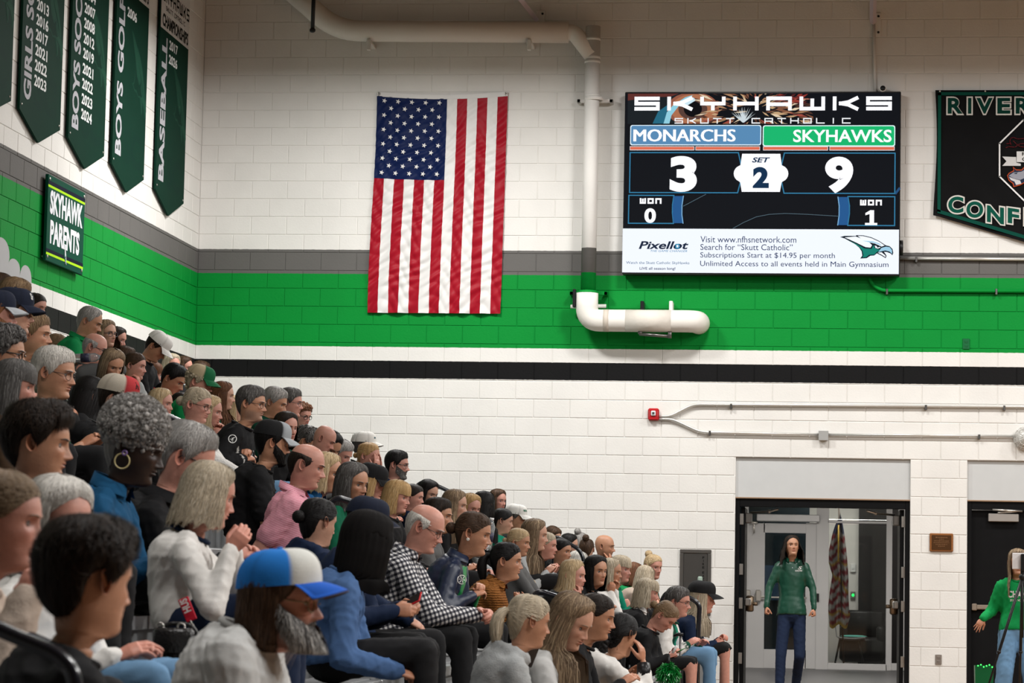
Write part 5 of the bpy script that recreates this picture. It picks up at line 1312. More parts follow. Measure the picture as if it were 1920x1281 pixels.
    for a0, a1 in ((af, PI), (-PI, -af)):
        a = np.linspace(a0, a1, na // 2); t = np.linspace(.05, 1, nt); A, Tt = np.meshgrid(a, t); P, n = Cu(A, Tt)
        ph = rs.uniform(0, 6); P = P + n * (.003 * np.sin(A * 31 + ph) * Tt + .002 * np.sin(A * 57 + 4 * Tt))[..., None]
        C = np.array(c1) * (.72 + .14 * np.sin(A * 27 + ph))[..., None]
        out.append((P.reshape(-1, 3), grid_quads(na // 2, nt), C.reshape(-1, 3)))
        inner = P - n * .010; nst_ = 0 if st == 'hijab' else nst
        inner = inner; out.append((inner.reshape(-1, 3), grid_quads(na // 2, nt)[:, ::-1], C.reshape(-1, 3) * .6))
        if nst_: strands(Cu, nst // 2, a0 - .03, a1, (.02, .35), (.8, 1.06), .10, .006, .0016, 1.1, .4)
    if st == 'hijab': return out
    strands(S, int(nst * .8), -PI, PI, (0, .5), (.6, 1.0), .15, .003, .0008, 1.0, .4)
    if kind == 'bang':
        k = nst // 3; a = rs.uniform(-1.15, 1.15, k)[:, None]; u = np.linspace(0, 1, m)[None]
        P, n = S(a + .1 * rs.randn(k, 1) * u, .35 + .68 * np.broadcast_to(u, (k, m))); P = P + n * .004; out.append(ribbons(P, n, w0 * np.interp(u[0], [0, 1], [1, .5]), shade(rs, k, c1, c2)))
    return out
def beard_geo(hd, c1, c2, rs, lod, length):
    out = []; na, nt = 30, 10
    a = np.linspace(-1.45, 1.45, na); t = np.linspace(0, 1, nt); A, T_ = np.meshgrid(a, t)
    def B(A, T_, ls=1.0):
        aa = np.abs(A); z0 = np.interp(aa, [0, .25, .35, .7, 1.2, 1.45], [-.066, -.066, -.05, -.045, -.02, .0]); z1 = np.interp(aa, [0, .5, 1.0, 1.45], [-.120, -.118, -.105, -.06])
        z = z0 + (z1 - z0) * T_; P = hd.surf_plain(A, z); n = normals_out(P.copy())
        k = (.004 + length * .25 * np.sin(PI * np.clip(T_ * .8 + .15, 0, 1))) * np.clip((1.5 - aa) / .3, .1, 1)
        P = P + n * k[..., None]; dr = ls * length * np.clip(T_ - .35, 0, 1) * np.clip(1.25 - aa, 0, 1) * 1.15; dr = dr * (.75 + .55 * np.exp(-(aa / .5) ** 2)); P[..., 2] -= dr; P[..., 0] += dr * .16
        return P, n
    P, n = B(A, T_, .72); wt = (np.clip((T_ - .15) * 1.7, 0, 1) * np.clip(1.9 - 1.7 * np.abs(np.sin(A)), 0, 1)).reshape(-1, 1); out.append((P.reshape(-1, 3), grid_quads(na, nt)[:, ::-1], np.array(c1) * .8 * (1 - wt) + np.array(c2) * .8 * wt))
    k = (160, 500, 1800)[lod]; m = 6; a = rs.uniform(-1.45, 1.45, k)[:, None]; u = np.linspace(0, 1, m)[None]; t0 = rs.uniform(0, .8, k)[:, None]
    P, n = B(a + .05 * rs.randn(k, 1) * u, np.clip(t0 + u * .4, 0, 1.15), rs.uniform(.6, 1.1, (k, 1))); P = P + n * (length * .22 * u * rs.rand(k, 1))[..., None] + rs.randn(k, m, 3) * .0012
    w = np.abs(np.sin(a)).ravel(); cc = shade(rs, k, c1, c2, .3); tip = np.clip((t0.ravel() - .15) * 1.7, 0, 1) * np.clip(1.9 - w * 1.7, 0, 1); cc = cc * (1 - tip[:, None]) + np.array(c2) * tip[:, None]
    out.append(ribbons(P, n, (.0055, .0035, .0024)[lod] * np.interp(u[0], [0, 1], [1, .4]), cc))
    # moustache
    k = k // 4; y0 = rs.uniform(-.006, .006, k); sg = np.sign(rs.randn(k)); u = np.linspace(0, 1, m)
    yy = y0[:, None] + sg[:, None] * (.026 * u * rs.uniform(.4, 1, (k, 1))); zz = -.0455 - .010 * u ** 2 + rs.uniform(-.003, .002, (k, 1))
    P = hd.fx(yy, zz); P[..., 0] += .003; out.append(ribbons(P, np.broadcast_to([1., 0, 0], P.shape), (.005, .0032, .0022)[lod] * np.ones(m), shade(rs, k, c1, c2, .25)))
    return out

# ------------------------------------------------------------------ headwear, glasses
def cap_geo(front, rear, bill, under=None, flip=False):
    """baseball cap: crown with seams, bill, button; returns crown parts, bill part"""
    crown = []; nu, nv = 48, 14
    a = np.linspace(-PI, PI, nu, endpoint=False); t = np.linspace(0, 1, nv); A, T_ = np.meshgrid(a, t)
    ph = T_ * PI / 2
    zb = .050 + .010 * np.cos(A)
    rx = np.where(np.cos(A) > 0, .112, .113); x = -.010 + rx * np.cos(A) * np.sin(ph) ** .75; y = .0895 * np.sin(A) * np.sin(ph) ** .75
    z = zb + (.140 - zb) * np.clip(np.cos(ph), 0, 1) ** .85 - .006 * T_ ** 6
    z = z + .010 * np.clip(np.cos(A), 0, 1) ** 2 * np.sin(ph * 2)
    seam = np.abs(((A / (PI / 3)) % 1) - .5) * 2; dd = -.0012 * (seam > .93)
    P = np.stack([x, y, z], -1); n = normals_out(P.copy()); P = P + n * dd[..., None]
    C = np.where((np.abs(A) < PI / 3 + .02)[..., None], np.array(front), np.array(rear)); C = C * np.where(seam > .93, .8, 1.0)[..., None]
    crown.append((P.reshape(-1, 3), grid_quads(nu, nv, True)[:, ::-1], C.reshape(-1, 3)))
    V, F = ball((-.010, 0, .1405), (.009, .009, .005), 10, 6); crown.append((V, F, np.array(rear) * .9))
    ins = P[-2:] * np.array([.965, .955, 1]); ins[1, :, 2] -= .004; crown.append((np.concatenate([P[-1], ins[1] + (0, 0, .02)]), grid_quads(nu, 2, True), np.array(rear) * .5))
    m = 21; b = np.linspace(-1.05, 1.05, m); rows = []
    for s in np.linspace(0, 1, 7):
        L = .072 * np.cos(b * .95) ** .6
        xx = -.010 + .112 * np.cos(b) + s * L * .98; yy = .0885 * np.sin(b) * (1 + .02 * s); zz = .058 - .004 * s - .030 * (np.abs(yy) / .088) ** 2 * (.35 + .65 * s) - .016 * s ** 1.6
        rows.append(np.stack([xx, yy, zz], 1))
    T1 = np.concatenate(rows); B1 = T1 - (0, 0, .0035)
    q = grid_quads(m, 7); edge = np.concatenate([np.arange(6) * m, np.arange(6 * m, 7 * m), (np.arange(6)[::-1]) * m + m - 1])
    e2 = np.stack([edge[:-1], edge[1:], edge[1:] + 7 * m, edge[:-1] + 7 * m], 1)
    Cb = np.concatenate([np.tile(bill, (7 * m, 1)), np.tile(under if under is not None else np.array(bill) * .8, (7 * m, 1))])
    return crown, [(np.concatenate([T1, B1]), [q[:, ::-1], q + 7 * m, e2], Cb)]
def glasses_geo(hd, col, thick=.0016):
    out, lens = [], []
    for sg in (-1, 1):
        c = hd.fx(sg * .033, .0) + np.array([.012, 0, 0]); c[0] = max(c[0], .088)
        t = np.linspace(0, 2 * PI, 21); ry, rz = .0245, .0185
        P = np.stack([c[0] - .006 * (np.abs(np.cos(t)) ** 2) * (np.cos(t) * sg > 0), c[1] + ry * np.sign(np.cos(t)) * np.abs(np.cos(t)) ** .75, c[2] - .002 + rz * np.sign(np.sin(t)) * np.abs(np.sin(t)) ** .75], 1)
        out.append((*tube(P, thick, 6), col))
        y1 = sg * (.033 + .0245); P = rounded([(c[0] - .006, y1, c[2] + .006), (c[0] - .012, y1 + sg * .008, c[2] + .006), (-.010, sg * .0785, .012), (-.024, sg * .078, -.004)], .01, 4); out.append((*tube(P, thick * 1.1, 6), col))
        lens.append((np.concatenate([P_ for P_ in [np.stack([np.full(21, c[0] - .001), c[1] + ry * .97 * np.cos(t), c[2] - .002 + rz * .97 * np.sin(t)], 1)]]), 0, 0))
    c = hd.fx(0, .004); P = [(c[0] + .006, -.009, .002), (c[0] + .009, 0, .005), (c[0] + .006, .009, .002)]; out.append((*tube(P, thick, 6), col))
    return out
# ------------------------------------------------------------------ bodies and clothes
HAIRC = dict(bk=(.006, .005, .005), dk=(.016, .010, .007), br=(.055, .029, .016), lb=(.20, .125, .068), bl=(.50, .36, .20), gb=(.45, .375, .27), dg=(.080, .074, .070), gr=(.30, .285, .27), wh=(.62, .59, .54), au=(.12, .046, .020), gd=(.44, .27, .115), cb=(.19, .128, .078), rd=(.24, .10, .042))
HAIR2 = dict(bk=(.014, .012, .012), dk=(.045, .026, .016), br=(.13, .07, .038), lb=(.45, .31, .17), bl=(.74, .60, .40), gb=(.68, .60, .47), dg=(.27, .26, .25), gr=(.55, .53, .50), wh=(.80, .77, .72), au=(.27, .12, .055), gd=(.64, .46, .24), cb=(.46, .34, .21), rd=(.45, .24, .11))
SKIN = dict(l=(.48, .265, .185), p=(.51, .245, .185), t=(.38, .20, .125), m=(.24, .12, .07), d=(.030, .014, .009), o=(.44, .22, .132))
TOPC = dict(wht=(.68, .66, .63), blk=(.010, .010, .011), nvy=(.008, .016, .042), grn=(.004, .19, .055), dgr=(.006, .055, .032), teal=(.004, .20, .12), olv=(.040, .045, .026), red=(.42, .012, .018), gry=(.33, .34, .34), pnk=(.55, .17, .24), blu=(.006, .065, .15), den=(.012, .085, .22), sky=(.065, .13, .28), lgn=(.22, .32, .09), orn=(.27, .105, .028), bge=(.42, .34, .28), cgr=(.10, .10, .10), lgr=(.46, .46, .45), brn=(.06, .035, .02), kgr=(.005, .24, .06), jea=(.02, .045, .10), lje=(.13, .25, .40), vgr=(.005, .10, .05))
def cloth_mat(kind):
    nm = 'cloth_' + kind
    if nm in _mats: return _mats[nm]
    sp = dict(plain=.12, satin=.45, knit=.1, gingham=.25, stripe=.25, denim=.2, fleece=.1, leopard=.1, waffle=.1)[kind]
    ro = dict(plain=.8, satin=.38, knit=.95, gingham=.75, stripe=.75, denim=.85, fleece=.95, leopard=.95, waffle=.9)[kind]
    m = attr_mat(nm, ro, spec=sp, bump=dict(fleece=.35, knit=.3).get(kind, .12), bscale=dict(knit=70, fleece=160).get(kind, 240), var=.12, vscale=6)
    nt = m.node_tree; L = nt.links.new; b = nt.nodes['Principled BSDF']; b.inputs['Sheen Weight'].default_value = 0.0
    src = b.inputs['Base Color'].links[0].from_socket
    tc = node(nt, 'ShaderNodeTexCoord'); sx = node(nt, 'ShaderNodeSeparateXYZ'); L(tc.outputs['Object'], sx.inputs[0])
    def band(sock, freq, duty):
        m1 = node(nt, 'ShaderNodeMath', operation='MULTIPLY'); m1.inputs[1].default_value = freq; L(sock, m1.inputs[0])
        m2 = node(nt, 'ShaderNodeMath', operation='FRACT'); L(m1.outputs[0], m2.inputs[0])
        m3 = node(nt, 'ShaderNodeMath', operation='LESS_THAN'); m3.inputs[1].default_value = duty; L(m2.outputs[0], m3.inputs[0]); return m3.outputs[0]
    def mixto(fac, col):
        mx = node(nt, 'ShaderNodeMix', data_type='RGBA'); L(fac, mx.inputs[0]); L(src, mx.inputs[6]); mx.inputs[7].default_value = (*col, 1); L(mx.outputs[2], b.inputs['Base Color'])
    def comb(x, y, z):
        c = node(nt, 'ShaderNodeVectorMath', operation='DOT_PRODUCT'); L(tc.outputs['Object'], c.inputs[0]); c.inputs[1].default_value = (x, y, z); return c.outputs['Value']
    if kind == 'gingham':
        f1, f2 = band(comb(.9, .55, .35), 42, .5), band(comb(-.35, .0, .93), 42, .5)
        a = node(nt, 'ShaderNodeMath', operation='ADD'); L(f1, a.inputs[0]); L(f2, a.inputs[1])
        h = node(nt, 'ShaderNodeMath', operation='MULTIPLY'); h.inputs[1].default_value = .5; L(a.outputs[0], h.inputs[0])
        cr = node(nt, 'ShaderNodeValToRGB'); cr.color_ramp.interpolation = 'CONSTANT'; e = cr.color_ramp.elements
        e[0].color = (.70, .69, .68, 1); e[1].position = .8; e[1].color = (.008, .009, .014, 1); k = e.new(.3); k.color = (.12, .12, .14, 1)
        L(h.outputs[0], cr.inputs[0]); L(cr.outputs[0], b.inputs['Base Color'])
    if kind == 'stripe': mixto(band(comb(-.35, .0, .94), 115, .45), (.70, .40, .45))
    if kind == 'waffle':
        w = node(nt, 'ShaderNodeTexVoronoi'); w.inputs['Scale'].default_value = 90; L(tc.outputs['Object'], w.inputs['Vector'])
        bp = node(nt, 'ShaderNodeBump'); bp.inputs['Strength'].default_value = .6; bp.inputs['Distance'].default_value = .006; L(w.outputs[0], bp.inputs['Height']); L(bp.outputs[0], b.inputs['Normal'])
    if kind == 'knit':
        w = node(nt, 'ShaderNodeTexWave', wave_type='BANDS', bands_direction='Z'); w.inputs['Scale'].default_value = 22; w.inputs['Distortion'].default_value = 3; w.inputs['Detail Scale'].default_value = 4; L(tc.outputs['Object'], w.inputs['Vector'])
        bp = node(nt, 'ShaderNodeBump'); bp.inputs['Strength'].default_value = .8; bp.inputs['Distance'].default_value = .012; L(w.outputs['Fac'], bp.inputs['Height']); L(bp.outputs[0], b.inputs['Normal'])
    if kind == 'leopard':
        w = node(nt, 'ShaderNodeTexVoronoi', feature='DISTANCE_TO_EDGE'); w.inputs['Scale'].default_value = 55; L(tc.outputs['Object'], w.inputs['Vector'])
        m1 = node(nt, 'ShaderNodeMath', operation='LESS_THAN'); m1.inputs[1].default_value = .13; L(w.outputs[0], m1.inputs[0]); mixto(m1.outputs[0], (.05, .045, .04))
    return m
M_SKIN = attr_mat('skin', .46, spec=.4, bump=.10, bscale=170, var=.17, vscale=38, sss=0.0)
M_HAIR = attr_mat('hair_strands', .58, spec=.22, var=.10, vscale=60)
M_CAP = attr_mat('cap_cloth', .8, spec=.2, bump=.25, bscale=300, var=.06)
M_FRAME = attr_mat('spectacle_frame', .25, spec=.6, var=.0)
M_SHOE = mat('shoe_leather', (.03, .03, .032), .5)

_jobs = []
def union(parts, voxel, smooth=4, factor=.5):
    """ask for one closed surface around overlapping shapes; filled in by run_unions()"""
    g = Geo()
    for V, F in parts: g.add(V, F)
    o = bpy.data.objects.new('union_job', g.mesh('union_job')); COL.objects.link(o)
    m = o.modifiers.new('r', 'REMESH'); m.mode = 'VOXEL'; m.voxel_size = voxel
    if smooth: s = o.modifiers.new('s', 'SMOOTH'); s.iterations = smooth; s.factor = factor
    _jobs.append([o, None]); return len(_jobs) - 1
def run_unions():
    dg = bpy.context.evaluated_depsgraph_get(); dg.update()
    for j in _jobs:
        if j[1] is not None: continue
        me = j[0].evaluated_get(dg).data
        V = np.empty(len(me.vertices) * 3, np.float32); me.vertices.foreach_get('co', V)
        L = np.empty(len(me.loops), np.int32); me.loops.foreach_get('vertex_index', L)
        Nn = np.empty(len(me.vertices) * 3, np.float32); me.vertices.foreach_get('normal', Nn)
        j[1] = (V.reshape(-1, 3).astype(float), L.reshape(-1, 4), Nn.reshape(-1, 3).astype(float))
    for j in _jobs:
        if j[0] is not None:
            me = j[0].data; bpy.data.objects.remove(j[0]); bpy.data.meshes.remove(me); j[0] = None
def cap_seg(p0, p1, r0, r1, n=12):
    p0, p1 = np.array(p0, float), np.array(p1, float); d = p1 - p0; l = np.linalg.norm(d) + 1e-9; d /= l
    ts = [-r0 * .92, -r0 * .6, 0, l * .33, l * .66, l, l + r1 * .6, l + r1 * .92]; rs = [r0 * .35, r0 * .8, r0, r0 + (r1 - r0) * .33, r0 + (r1 - r0) * .66, r1, r1 * .8, r1 * .35]
    return tube([p0 + d * t for t in ts], rs, n)
def loft(Cs, Us, Ws, a, b, n=18):
    """closed tube with elliptical sections: centre, two axes, radii"""
    t = np.linspace(0, 2 * PI, n, endpoint=False); k = len(Cs)
    V = np.array([c + np.outer(np.cos(t) * np.abs(np.cos(t)) ** -.12 * ra, u) + np.outer(np.sin(t) * np.abs(np.sin(t) + 1e-9) ** -.12 * rb, w) for c, u, w, ra, rb in zip(Cs, Us, Ws, a, b)]).reshape(-1, 3)
    q = grid_quads(n, k, True); i = np.arange(n); j = (i + 1) % n
    V = np.concatenate([V, [Cs[0]], [Cs[-1]]])
    return V, [q, np.concatenate([np.stack([j, i, np.full(n, k * n)], 1), np.stack([(k - 1) * n + i, (k - 1) * n + j, np.full(n, k * n + 1)], 1)])]
FING = {'relax': ((.30, .45, .25), 0.0), 'flat': ((.06, .10, .05), 0.0), 'fist': ((1.25, 1.55, .9), 0), 'clasp': ((.75, .85, .45), 0), 'spread': ((.10, .18, .10), .20)}
def hand_parts(pose):
    (b0, b1, b2), fan = FING[pose]; P = [(-.02, 0, 0), (.0, 0, 0), (.03, .001, .001), (.06, 0, .002), (.088, 0, 0)]
    parts = [tube(P, [.022, .025, .034, .040, .036], 14, .40)]
    for i, (y, x, L, r) in enumerate(((.029, .083, .070, .0090), (.010, .088, .078, .0092), (-.009, .085, .072, .0088), (-.027, .077, .056, .0080))):
        p = np.array([x - .02, y * .95, .0]); a = .04; f_ = (1.5 - i) * fan * .6 + (1.5 - i) * .03; pts = [p]; p = p + (.022, 0, 0); pts.append(p)
        for ln, bd in zip((.46, .30, .24), (b0 * (1 + .08 * i), b1, b2)):
            a += bd; d = np.array([math.cos(a) * math.cos(f_), math.cos(a) * math.sin(f_) if a < 1.2 else 0, -math.sin(a)]); q = p + d * L * ln; pts += [p + d * L * ln * .5, q]; p = q
        pts = np.array(pts); parts.append(tube(pts, np.linspace(r, r * .74, len(pts)), 8)); parts.append(ball(pts[-1], r * .76, 8, 6))
    th = {'fist': .8, 'clasp': .5}.get(pose, .15); p = np.array([.018, .020, -.006]); d0 = np.array([.68, .66, -.25 - th * .4]); pts = [p]
    for ln, k in ((.042, 0), (.032, .35 + th * .6), (.026, .3 + th * .5)):
        d = d0 + np.array([.5, -1.0, -.3]) * k; d /= np.linalg.norm(d); p = p + d * ln; pts += [p - d * ln * .5, p]
    parts.append(tube(np.array(pts), np.interp(np.linspace(0, 1, len(pts)), [0, .4, 1], [.016, .0125, .0090]), 8)); parts.append(ball(pts[-1], .0092, 8, 6))
    return parts
HANDJ = {(p, l): union(hand_parts(p), .0031 if l else .0056, 3 if l else 2) for p in FING for l in (0, 1)}
def norm(v): v = np.array(v, float); return v / (np.linalg.norm(v) + 1e-12)
def rotm(yaw, pitch, roll=0.0):
    """columns: forward, left, up. yaw + turns toward the camera (-Y), pitch + looks down, roll + tips the crown toward the camera"""
    F = np.array([math.cos(yaw), -math.sin(yaw), 0]); Lf = np.array([math.sin(yaw), math.cos(yaw), 0]); U = np.array([0, 0, 1.0])
    F2, U2 = F * math.cos(pitch) - U * math.sin(pitch), U * math.cos(pitch) + F * math.sin(pitch)
    L3, U3 = Lf * math.cos(roll) + U2 * math.sin(roll), U2 * math.cos(roll) - Lf * math.sin(roll)
    return np.stack([F2, L3, U3], 1)
def folds(V, N, rs, amp):
    d = np.zeros(len(V))
    for i in range(6):
        k = rs.randn(3); k = norm(k) * rs.uniform(38, 95); k2 = norm(rs.randn(3)) * rs.uniform(12, 30)
        s = np.sin(V @ k + rs.uniform(0, 6) + 1.8 * np.sin(V @ k2 + rs.uniform(0, 6))); d += (1 - np.abs(s)) ** 2 * rs.uniform(.4, 1)
    d = d / 3 - .4
    return V + N * (d * amp)[:, None]
def ik(S, W, l1, l2, pole):
    d = W - S; dist = np.linalg.norm(d); mx = (l1 + l2) * .985
    if dist > mx: W = S + d / dist * mx; d = W - S; dist = mx
    dist = max(dist, abs(l1 - l2) * 1.05 + 1e-3)
    u = d / dist; c = np.clip((l1 * l1 + dist * dist - l2 * l2) / (2 * l1 * dist), -1, 1); pl = pole - u * (pole @ u); pl = norm(pl)
    return S + u * l1 * c + pl * l1 * math.sqrt(max(0, 1 - c * c)), W

class Person: pass
def plan_person(q):
    """q: dict of measured pose and looks. Works out the joints and asks for the unions."""
    p = Person(); p.q = q; s = q['s']; sex = q['sex']; m = sex in 'mb'
    rs = p.rs = np.random.RandomState(q['seed']); sb = p.sb = (s ** .6) * (1.0 if m else .93) * q.get('size', 1.0)
    H = p.H = np.array(q['H'], float); hpx = F_PX * .235 * s / H[1]; p.lod = 2 if hpx >= 100 else (1 if hpx >= 57 else 0); p.hi = hpx >= 57
    yaw, pit, roll = (math.radians(v) for v in q['rot']); by = math.radians(q.get('byaw', np.clip(q['rot'][0] * .45, -30, 45)))
    p.R = rotm(yaw, pit, roll); p.B0 = rotm(by, 0); Fb, Lb, Ub = p.B0.T
    p.by, p.yaw, p.pit, p.roll = by, yaw, pit, roll
    T = H + p.R @ np.array([-.02, 0, -.10]) * s; p.T = T
    hip = p.hip = np.array(q['hip'], float)
    lean = norm(T - hip); hu = q.get('hunch', 0.0); B = p.Bn = T - lean * (.058 - hu) * s - Fb * (.030 + hu * .7) * s
    # spine
    mid = (hip + B) / 2 - Fb * (.055 + .05 * max(0, lean @ Fb)) * sb + Ub * .02
    ts = np.array([0, .16, .34, .52, .68, .80, .89, .95, 1.0]); Cs = np.array([(1 - t) ** 2 * hip + 2 * t * (1 - t) * mid + t * t * B for t in ts])
    tan = np.gradient(Cs, axis=0); tan /= np.linalg.norm(tan, axis=1)[:, None]; W_ = np.cross(np.tile(Lb, (9, 1)), tan); W_ /= np.linalg.norm(W_, axis=1)[:, None]; W_ = -W_ if (W_[4] @ Fb) < 0 else W_
    fat = q.get('fat', 0.0); sw = (1.0 if m else .90)
    wy = np.array([.172, .160, .148 + .035 * fat, .158 + .03 * fat, .172, .172, .148, .108, .070]) * sb * (sw if m else np.array([1.02, .98, .88, .90, .90, .90, .90, .9, .86]))
    dx = np.array([.120, .122 + .04 * fat, .112 + .06 * fat, .118 + .04 * fat, .124, .114, .096, .080, .066]) * sb * (1 if m else .93)
    p.spine = (Cs, W_, wy, dx)
    top_f = Fb * .012
    sh = [B + Lb * sg * .174 * sb * sw - lean * .070 * sb + Fb * .018 for sg in (-1, 1)]      # camera-side (right) arm first
    la, lf = .285 * sb, .250 * sb
    arms = []
    pose = q.get('pose', 'lap'); hz = q.get('hands', {})
    for i, sg in enumerate((-1, 1)):
        hp = 'relax'; dn = norm(Ub * .8 + Lb * sg * .5)
        if pose == 'lap': W = hip + Fb * .30 * sb + Lb * sg * .075 + Ub * .10
        elif pose == 'knees': W = hip + Fb * .46 * sb + Lb * sg * .028 + Ub * .15; hp = 'clasp'; dn = norm(Lb * sg + Ub * .4)
        elif pose == 'thigh': W = hip + Fb * .36 * sb + Lb * sg * .13 + Ub * .12
        elif pose == 'cross': W = hip + (B - hip) * .52 + Fb * .19 * sb - Lb * sg * .09; dn = norm(Fb)
        elif pose == 'down': W = sh[i] + Lb * sg * .06 - Ub * .5 * sb + Fb * .05; dn = norm(Lb * sg)
        elif pose == 'chin':
            if sg < 0: W = H + p.R @ np.array([.085, -.035, -.155]) * s; hp = 'clasp'; dn = norm(Fb - Ub * .2)
            else: W = hip + Fb * .34 * sb + Lb * .05 + Ub * .11
        else: W = hip + Fb * .30 * sb + Lb * sg * .075 + Ub * .10
        fd = None
        if i in hz:
            hh = hz[i]; W = np.array(hh['w'], float); hp = hh.get('pose', 'relax'); fd = hh.get('dir'); dn = norm(hh['n']) if 'n' in hh else dn
        pole = q.get('pole', {}).get(i, -Ub * 1.0 + Lb * sg * .55 - Fb * .25)
        E, W = ik(sh[i], W, la, lf, np.array(pole, float)); arms.append((sh[i], E, W, hp, fd, dn))
    p.arms = arms
    sl = q.get('sleeve', 'long'); vx = (.016, .0125, .0085)[p.lod]
    a_ = .93 if m else .80
    core = [loft(Cs, np.tile(Lb, (9, 1)), W_, wy - .016, dx - .016)]
    core.append(tube([B - lean * .06, T - lean * .03], [.062 * s * a_, .052 * s * a_], 14))
    for S_, E, W, *_ in arms: core += [cap_seg(S_, E, .050 * sb * a_, .040 * sb * a_), cap_seg(E, W, .041 * sb * a_, .027 * sb * a_)]
    p.j_skin = union(core, vx)
    ex = {'fitted': .006, 'loose': .022, 'coat': .026}.get(q.get('fit', ''), .013)
    shirt = [loft(Cs, np.tile(Lb, (9, 1)), W_, wy + ex, dx + ex)]
    for sg, (S_, E, W, *_) in zip((-1, 1), arms):
        shirt.append(ball(S_, (.062 * a_ + ex * .6) * sb, 12, 9)); shirt.append(cap_seg(B - lean * .038 + Lb * sg * .050, S_ + lean * .012, .052 * sb, .052 * sb * a_ + ex * .3)); shirt.append(cap_seg(B - lean * .018 + Lb * sg * .035 - Fb * .012, B + (S_ - B) * .62 + lean * .016, .040 * sb, .046 * sb))
        r0, r1, r2 = (.056 * a_ + ex) * sb, (.047 * a_ + ex) * sb, (.034 * a_ + ex * .8) * sb
        if sl == 'short': shirt.append(cap_seg(S_, S_ + (E - S_) * .72, r0, r1 + .008))
        elif sl != 'none':
            shirt.append(cap_seg(S_, E, r0, r1)); k = .62 if sl == 'push' else 1.0; shirt.append(cap_seg(E, E + (W - E) * k, r1, r2 if k == 1 else (r1 + r2) / 2))
    col = q.get('collar', 'crew')
    if col == 'hood': 
        hb = B - Fb * .075 * s + Ub * .005
        shirt.append(ball(hb - Ub * .035, (.075 * s, .115 * s, .085 * s), 14, 10, p.B0)); shirt.append(tube([B + p.B0 @ np.array([.075 * math.cos(t), .092 * math.sin(t), .012 - .035 * math.cos(t)]) * s for t in np.linspace(.35, 2 * PI - .35, 15)], .030 * s, 10))
    p.j_shirt = union(shirt, (.019, .0145, .0092)[p.lod], 4)
    kn, an = q['knees'], q['ankles']; p.kn, p.an = [np.array(k, float) for k in kn], [np.array(k, float) for k in an]
    pants = [ball(hip + Ub * .02, (.135 * sb, .175 * sb, .125 * sb) if not q.get('standing') else (.115 * sb, .165 * sb, .13 * sb), 16, 12, p.B0)]
    for sg, K, A in zip((-1, 1), p.kn, p.an):
        hj = hip + Lb * sg * .088 * sb; wd = q.get('leg', 0.0)
        pants += [cap_seg(hj, K, ((.094 if not q.get('standing') else .082) + wd) * sb, (.064 + wd) * sb)]
        if q.get('pants') != 'shorts': pants += [cap_seg(K, A, (.062 + wd) * sb, (.050 + wd * 1.6) * sb)]
    p.j_pants = union(pants, .013 if q.get('standing') else (.028, .021, .014)[p.lod], 4)
    if q.get('pants') == 'shorts': p.j_legs = union([cap_seg(K, A, .050 * sb, .036 * sb) for K, A in zip(p.kn, p.an)] + [cap_seg(hip + Lb * sg * .09 * sb, K, .07 * sb, .052 * sb) for sg, K in zip((-1, 1), p.kn)], .016)
    return p
def head_world(p, V):
    """carry head-space points to the world; the neck below the jaw turns less than the head"""
    s = p.q['s']; V = np.asarray(V, float); z = V[:, 2]; w = np.clip((z + .20) / .09, 0, 1); w = w * w * (3 - 2 * w)
    piv = np.array([-.02, 0, -.10]); Q = (V - piv) * s
    A = Q @ p.R.T
    lo = w < .999
    if lo.any():
        Rb = rotm(p.by, 0); Qb = Q[lo] @ Rb.T
        c0 = np.array([-.03, 0, -.24]) - piv; tgt = p.Bn - norm(p.T - p.hip) * .03 * s - p.T - Rb @ np.array([.0, 0, 0]); sh = tgt - Rb @ (c0 * s)
        k = np.clip((-.11 - z[lo]) / .13, 0, 1)[:, None]
        A[lo] = A[lo] * w[lo][:, None] + (Qb + sh * k) * (1 - w[lo][:, None])
    return p.T + A
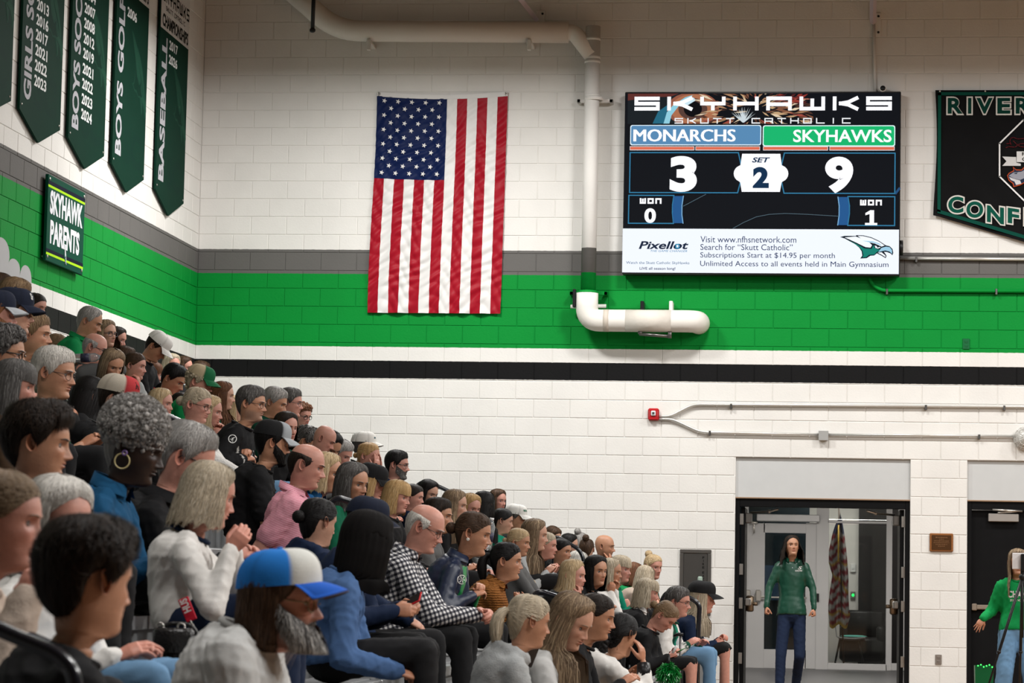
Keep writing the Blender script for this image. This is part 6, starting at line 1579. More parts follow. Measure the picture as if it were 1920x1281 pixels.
def build_person(p):
    q, rs, s = p.q, p.rs, p.q['s']; sex = q['sex']
    org = np.array([p.hip[0], p.hip[1], p.hip[2] - .10])
    hd = Head(sex, rs, q.get('age', 0), q.get('fat', 0) * .5)
    tone = np.array(SKIN[q['skin']]) * rs.uniform(.92, 1.06); hd.skin = tone; hd.lipc = np.array([.80, .48, .46]) if sex in 'mb' else np.array([.82, .42, .42])
    hc = q['hc']; c1, c2 = HAIRC[hc], HAIR2[hc]; hd.iris = ((.018, .009, .005), (.045, .06, .07), (.025, .02, .010))[rs.randint(3)] if q['skin'] != 'd' else (.02, .01, .006)
    hd.browc = np.array(c1) * (.38 if hc in ('bl', 'gb', 'wh', 'gr', 'gd') else .8) + tone * .05
    g = Geo(); hi = p.hi
    bd = q.get('beard')
    stub = (0, c1) if not bd else (.55 if bd[0] == 'stub' else .35, np.array(HAIRC[bd[1]]) + .25 * tone)
    for V, F, C in head_geo(hd, hi, stub): g.add(head_world(p, V), F, C)
    V, F, N = _jobs[p.j_skin][1]; g.add(V, F, tone)
    if q.get('pants') == 'shorts': V, F, N = _jobs[p.j_legs][1]; g.add(V, F, tone)
    for sg, (S_, E, W, hp, fd, dn) in zip((-1, 1), p.arms):
        V, F, N = _jobs[HANDJ[(hp, 1 if p.lod == 2 else 0)]][1]
        d = norm(W - E) if fd is None else norm(np.array(fd) * .75 + norm(W - E) * .25); n = norm(dn - d * (dn @ d)); y = np.cross(n, d)
        V = V * (p.sb * (.98 if sex in 'mb' else .93)); 
        if sg > 0: V = V * (1, -1, 1); F = F[:, ::-1]
        # right hand: thumb toward +y of its own frame
        C = np.tile(tone * (1.04, .93, .90), (len(V), 1)); g.add(V @ np.stack([d, y, n], 0) + W, F, C)
    body = g.build('person', [M_SKIN], None, colors=True, origin=org)
    tag(body, q['label'], 'person', q.get('group'))
    def child(gg, name, mats, smooth=True):
        me = gg.mesh(name, smooth, True); me.transform(Matrix.Translation(-Vector(org))); return link_mesh(name, me, mats, body)
    # clothes
    V, F, N = _jobs[p.j_shirt][1]; tc = np.array(TOPC[q['top']]); Vf = folds(V, N, rs, {'fitted': .006, 'loose': .014, 'coat': .010}.get(q.get('fit', ''), .010) * p.sb)
    C = np.tile(tc, (len(V), 1))
    if 'slc' in q:
        dm = np.full(len(V), 9.)
        for S_, E, W, *_ in p.arms:
            for a, b in ((S_ + (E - S_) * .08, E), (E, W)):
                t = np.clip(((V - a) @ (b - a)) / ((b - a) @ (b - a)), 0, 1); dm = np.minimum(dm, np.linalg.norm(V - a - t[:, None] * (b - a), axis=1))
        C[dm < .078 * p.sb] = TOPC[q['slc']]
        for S_, E, W, *_ in p.arms:
            t = ((V - E) @ (W - E)) / ((W - E) @ (W - E)); k = (t > .86) & (np.linalg.norm(V - W, axis=1) < .09); C[k] = tc; C[k & (t > .90) & (t < .94)] = TOPC['wht']
    if 'inner' in q:     # open jacket: shirt front showing between the lapels
        Fb, Lb = p.B0[:, 0], p.B0[:, 1]; d = V - p.Bn; k = (np.abs(d @ Lb) < .05 + .10 * np.clip(d @ norm(p.Bn - p.hip) + .35, 0, 1) * .2) & ((d @ Fb) > -.01) & (np.einsum('ij,j->i', N, Fb) > .35); C[k] = TOPC[q['inner']]
    gg = Geo(); gg.add(Vf, F, C)
    ck = q.get('cloth', 'plain')
    p.shirt = (Vf, F); top_o = child(gg, {'hood': 'hooded_sweatshirt', 'polo': 'polo_shirt'}.get(q.get('collar'), q.get('topname', 'shirt')), cloth_mat(ck))
    Fb, Lb, Ub = p.B0.T; lean = norm(p.T - p.hip); col = q.get('collar', 'crew'); gc = Geo()
    rx, ry = (.074 * s, .070 * s) if sex in 'mb' else (.070 * s, .064 * s)
    ring = lambda r, up, fwd: np.array([p.Bn + lean * up + (Fb * math.cos(t) * rx + Lb * math.sin(t) * ry) * r + Fb * fwd - lean * (.030 * math.cos(t)) for t in np.linspace(0, 2 * PI, 25)])
    if col in ('crew', 'jersey'): gc.add(*tube(ring(1.04, .004, .008), .009 * s, 8, 1.0), tc * q.get('colk', .85) if 'colc' not in q else TOPC[q['colc']])
    elif col in ('polo', 'shirt', 'coat'):
        hgt = .040 if col == 'polo' else .045
        r0, r1, r2 = ring(1.10, -.012, .008), ring(1.02, hgt * s, .004), ring(1.22, .004, .010); cc = tc if 'colc' not in q else np.array(TOPC[q['colc']])
        V = np.concatenate([r0[2:-2], r1[2:-2], r1[2:-2] * 1.0 + lean * .002, r2[1:-3] * .5 + r2[2:-2] * .5]); gc.add(V, grid_quads(21, 4), cc)
        for a in (1, -2): pass
    if gc.n: child(gc, 'collar', cloth_mat(ck if col != 'crew' or ck != 'leopard' else 'plain'))
    V, F, N = _jobs[p.j_pants][1]; gg = Geo(); pk = q.get('pants', 'dark'); pc = TOPC[{'dark': 'blk', 'jeans': 'jea', 'light': 'lje', 'shorts': 'blk', 'navy': 'nvy', 'white': 'wht'}[pk]]
    gg.add(folds(V, N, rs, .008), F, pc); child(gg, 'trousers' if pk != 'shorts' else 'shorts', cloth_mat('denim'))
    for K, A in zip(p.kn, p.an):
        f = Fb if q.get('standing') else norm(Fb + np.array([0, 0, 0])); gg = Geo(); sc = p.sb
        Pts = [A - f * .075 * sc - Ub * .055 * sc, A - f * .05 * sc - Ub * .05 * sc, A + f * .02 * sc - Ub * .048 * sc, A + f * .10 * sc - Ub * .062 * sc, A + f * .165 * sc - Ub * .068 * sc, A + f * .185 * sc - Ub * .070 * sc]
        gg.add(*tube(Pts, np.array([.020, .042, .050, .046, .036, .014]) * sc, 12, .8), q.get('shoe', (.02, .02, .022))); gg.add(*cbox(A + f * .055 * sc - Ub * .092 * sc, (.26 * sc, .085 * sc, .022 * sc), .01, p.B0), (.5, .5, .5) if 'shoe' in q else (.03, .03, .03))
        child(gg, 'shoe', cloth_mat('plain'))
    # hair, beard, headwear, spectacles
    if q['hair'] not in ('bald',):
        gg = Geo()
        for V, F, C in hair_geo(hd, q['hair'], c1, c2, rs, p.lod, q.get('haf')):
            if 'cap' in q: F = [f for f in (np.asarray(f)[(V[np.asarray(f)][:, :, 2].max(1) < .066) ] for f in (F if isinstance(F, list) else [F])) if len(f)]
            if 'cap' in q and not F: continue
            gg.add(head_world(p, V), F, C)
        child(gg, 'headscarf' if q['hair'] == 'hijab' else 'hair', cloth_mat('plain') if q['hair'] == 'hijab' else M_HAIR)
    if bd and bd[0] not in ('stub',):
        gg = Geo(); L = dict(short=.012, full=.03, long=.15)[bd[0]]
        for V, F, C in beard_geo(hd, HAIRC[bd[1]], HAIR2[bd[2] if len(bd) > 2 else bd[1]], rs, p.lod, L): gg.add(head_world(p, V), F, C)
        child(gg, 'beard', M_HAIR)
    if 'cap' in q:
        fr, re, bi = (np.array(c) for c in q['cap'][:3]); cr, bl = cap_geo(fr, re, bi, q['cap'][3] if len(q['cap']) > 3 else None)
        gg = Geo(); R_ = lambda V: head_world(p, (V - np.array([0, 0, .06])) @ np.array(Matrix.Rotation(math.radians(q.get('captilt', 4)), 3, 'Y')).T * 1.045 + np.array([-.004, 0, .060]))
        for V, F, C in cr: gg.add(R_(V), F, C)
        co = child(gg, 'cap', M_CAP); gg = Geo()
        for V, F, C in bl: gg.add(R_(V), F, C)
        me = gg.mesh('bill', True, True); me.transform(Matrix.Translation(-Vector(org))); link_mesh('bill', me, M_CAP, co)
        if 'logo' in q:
            gg = Geo(); lg = q['logo']; Vt, Tt, _ = text2d(lg[0], .04)
            w_, h_ = lg[2], lg[3]; a0 = lg[4] if len(lg) > 4 else 0.0
            ang = a0 + (Vt[:, 0] - .5) * w_ / .105; zz = .082 + Vt[:, 1] * h_; rr = 1 - np.clip((zz - .05) / .09, 0, 1) ** 2.2 * .72
            P = np.stack([-.010 + .1165 * np.cos(ang) * rr ** .5, .094 * np.sin(ang) * rr ** .5, zz + .006], 1); gg.add(R_(P), Tt, lg[1]); me = gg.mesh('cap_lettering', False, True); me.transform(Matrix.Translation(-Vector(org))); link_mesh('cap_lettering', me, M_CAP, co)
    if 'spec' in q:
        gg = Geo()
        for V, F, C in glasses_geo(hd, q['spec'], q.get('spect', .0016 if p.lod else .0022)): gg.add(head_world(p, V), F, C)
        child(gg, 'spectacles', M_FRAME)
    if 'ring' in q:      # earring
        for rad, z0, c in q['ring']:
            w = float(hd.base(np.array([0.0]))[2][0]); t = np.linspace(0, 2 * PI, 25); P = np.stack([-.012 + rad * np.sin(t), np.full(25, -(w + .014)), z0 - rad + rad * np.cos(t)], 1)
            gg = Geo(); gg.add(head_world(p, tube(P, .0026 if rad > .01 else .004, 8)[0]), tube(P, .0026 if rad > .01 else .004, 8)[1], c); child(gg, 'earring', M_FRAME)
    p.obj, p.org, p.child = body, org, child
    return body
# ------------------------------------------------------------------ who sits where: row, head size, head position
HD = {'A1': (7, 0.93, -5.607, 17.582, 3.162), 'A2': (6, 0.97, -4.915, 15.734, 2.916), 'A3': (5, 0.99, -4.392, 14.058, 2.66), 'A4': (8, 0.96, -6.384, 20.987, 3.389), 'A4b': (5, 0.95, -4.306, 13.48, 2.591), 'A5': (5, 0.95, -4.444, 14.607, 2.593), 'A6': (7, 0.9, -6.049, 20.511, 3.024), 'A7': (7, 0.94, -5.604, 19.847, 3.167), 'A8': (7, 0.92, -5.79, 21.003, 3.178), 'A9': (8, 0.92, -6.481, 23.883, 3.39), 'A10': (6, 0.88, -5.207, 18.601, 2.86), 'A11': (5, 0.82, -4.565, 16.737, 2.593), 'A12': (7, 0.93, -5.936, 22.155, 3.06), 'A13': (6, 0.87, -5.253, 19.909, 2.835), 'A14': (7, 0.94, -5.498, 21.518, 3.118), 'A15': (7, 0.94, -6.016, 23.406, 3.033), 'A16': (8, 0.96, -6.533, 26.196, 3.335), 'A17': (8, 0.93, -6.52, 26.662, 3.351), 'A18': (8, 0.96, -6.551, 27.548, 3.371), 'A19': (6, 0.99, -5.222, 21.023, 2.817), 'A20': (5, 0.91, -4.442, 18.658, 2.623), 'A21': (5, 0.86, -4.529, 19.778, 2.605), 'A22': (6, 0.91, -5.338, 23.804, 2.764), 'A23': (6, 0.9, -5.409, 21.505, 2.719), 'A24': (5, 0.85, -4.57, 18.055, 2.429), 'A25': (5, 0.94, -4.72, 19.274, 2.476), 'A26': (4, 0.91, -3.902, 16.336, 2.315), 'A26b': (4, 0.86, -4.132, 17.658, 2.357), 'A27': (3, 0.85, -3.283, 12.163, 2.069), 'A28': (4, 0.95, -4.068, 14.481, 2.226), 'A29': (4, 1.03, -3.774, 12.768, 2.236), 'A30': (6, 0.87, -5.383, 19.107, 2.749), 'A31': (4, 0.99, -3.865, 12.236, 2.285), 'A32': (3, 0.87, -3.351, 10.77, 2.031), 'B1': (2, 0.96, -2.44, 8.124, 1.667), 'B2': (2, 1.02, -2.4, 9.145, 1.701), 'B3': (2, 1.05, -2.343, 9.664, 1.69), 'B4': (1, 0.89, -2.081, 8.924, 1.536), 'B5': (1, 0.93, -1.806, 5.75, 1.373), 'B6': (1, 0.94, -2.105, 7.182, 1.428), 'B7': (0, 0.95, -1.436, 5.156, 1.251), 'D1': (4, 0.94, -3.74, 17.183, 2.38), 'D2': (5, 0.97, -4.322, 20.707, 2.617), 'D3': (5, 0.96, -4.313, 21.297, 2.656), 'D4': (6, 0.95, -5.167, 26.118, 2.842), 'D5': (4, 0.92, -3.867, 18.964, 2.324), 'D6': (3, 0.96, -3.216, 15.39, 2.035), 'D7': (4, 0.91, -3.963, 20.229, 2.284), 'D8': (4, 0.85, -3.719, 19.664, 2.282), 'D9': (4, 0.99, -3.895, 20.831, 2.283), 'D9b': (4, 0.94, -3.971, 21.774, 2.267), 'D10': (4, 0.94, -3.936, 22.699, 2.377), 'D11': (4, 0.96, -3.823, 22.266, 2.275), 'D12': (4, 1.01, -3.771, 23.461, 2.256), 'D13': (2, 0.92, -2.603, 13.304, 1.821), 'D14': (3, 0.96, -2.986, 15.883, 1.886), 'D15': (2, 0.92, -2.632, 14.821, 1.788), 'D16': (3, 0.93, -2.967, 17.413, 1.879), 'D17': (2, 0.85, -2.734, 17.04, 1.782), 'D18': (3, 0.89, -3.474, 22.512, 1.946), 'D19': (3, 0.91, -3.423, 23.03, 1.996), 'D20': (3, 1.01, -3.626, 23.516, 1.834), 'E2': (1, 0.96, -1.969, 13.162, 1.514), 'E3': (2, 0.98, -2.664, 18.423, 1.694), 'E4': (2, 1.02, -2.966, 15.565, 1.58), 'E5': (1, 0.88, -2.139, 12.473, 1.52), 'E6': (1, 0.97, -1.789, 10.447, 1.392), 'E7': (0, 1.03, -1.175, 5.837, 1.191), 'G1': (2, 0.89, -2.659, 19.217, 1.792), 'G2': (2, 0.85, -2.627, 19.837, 1.79), 'G3': (2, 0.91, -2.599, 20.431, 1.819), 'G4': (3, 0.91, -3.241, 26.572, 2.042), 'G5': (2, 0.88, -2.743, 22.861, 1.762), 'G6': (2, 0.88, -2.689, 23.392, 1.799), 'G7': (1, 0.98, -1.923, 14.675, 1.516), 'G8': (1, 0.82, -2.184, 19.199, 1.533), 'G9': (2, 1.01, -2.276, 21.124, 1.616), 'G10': (2, 0.89, -2.248, 21.734, 1.545), 'G11': (2, 0.89, -2.775, 27.454, 1.698), 'G12': (1, 0.87, -2.165, 22.189, 1.504), 'G13': (2, 0.92, -2.558, 26.987, 1.613), 'G14': (2, 0.92, -2.574, 28.419, 1.661), 'G14b': (2, 0.89, -2.303, 26.131, 1.564), 'G15': (1, 0.92, -1.873, 15.841, 1.373), 'G16': (1, 0.92, -2.362, 21.57, 1.35), 'G17': (1, 0.82, -2.321, 20.907, 1.202), 'G18': (1, 0.88, -1.716, 18.461, 1.298), 'G19': (1, 0.83, -1.788, 20.326, 1.302), 'G20': (1, 0.91, -1.672, 19.814, 1.338), 'G20b': (1, 0.91, -2.217, 24.292, 1.411), 'G21': (1, 0.91, -1.794, 22.78, 1.341), 'G22': (1, 0.96, -1.77, 23.539, 1.368), 'G23': (2, 1.02, -2.267, 27.877, 1.619), 'G24': (1, 0.88, -1.818, 25.912, 1.333), 'G24b': (1, 0.9, -1.665, 25.254, 1.298), 'G25': (1, 1.03, -1.738, 27.587, 1.417), 'G26': (0, 0.94, -1.442, 22.169, 1.173), 'G27': (0, 0.95, -1.154, 21.579, 1.108), 'G28': (0, 1.07, -1.043, 23.426, 1.13), 'G29': (0, 0.88, -1.127, 19.246, 1.022), 'G30': (0, 0.94, -1.824, 24.084, 0.977), 'G31': (0, 0.94, -1.135, 13.499, 1.089), 'G32': (0, 0.99, -1.113, 11.885, 1.088), 'G33': (0, 0.91, -1.243, 11.369, 1.093), 'G34': (0, 0.9, -1.042, 13.969, 0.991)}

ROW_X0, ROW_T, ROW_R, SEAT0 = -1.40, .61, .28, .56
def seat_z(r): return SEAT0 + ROW_R * r
def row_x(r): return ROW_X0 - ROW_T * r
PEOPLE = []
for _k, (_r, _y) in dict(E4=(1, 12.35), E5=(1, 11.55), D13=(2, 13.9), D15=(2, 15.1), D17=(2, 16.9), A27=(4, 13.6), A28=(4, 14.9)).items():
    _o = HD[_k]; _f = _y / _o[3]; HD[_k] = (_r, _o[1] * _f, _o[2] * _f, _y, CZ + (_o[4] - CZ) * _f)
for _k, (_x, _yy, _h, _Y, _r) in dict(E7=(530, 1130, 166, 6.9, 0), B6=(108, 984, 168, 7.2, 1), B7=(168, 1092, 204, 5.3, 0), B5=(4, 978, 186, 5.9, 1)).items():
    _v = at(_x, _yy, _Y); HD[_k] = (_r, _h * _Y / (F_PX * .235), _v.x, _Y, _v.z)
def P(key, sex, rot, hair, skin, top, label, **kw):
    r, s, x, y, z = HD[key]
    st, hc = hair.split()
    rot = (rot[0] - math.degrees(math.atan2(-x, y)), rot[1], rot[2] if len(rot) > 2 else 0)
    sz = kw.pop('hs', 1.0); s = s * sz
    q = dict(key=key, sex=sex, rot=rot, hair=st, hc=hc, skin=skin, top=top, label=label, s=s, H=(x, y, z), row=r, seed=len(PEOPLE) * 7 + 3)
    q.update(kw)
    hx = np.clip(x - kw.get('lean', .13), row_x(r) - .14, row_x(r) + .17)
    by = math.radians(np.clip(rot[0] * .45, -30, 45)); q.setdefault('byaw', math.degrees(by)); by = math.radians(q['byaw'])
    Fb = np.array([math.cos(by) * .5 + .5, -math.sin(by) * .5, 0]); Fb /= np.linalg.norm(Fb); Lb = np.array([-Fb[1], Fb[0], 0])
    sb = s ** .6 * (1 if sex in 'mb' else .93) * q.get('size', 1)
    hip = np.array([hx, y + q.get('dy', 0), seat_z(r) + .10 + q.get('hipdz', 0)])
    q['hip'] = hip
    q['knees'] = [hip + Fb * .40 * sb + Lb * sg * .11 + (0, 0, .045) for sg in (-1, 1)]
    dz = max(0.0, seat_z(r) - .43)
    q['ankles'] = [np.array([k[0] + (.02 if sg < 0 else -.02), k[1], max(dz, 0) + .105 * sb]) for sg, k in zip((-1, 1), q['knees'])]
    if 'hat' in kw:      # both hands, or near hand only, at measured picture points
        hz = {}
        for i, (hx_, hy_, dy_, pose, *rest) in kw['hat'].items():
            w = at(hx_, hy_, y - dy_); hz[i] = dict(w=tuple(w), pose=pose)
            if rest: hz[i]['dir'] = rest[0]
            if len(rest) > 1: hz[i]['n'] = rest[1]
        q['hands'] = hz
    PEOPLE.append(q)
W_, K_, N_ = (.66, .65, .62), (.008, .008, .009), (.008, .012, .028)
# --- top of the stand, from the frame's edge inward
P('A1', 'm', (0, 5), 'short br', 'l', 'cgr', 'man cut by the frame, face behind the dark navy cap')
P('A2', 'm', (15, 12), 'short lb', 'p', 'gry', 'man with light brown hair directly behind the navy cap', age=.6)
P('A3', 'm', (10, 4), 'short dk', 'l', 'wht', 'man in navy cap with white logo and sunglasses', cap=(N_, N_, N_), logo=('SF', W_, .024, .034, -.35), spec=(.01, .01, .012))
P('A4', 'w', (35, 10), 'back dk', 'p', 'blk', 'dark haired woman just past the navy cap bill')
P('A4b', 'm', (0, 2), 'short rd', 'p', 'wht', 'bearded man cut by the frame in a grey cap', cap=(N_, N_, (.38, .40, .42)), beard=('full', 'rd'))
P('A5', 'm', (15, 5), 'short lb', 'o', 'olv', 'young man with cropped light brown hair and olive shirt', beard=('stub', 'lb'))
P('A6', 'w', (15, 8), 'back lb', 'l', 'grn', 'woman with tied light brown hair behind the white haired man')
P('A7', 'm', (10, 22), 'rec gr', 'o', 'grn', 'grey haired older man in bright green polo looking down', age=1, collar='polo', sleeve='short')
P('A8', 'w', (45, 0), 'wavy cb', 'l', 'blk', 'smiling woman with glasses beside the green polo man', spec=(.02, .03, .05))
P('A9', 'w', (30, 12), 'bob dk', 'p', 'blk', 'dark haired woman against the black wall stripe')
P('A10', 'm', (10, 18), 'fringe gr', 'p', 'cgr', 'balding grey man with glasses holding a clear bottle', age=1, spec=(.03, .02, .02), hat={0: (166, 690, .14, 'fist')}, fat=.3)
P('A11', 'w', (60, 25), 'mid cb', 'o', 'olv', 'woman with centre parted grey brown hair looking down', lean=.05)
P('A12', 'm', (15, 8), 'short br', 'l', 'blk', 'brown haired man behind the centre parted woman')
P('A13', 'w', (20, 8), 'back br', 'p', 'gry', 'woman with hair pulled back beside the black wall stripe, hand at chin', pose='chin')
P('A14', 'm', (15, 40), 'short dk', 'o', 'blk', 'man in white cap and black shirt bending down by the wall', cap=(W_, W_, W_))
P('A15', 'w', (35, 8), 'bangs au', 'p', 'brn', 'woman with short auburn fringe below the white cap man')
P('A16', 'w', (55, 5), 'mid gb', 'p', 'blk', 'woman with streaked blonde hair next to the white cap man')
P('A17', 'w', (30, 5), 'bob br', 'p', 'gry', 'small face just beyond the streaked blonde woman')
P('A18', 'm', (10, 10), 'short br', 'l', 'blk', 'brown haired head against the black stripe behind the tan cap')
P('A19', 'm', (25, 30), 'short bk', 'o', 'red', 'black haired man in red polo looking down', collar='polo', sleeve='short')
P('A20', 'm', (20, 18), 'curl gb', 'p', 'grn', 'person in tan and green cap with curly fair hair', cap=((.008, .12, .045), (.42, .34, .22), (.006, .11, .04)), age=.5)
P('A21', 'w', (5, 5), 'vlong au', 'l', 'dgr', 'woman with long straight auburn hair before the white wall', cloth='plain')
P('A22', 'w', (20, 5), 'long bl', 'l', 'wht', 'blonde woman partly hidden by the black jersey man')
P('A23', 'w', (10, 20), 'back bk', 'l', 'blk', 'black haired head below the red polo man')
P('A24', 'g', (25, 5), 'long bl', 'p', 'grn', 'blonde girl in green shirt behind the black handrail')
P('A25', 'g', (20, 15), 'back dk', 'o', 'grn', 'dark haired girl resting her chin on her hand', pose='chin')
P('A26', 'w', (25, 12), 'lowbun gb', 'p', 'wht', 'woman in round glasses and white waffle knit top', spec=(.03, .02, .012), cloth='waffle', hat={0: (474, 902, .10, 'clasp'), 1: (470, 912, .02, 'clasp')}, lean=-.05, pole={0: (.2, -.6, -.6)}, pants='white')
P('A26b', 'w', (15, 10), 'vlong bl', 'p', 'blk', 'long haired blonde beside the woman in round glasses', hat={0: (410, 822, .10, 'clasp'), 1: (416, 818, .0, 'clasp')})
P('A27', 'm', (12, 12), 'short dk', 'l', 'blk', 'man in red and tan cap and black shirt', cap=((.42, .035, .04), (.44, .39, .32), (.36, .03, .035)), logo=('N', (.012, .012, .012), .030, .034, -.35), beard=('stub', 'br'))
P('A28', 'w', (-25, 15), 'long bk', 'l', 'blk', 'woman with big black hair behind the red and tan cap', hs=1.0)
P('A29', 'm', (22, 8), 'short wh', 'o', 'vgr', 'white haired older man with thin glasses and green tee', age=1, spec=(.06, .05, .05), sleeve='short', spect=.0014)
P('A30', 'w', (35, 10), 'lowbun br', 'l', 'lgn', 'woman in pale green jacket raising her hand', hat={0: (158, 712, .14, 'relax')}, lean=.05, collar='coat')
P('A31', 'm', (10, 5), 'curl dg', 'o', 'blk', 'man with dark curls and sunglasses at the frame', spec=(.01, .01, .01), spect=.003)
P('A32', 'w', (10, 8), 'longbang dg', 'p', 'brn', 'woman with long grey fringe below the dark curled man', age=.6)
# --- nearest rows
P('B1', 'b', (8, 6), 'mess dk', 'o', 'nvy', 'boy with thick tousled dark brown hair', size=.95)
P('B2', 'w', (14, 16), 'afro gr', 'd', 'blu', 'woman with grey afro and gold hoop earring in blue denim jacket', collar='shirt', cloth='denim', ring=[(.026, -.022, (.55, .45, .22)), (.007, -.012, (.20, .12, .32))])
P('B3', 'm', (5, 20), 'short gr', 'p', 'blk', 'grey haired man with black glasses in black jacket', spec=(.01, .01, .01), collar='coat', spect=.002)
P('B4', 'w', (-14, 14), 'bob gb', 'p', 'wht', 'woman with blonde bob in white sweater, hands clasped', hat={0: (432, 1034, .16, 'clasp', (.7, 0, .75), (.2, -1, .2)), 1: (438, 1028, .02, 'clasp', (.7, 0, .75), (-.2, 1, .2))}, pants='navy', leg=.012, pole={0: (-.1, -.5, -1), 1: (-.1, .5, -1)}, byaw=-6, hipdz=.17, colc='nvy')
P('B5', 'w', (12, 6), 'back cb', 'p', 'bge', 'fair woman in beige fleece cut by the frame', cloth='fleece', fit='coat', hat={0: (48, 1128, .16, 'clasp')}, hs=1.0)
P('B6', 'w', (50, 12), 'bob wh', 'p', 'wht', 'woman with white bob and dark glasses in white top', spec=(.015, .012, .012), age=.9, pants='light', spect=.0024)
P('B7', 'b', (-34, 6), 'mess dk', 'o', 'blk', 'boy with smooth dark hair and black tee, nearest the handrail', sleeve='short', size=1.0, pants='light')
P('E7', 'm', (12, 3), 'mid br', 'p', 'lgr', 'man with long grey beard in blue and white cap', cap=((.62, .62, .58), (.012, .17, .55), (.010, .09, .45), (.12, .10, .085)), beard=('long', 'dg', 'wh'), haf=84, spec=(.25, .20, .10), sleeve='long', age=.6, captilt=-3, fit='loose', hunch=.075)
P('E6', 'w', (-32, 12), 'hijab bk', 'o', 'sky', 'person in black headscarf and blue sweatshirt', fit='loose', hat={0: (742, 1258, .12, 'clasp'), 1: (755, 1252, .0, 'clasp')}, pants='dark', byaw=-12, hunch=.03, pole={0: (-.5, -.5, -1)})
P('E5', 'm', (-5, 12), 'short bk', 'o', 'nvy', 'person in navy cap half hidden by the black headscarf', cap=(N_, N_, N_, (.4, .4, .45)), pants='dark', hat={0: (738, 1146, .12, 'clasp', (1, 0, .05), (0, -1, .3)), 1: (750, 1140, .0, 'clasp', (1, 0, .05), (0, 1, .4))})
P('E4', 'w', (-38, 10), 'lowbun bk', 'l', 'nvy', 'black haired woman in navy hoodie seen from behind', collar='hood', fit='loose', hs=1.14)
P('D13', 'm', (6, 14), 'fringe dk', 'p', 'pnk', 'bald man in pink striped polo', collar='polo', sleeve='short', cloth='stripe', age=.8, hs=1.0, hat={0: (545, 1075, .05, 'relax', (0, 0, -1))}, pole={0: (-.6, -.3, -.3)}, lean=.20, topname='polo_shirt')
P('D14', 'w', (24, 10), 'bob bl', 'o', 'den', 'older woman with blonde bob in blue denim jacket', age=.8, collar='shirt', cloth='denim')
P('D15', 'w', (40, 10), 'mid dg', 'o', 'vgr', 'woman with grey streaked dark hair, mouth open', age=.8)
P('D16', 'w', (15, 15), 'mid gd', 'p', 'nvy', 'woman in plain black cap above the navy cap', cap=(K_, K_, K_))
P('D17', 'w', (25, 10), 'bangs gd', 'p', 'blk', 'woman with golden layered hair and fringe')
P('D18', 'w', (15, 10), 'back dk', 'p', 'nvy', 'pink faced woman behind the golden haired one')
P('D19', 'w', (40, 18), 'bob bk', 'l', 'blk', 'woman with black hair under the looped handrail')
P('D20', 'w', (-10, 12), 'bob bl', 'l', 'brn', 'blonde head behind the man in checked shirt')
P('E2', 'm', (10, 22), 'fringe wh', 'p', 'wht', 'older man in black and white checked shirt leaning forward', spec=(.012, .012, .012), cloth='gingham', collar='shirt', age=1, lean=.30, pose='knees', fat=.4, topname='checked_shirt')
P('E3', 'm', (15, 6), 'short dk', 'o', 'cgr', 'young dark haired man behind the checked shirt')
# --- middle of the stand
P('D1', 'm', (18, 6), 'short dg', 'o', 'blk', 'grey haired man with glasses in black jersey', spec=(.015, .015, .018), age=.6, beard=('stub', 'dg'), hat={0: (455, 862, .14, 'clasp'), 1: (461, 858, .03, 'clasp')}, pants='light', collar='jersey', slc='blk')
P('D2', 'm', (15, 18), 'short gr', 'o', 'dgr', 'silver haired man in dark green polo', collar='polo', age=.5)
P('D3', 'm', (12, 6), 'short dg', 'p', 'dgr', 'man with slicked dark grey hair and thin glasses', spec=(.1, .1, .11), age=.6, fat=.4, spect=.0015)
P('D4', 'w', (45, 12), 'curl au', 'p', 'vgr', 'woman with auburn curls and black framed glasses', spec=(.008, .008, .008), spect=.003)
P('D5', 'w', (52, 6), 'mid dk', 'p', 'blk', 'dark haired woman turned toward the camera before the wall')
P('D6', 'm', (-8, 10), 'short bk', 'o', 'blk', 'bearded man in black and grey cap', cap=((.30, .32, .34), K_, (.34, .36, .38)), beard=('full', 'bk'), sleeve='short', fit='loose', fat=.3)
P('D7', 'm', (5, 30), 'curl dg', 'o', 'blk', 'person with curly grey brown hair bent forward')
P('D8', 'm', (10, 30), 'bald br', 'p', 'cgr', 'bald pink head behind the black haired woman')
P('D9', 'w', (50, 35), 'long bk', 'o', 'blk', 'woman with long black hair looking down at her lap')
P('D9b', 'm', (35, 25), 'short gr', 'p', 'gry', 'older grey man half hidden behind the black haired woman', age=1)
P('D10', 'm', (10, 2), 'short dg', 'l', 'blk', 'person in white cap with small green logo', cap=(W_, W_, W_), logo=('-', (.01, .07, .10), .022, .012, -.35))
P('D11', 'w', (22, 5), 'back gd', 'p', 'blk', 'blonde woman in uniform with both hands over her mouth', hat={0: (706, 880, .10, 'flat', (.1, 0, 1), (.7, -.7, 0)), 1: (712, 882, .02, 'flat', (.1, 0, 1), (.7, .5, 0))})
P('D12', 'm', (10, 6), 'short bk', 'p', 'nvy', 'dark haired man with glasses and grey stubble by the wall', spec=(.012, .012, .015), beard=('short', 'dg'), collar='hood', fat=.2)
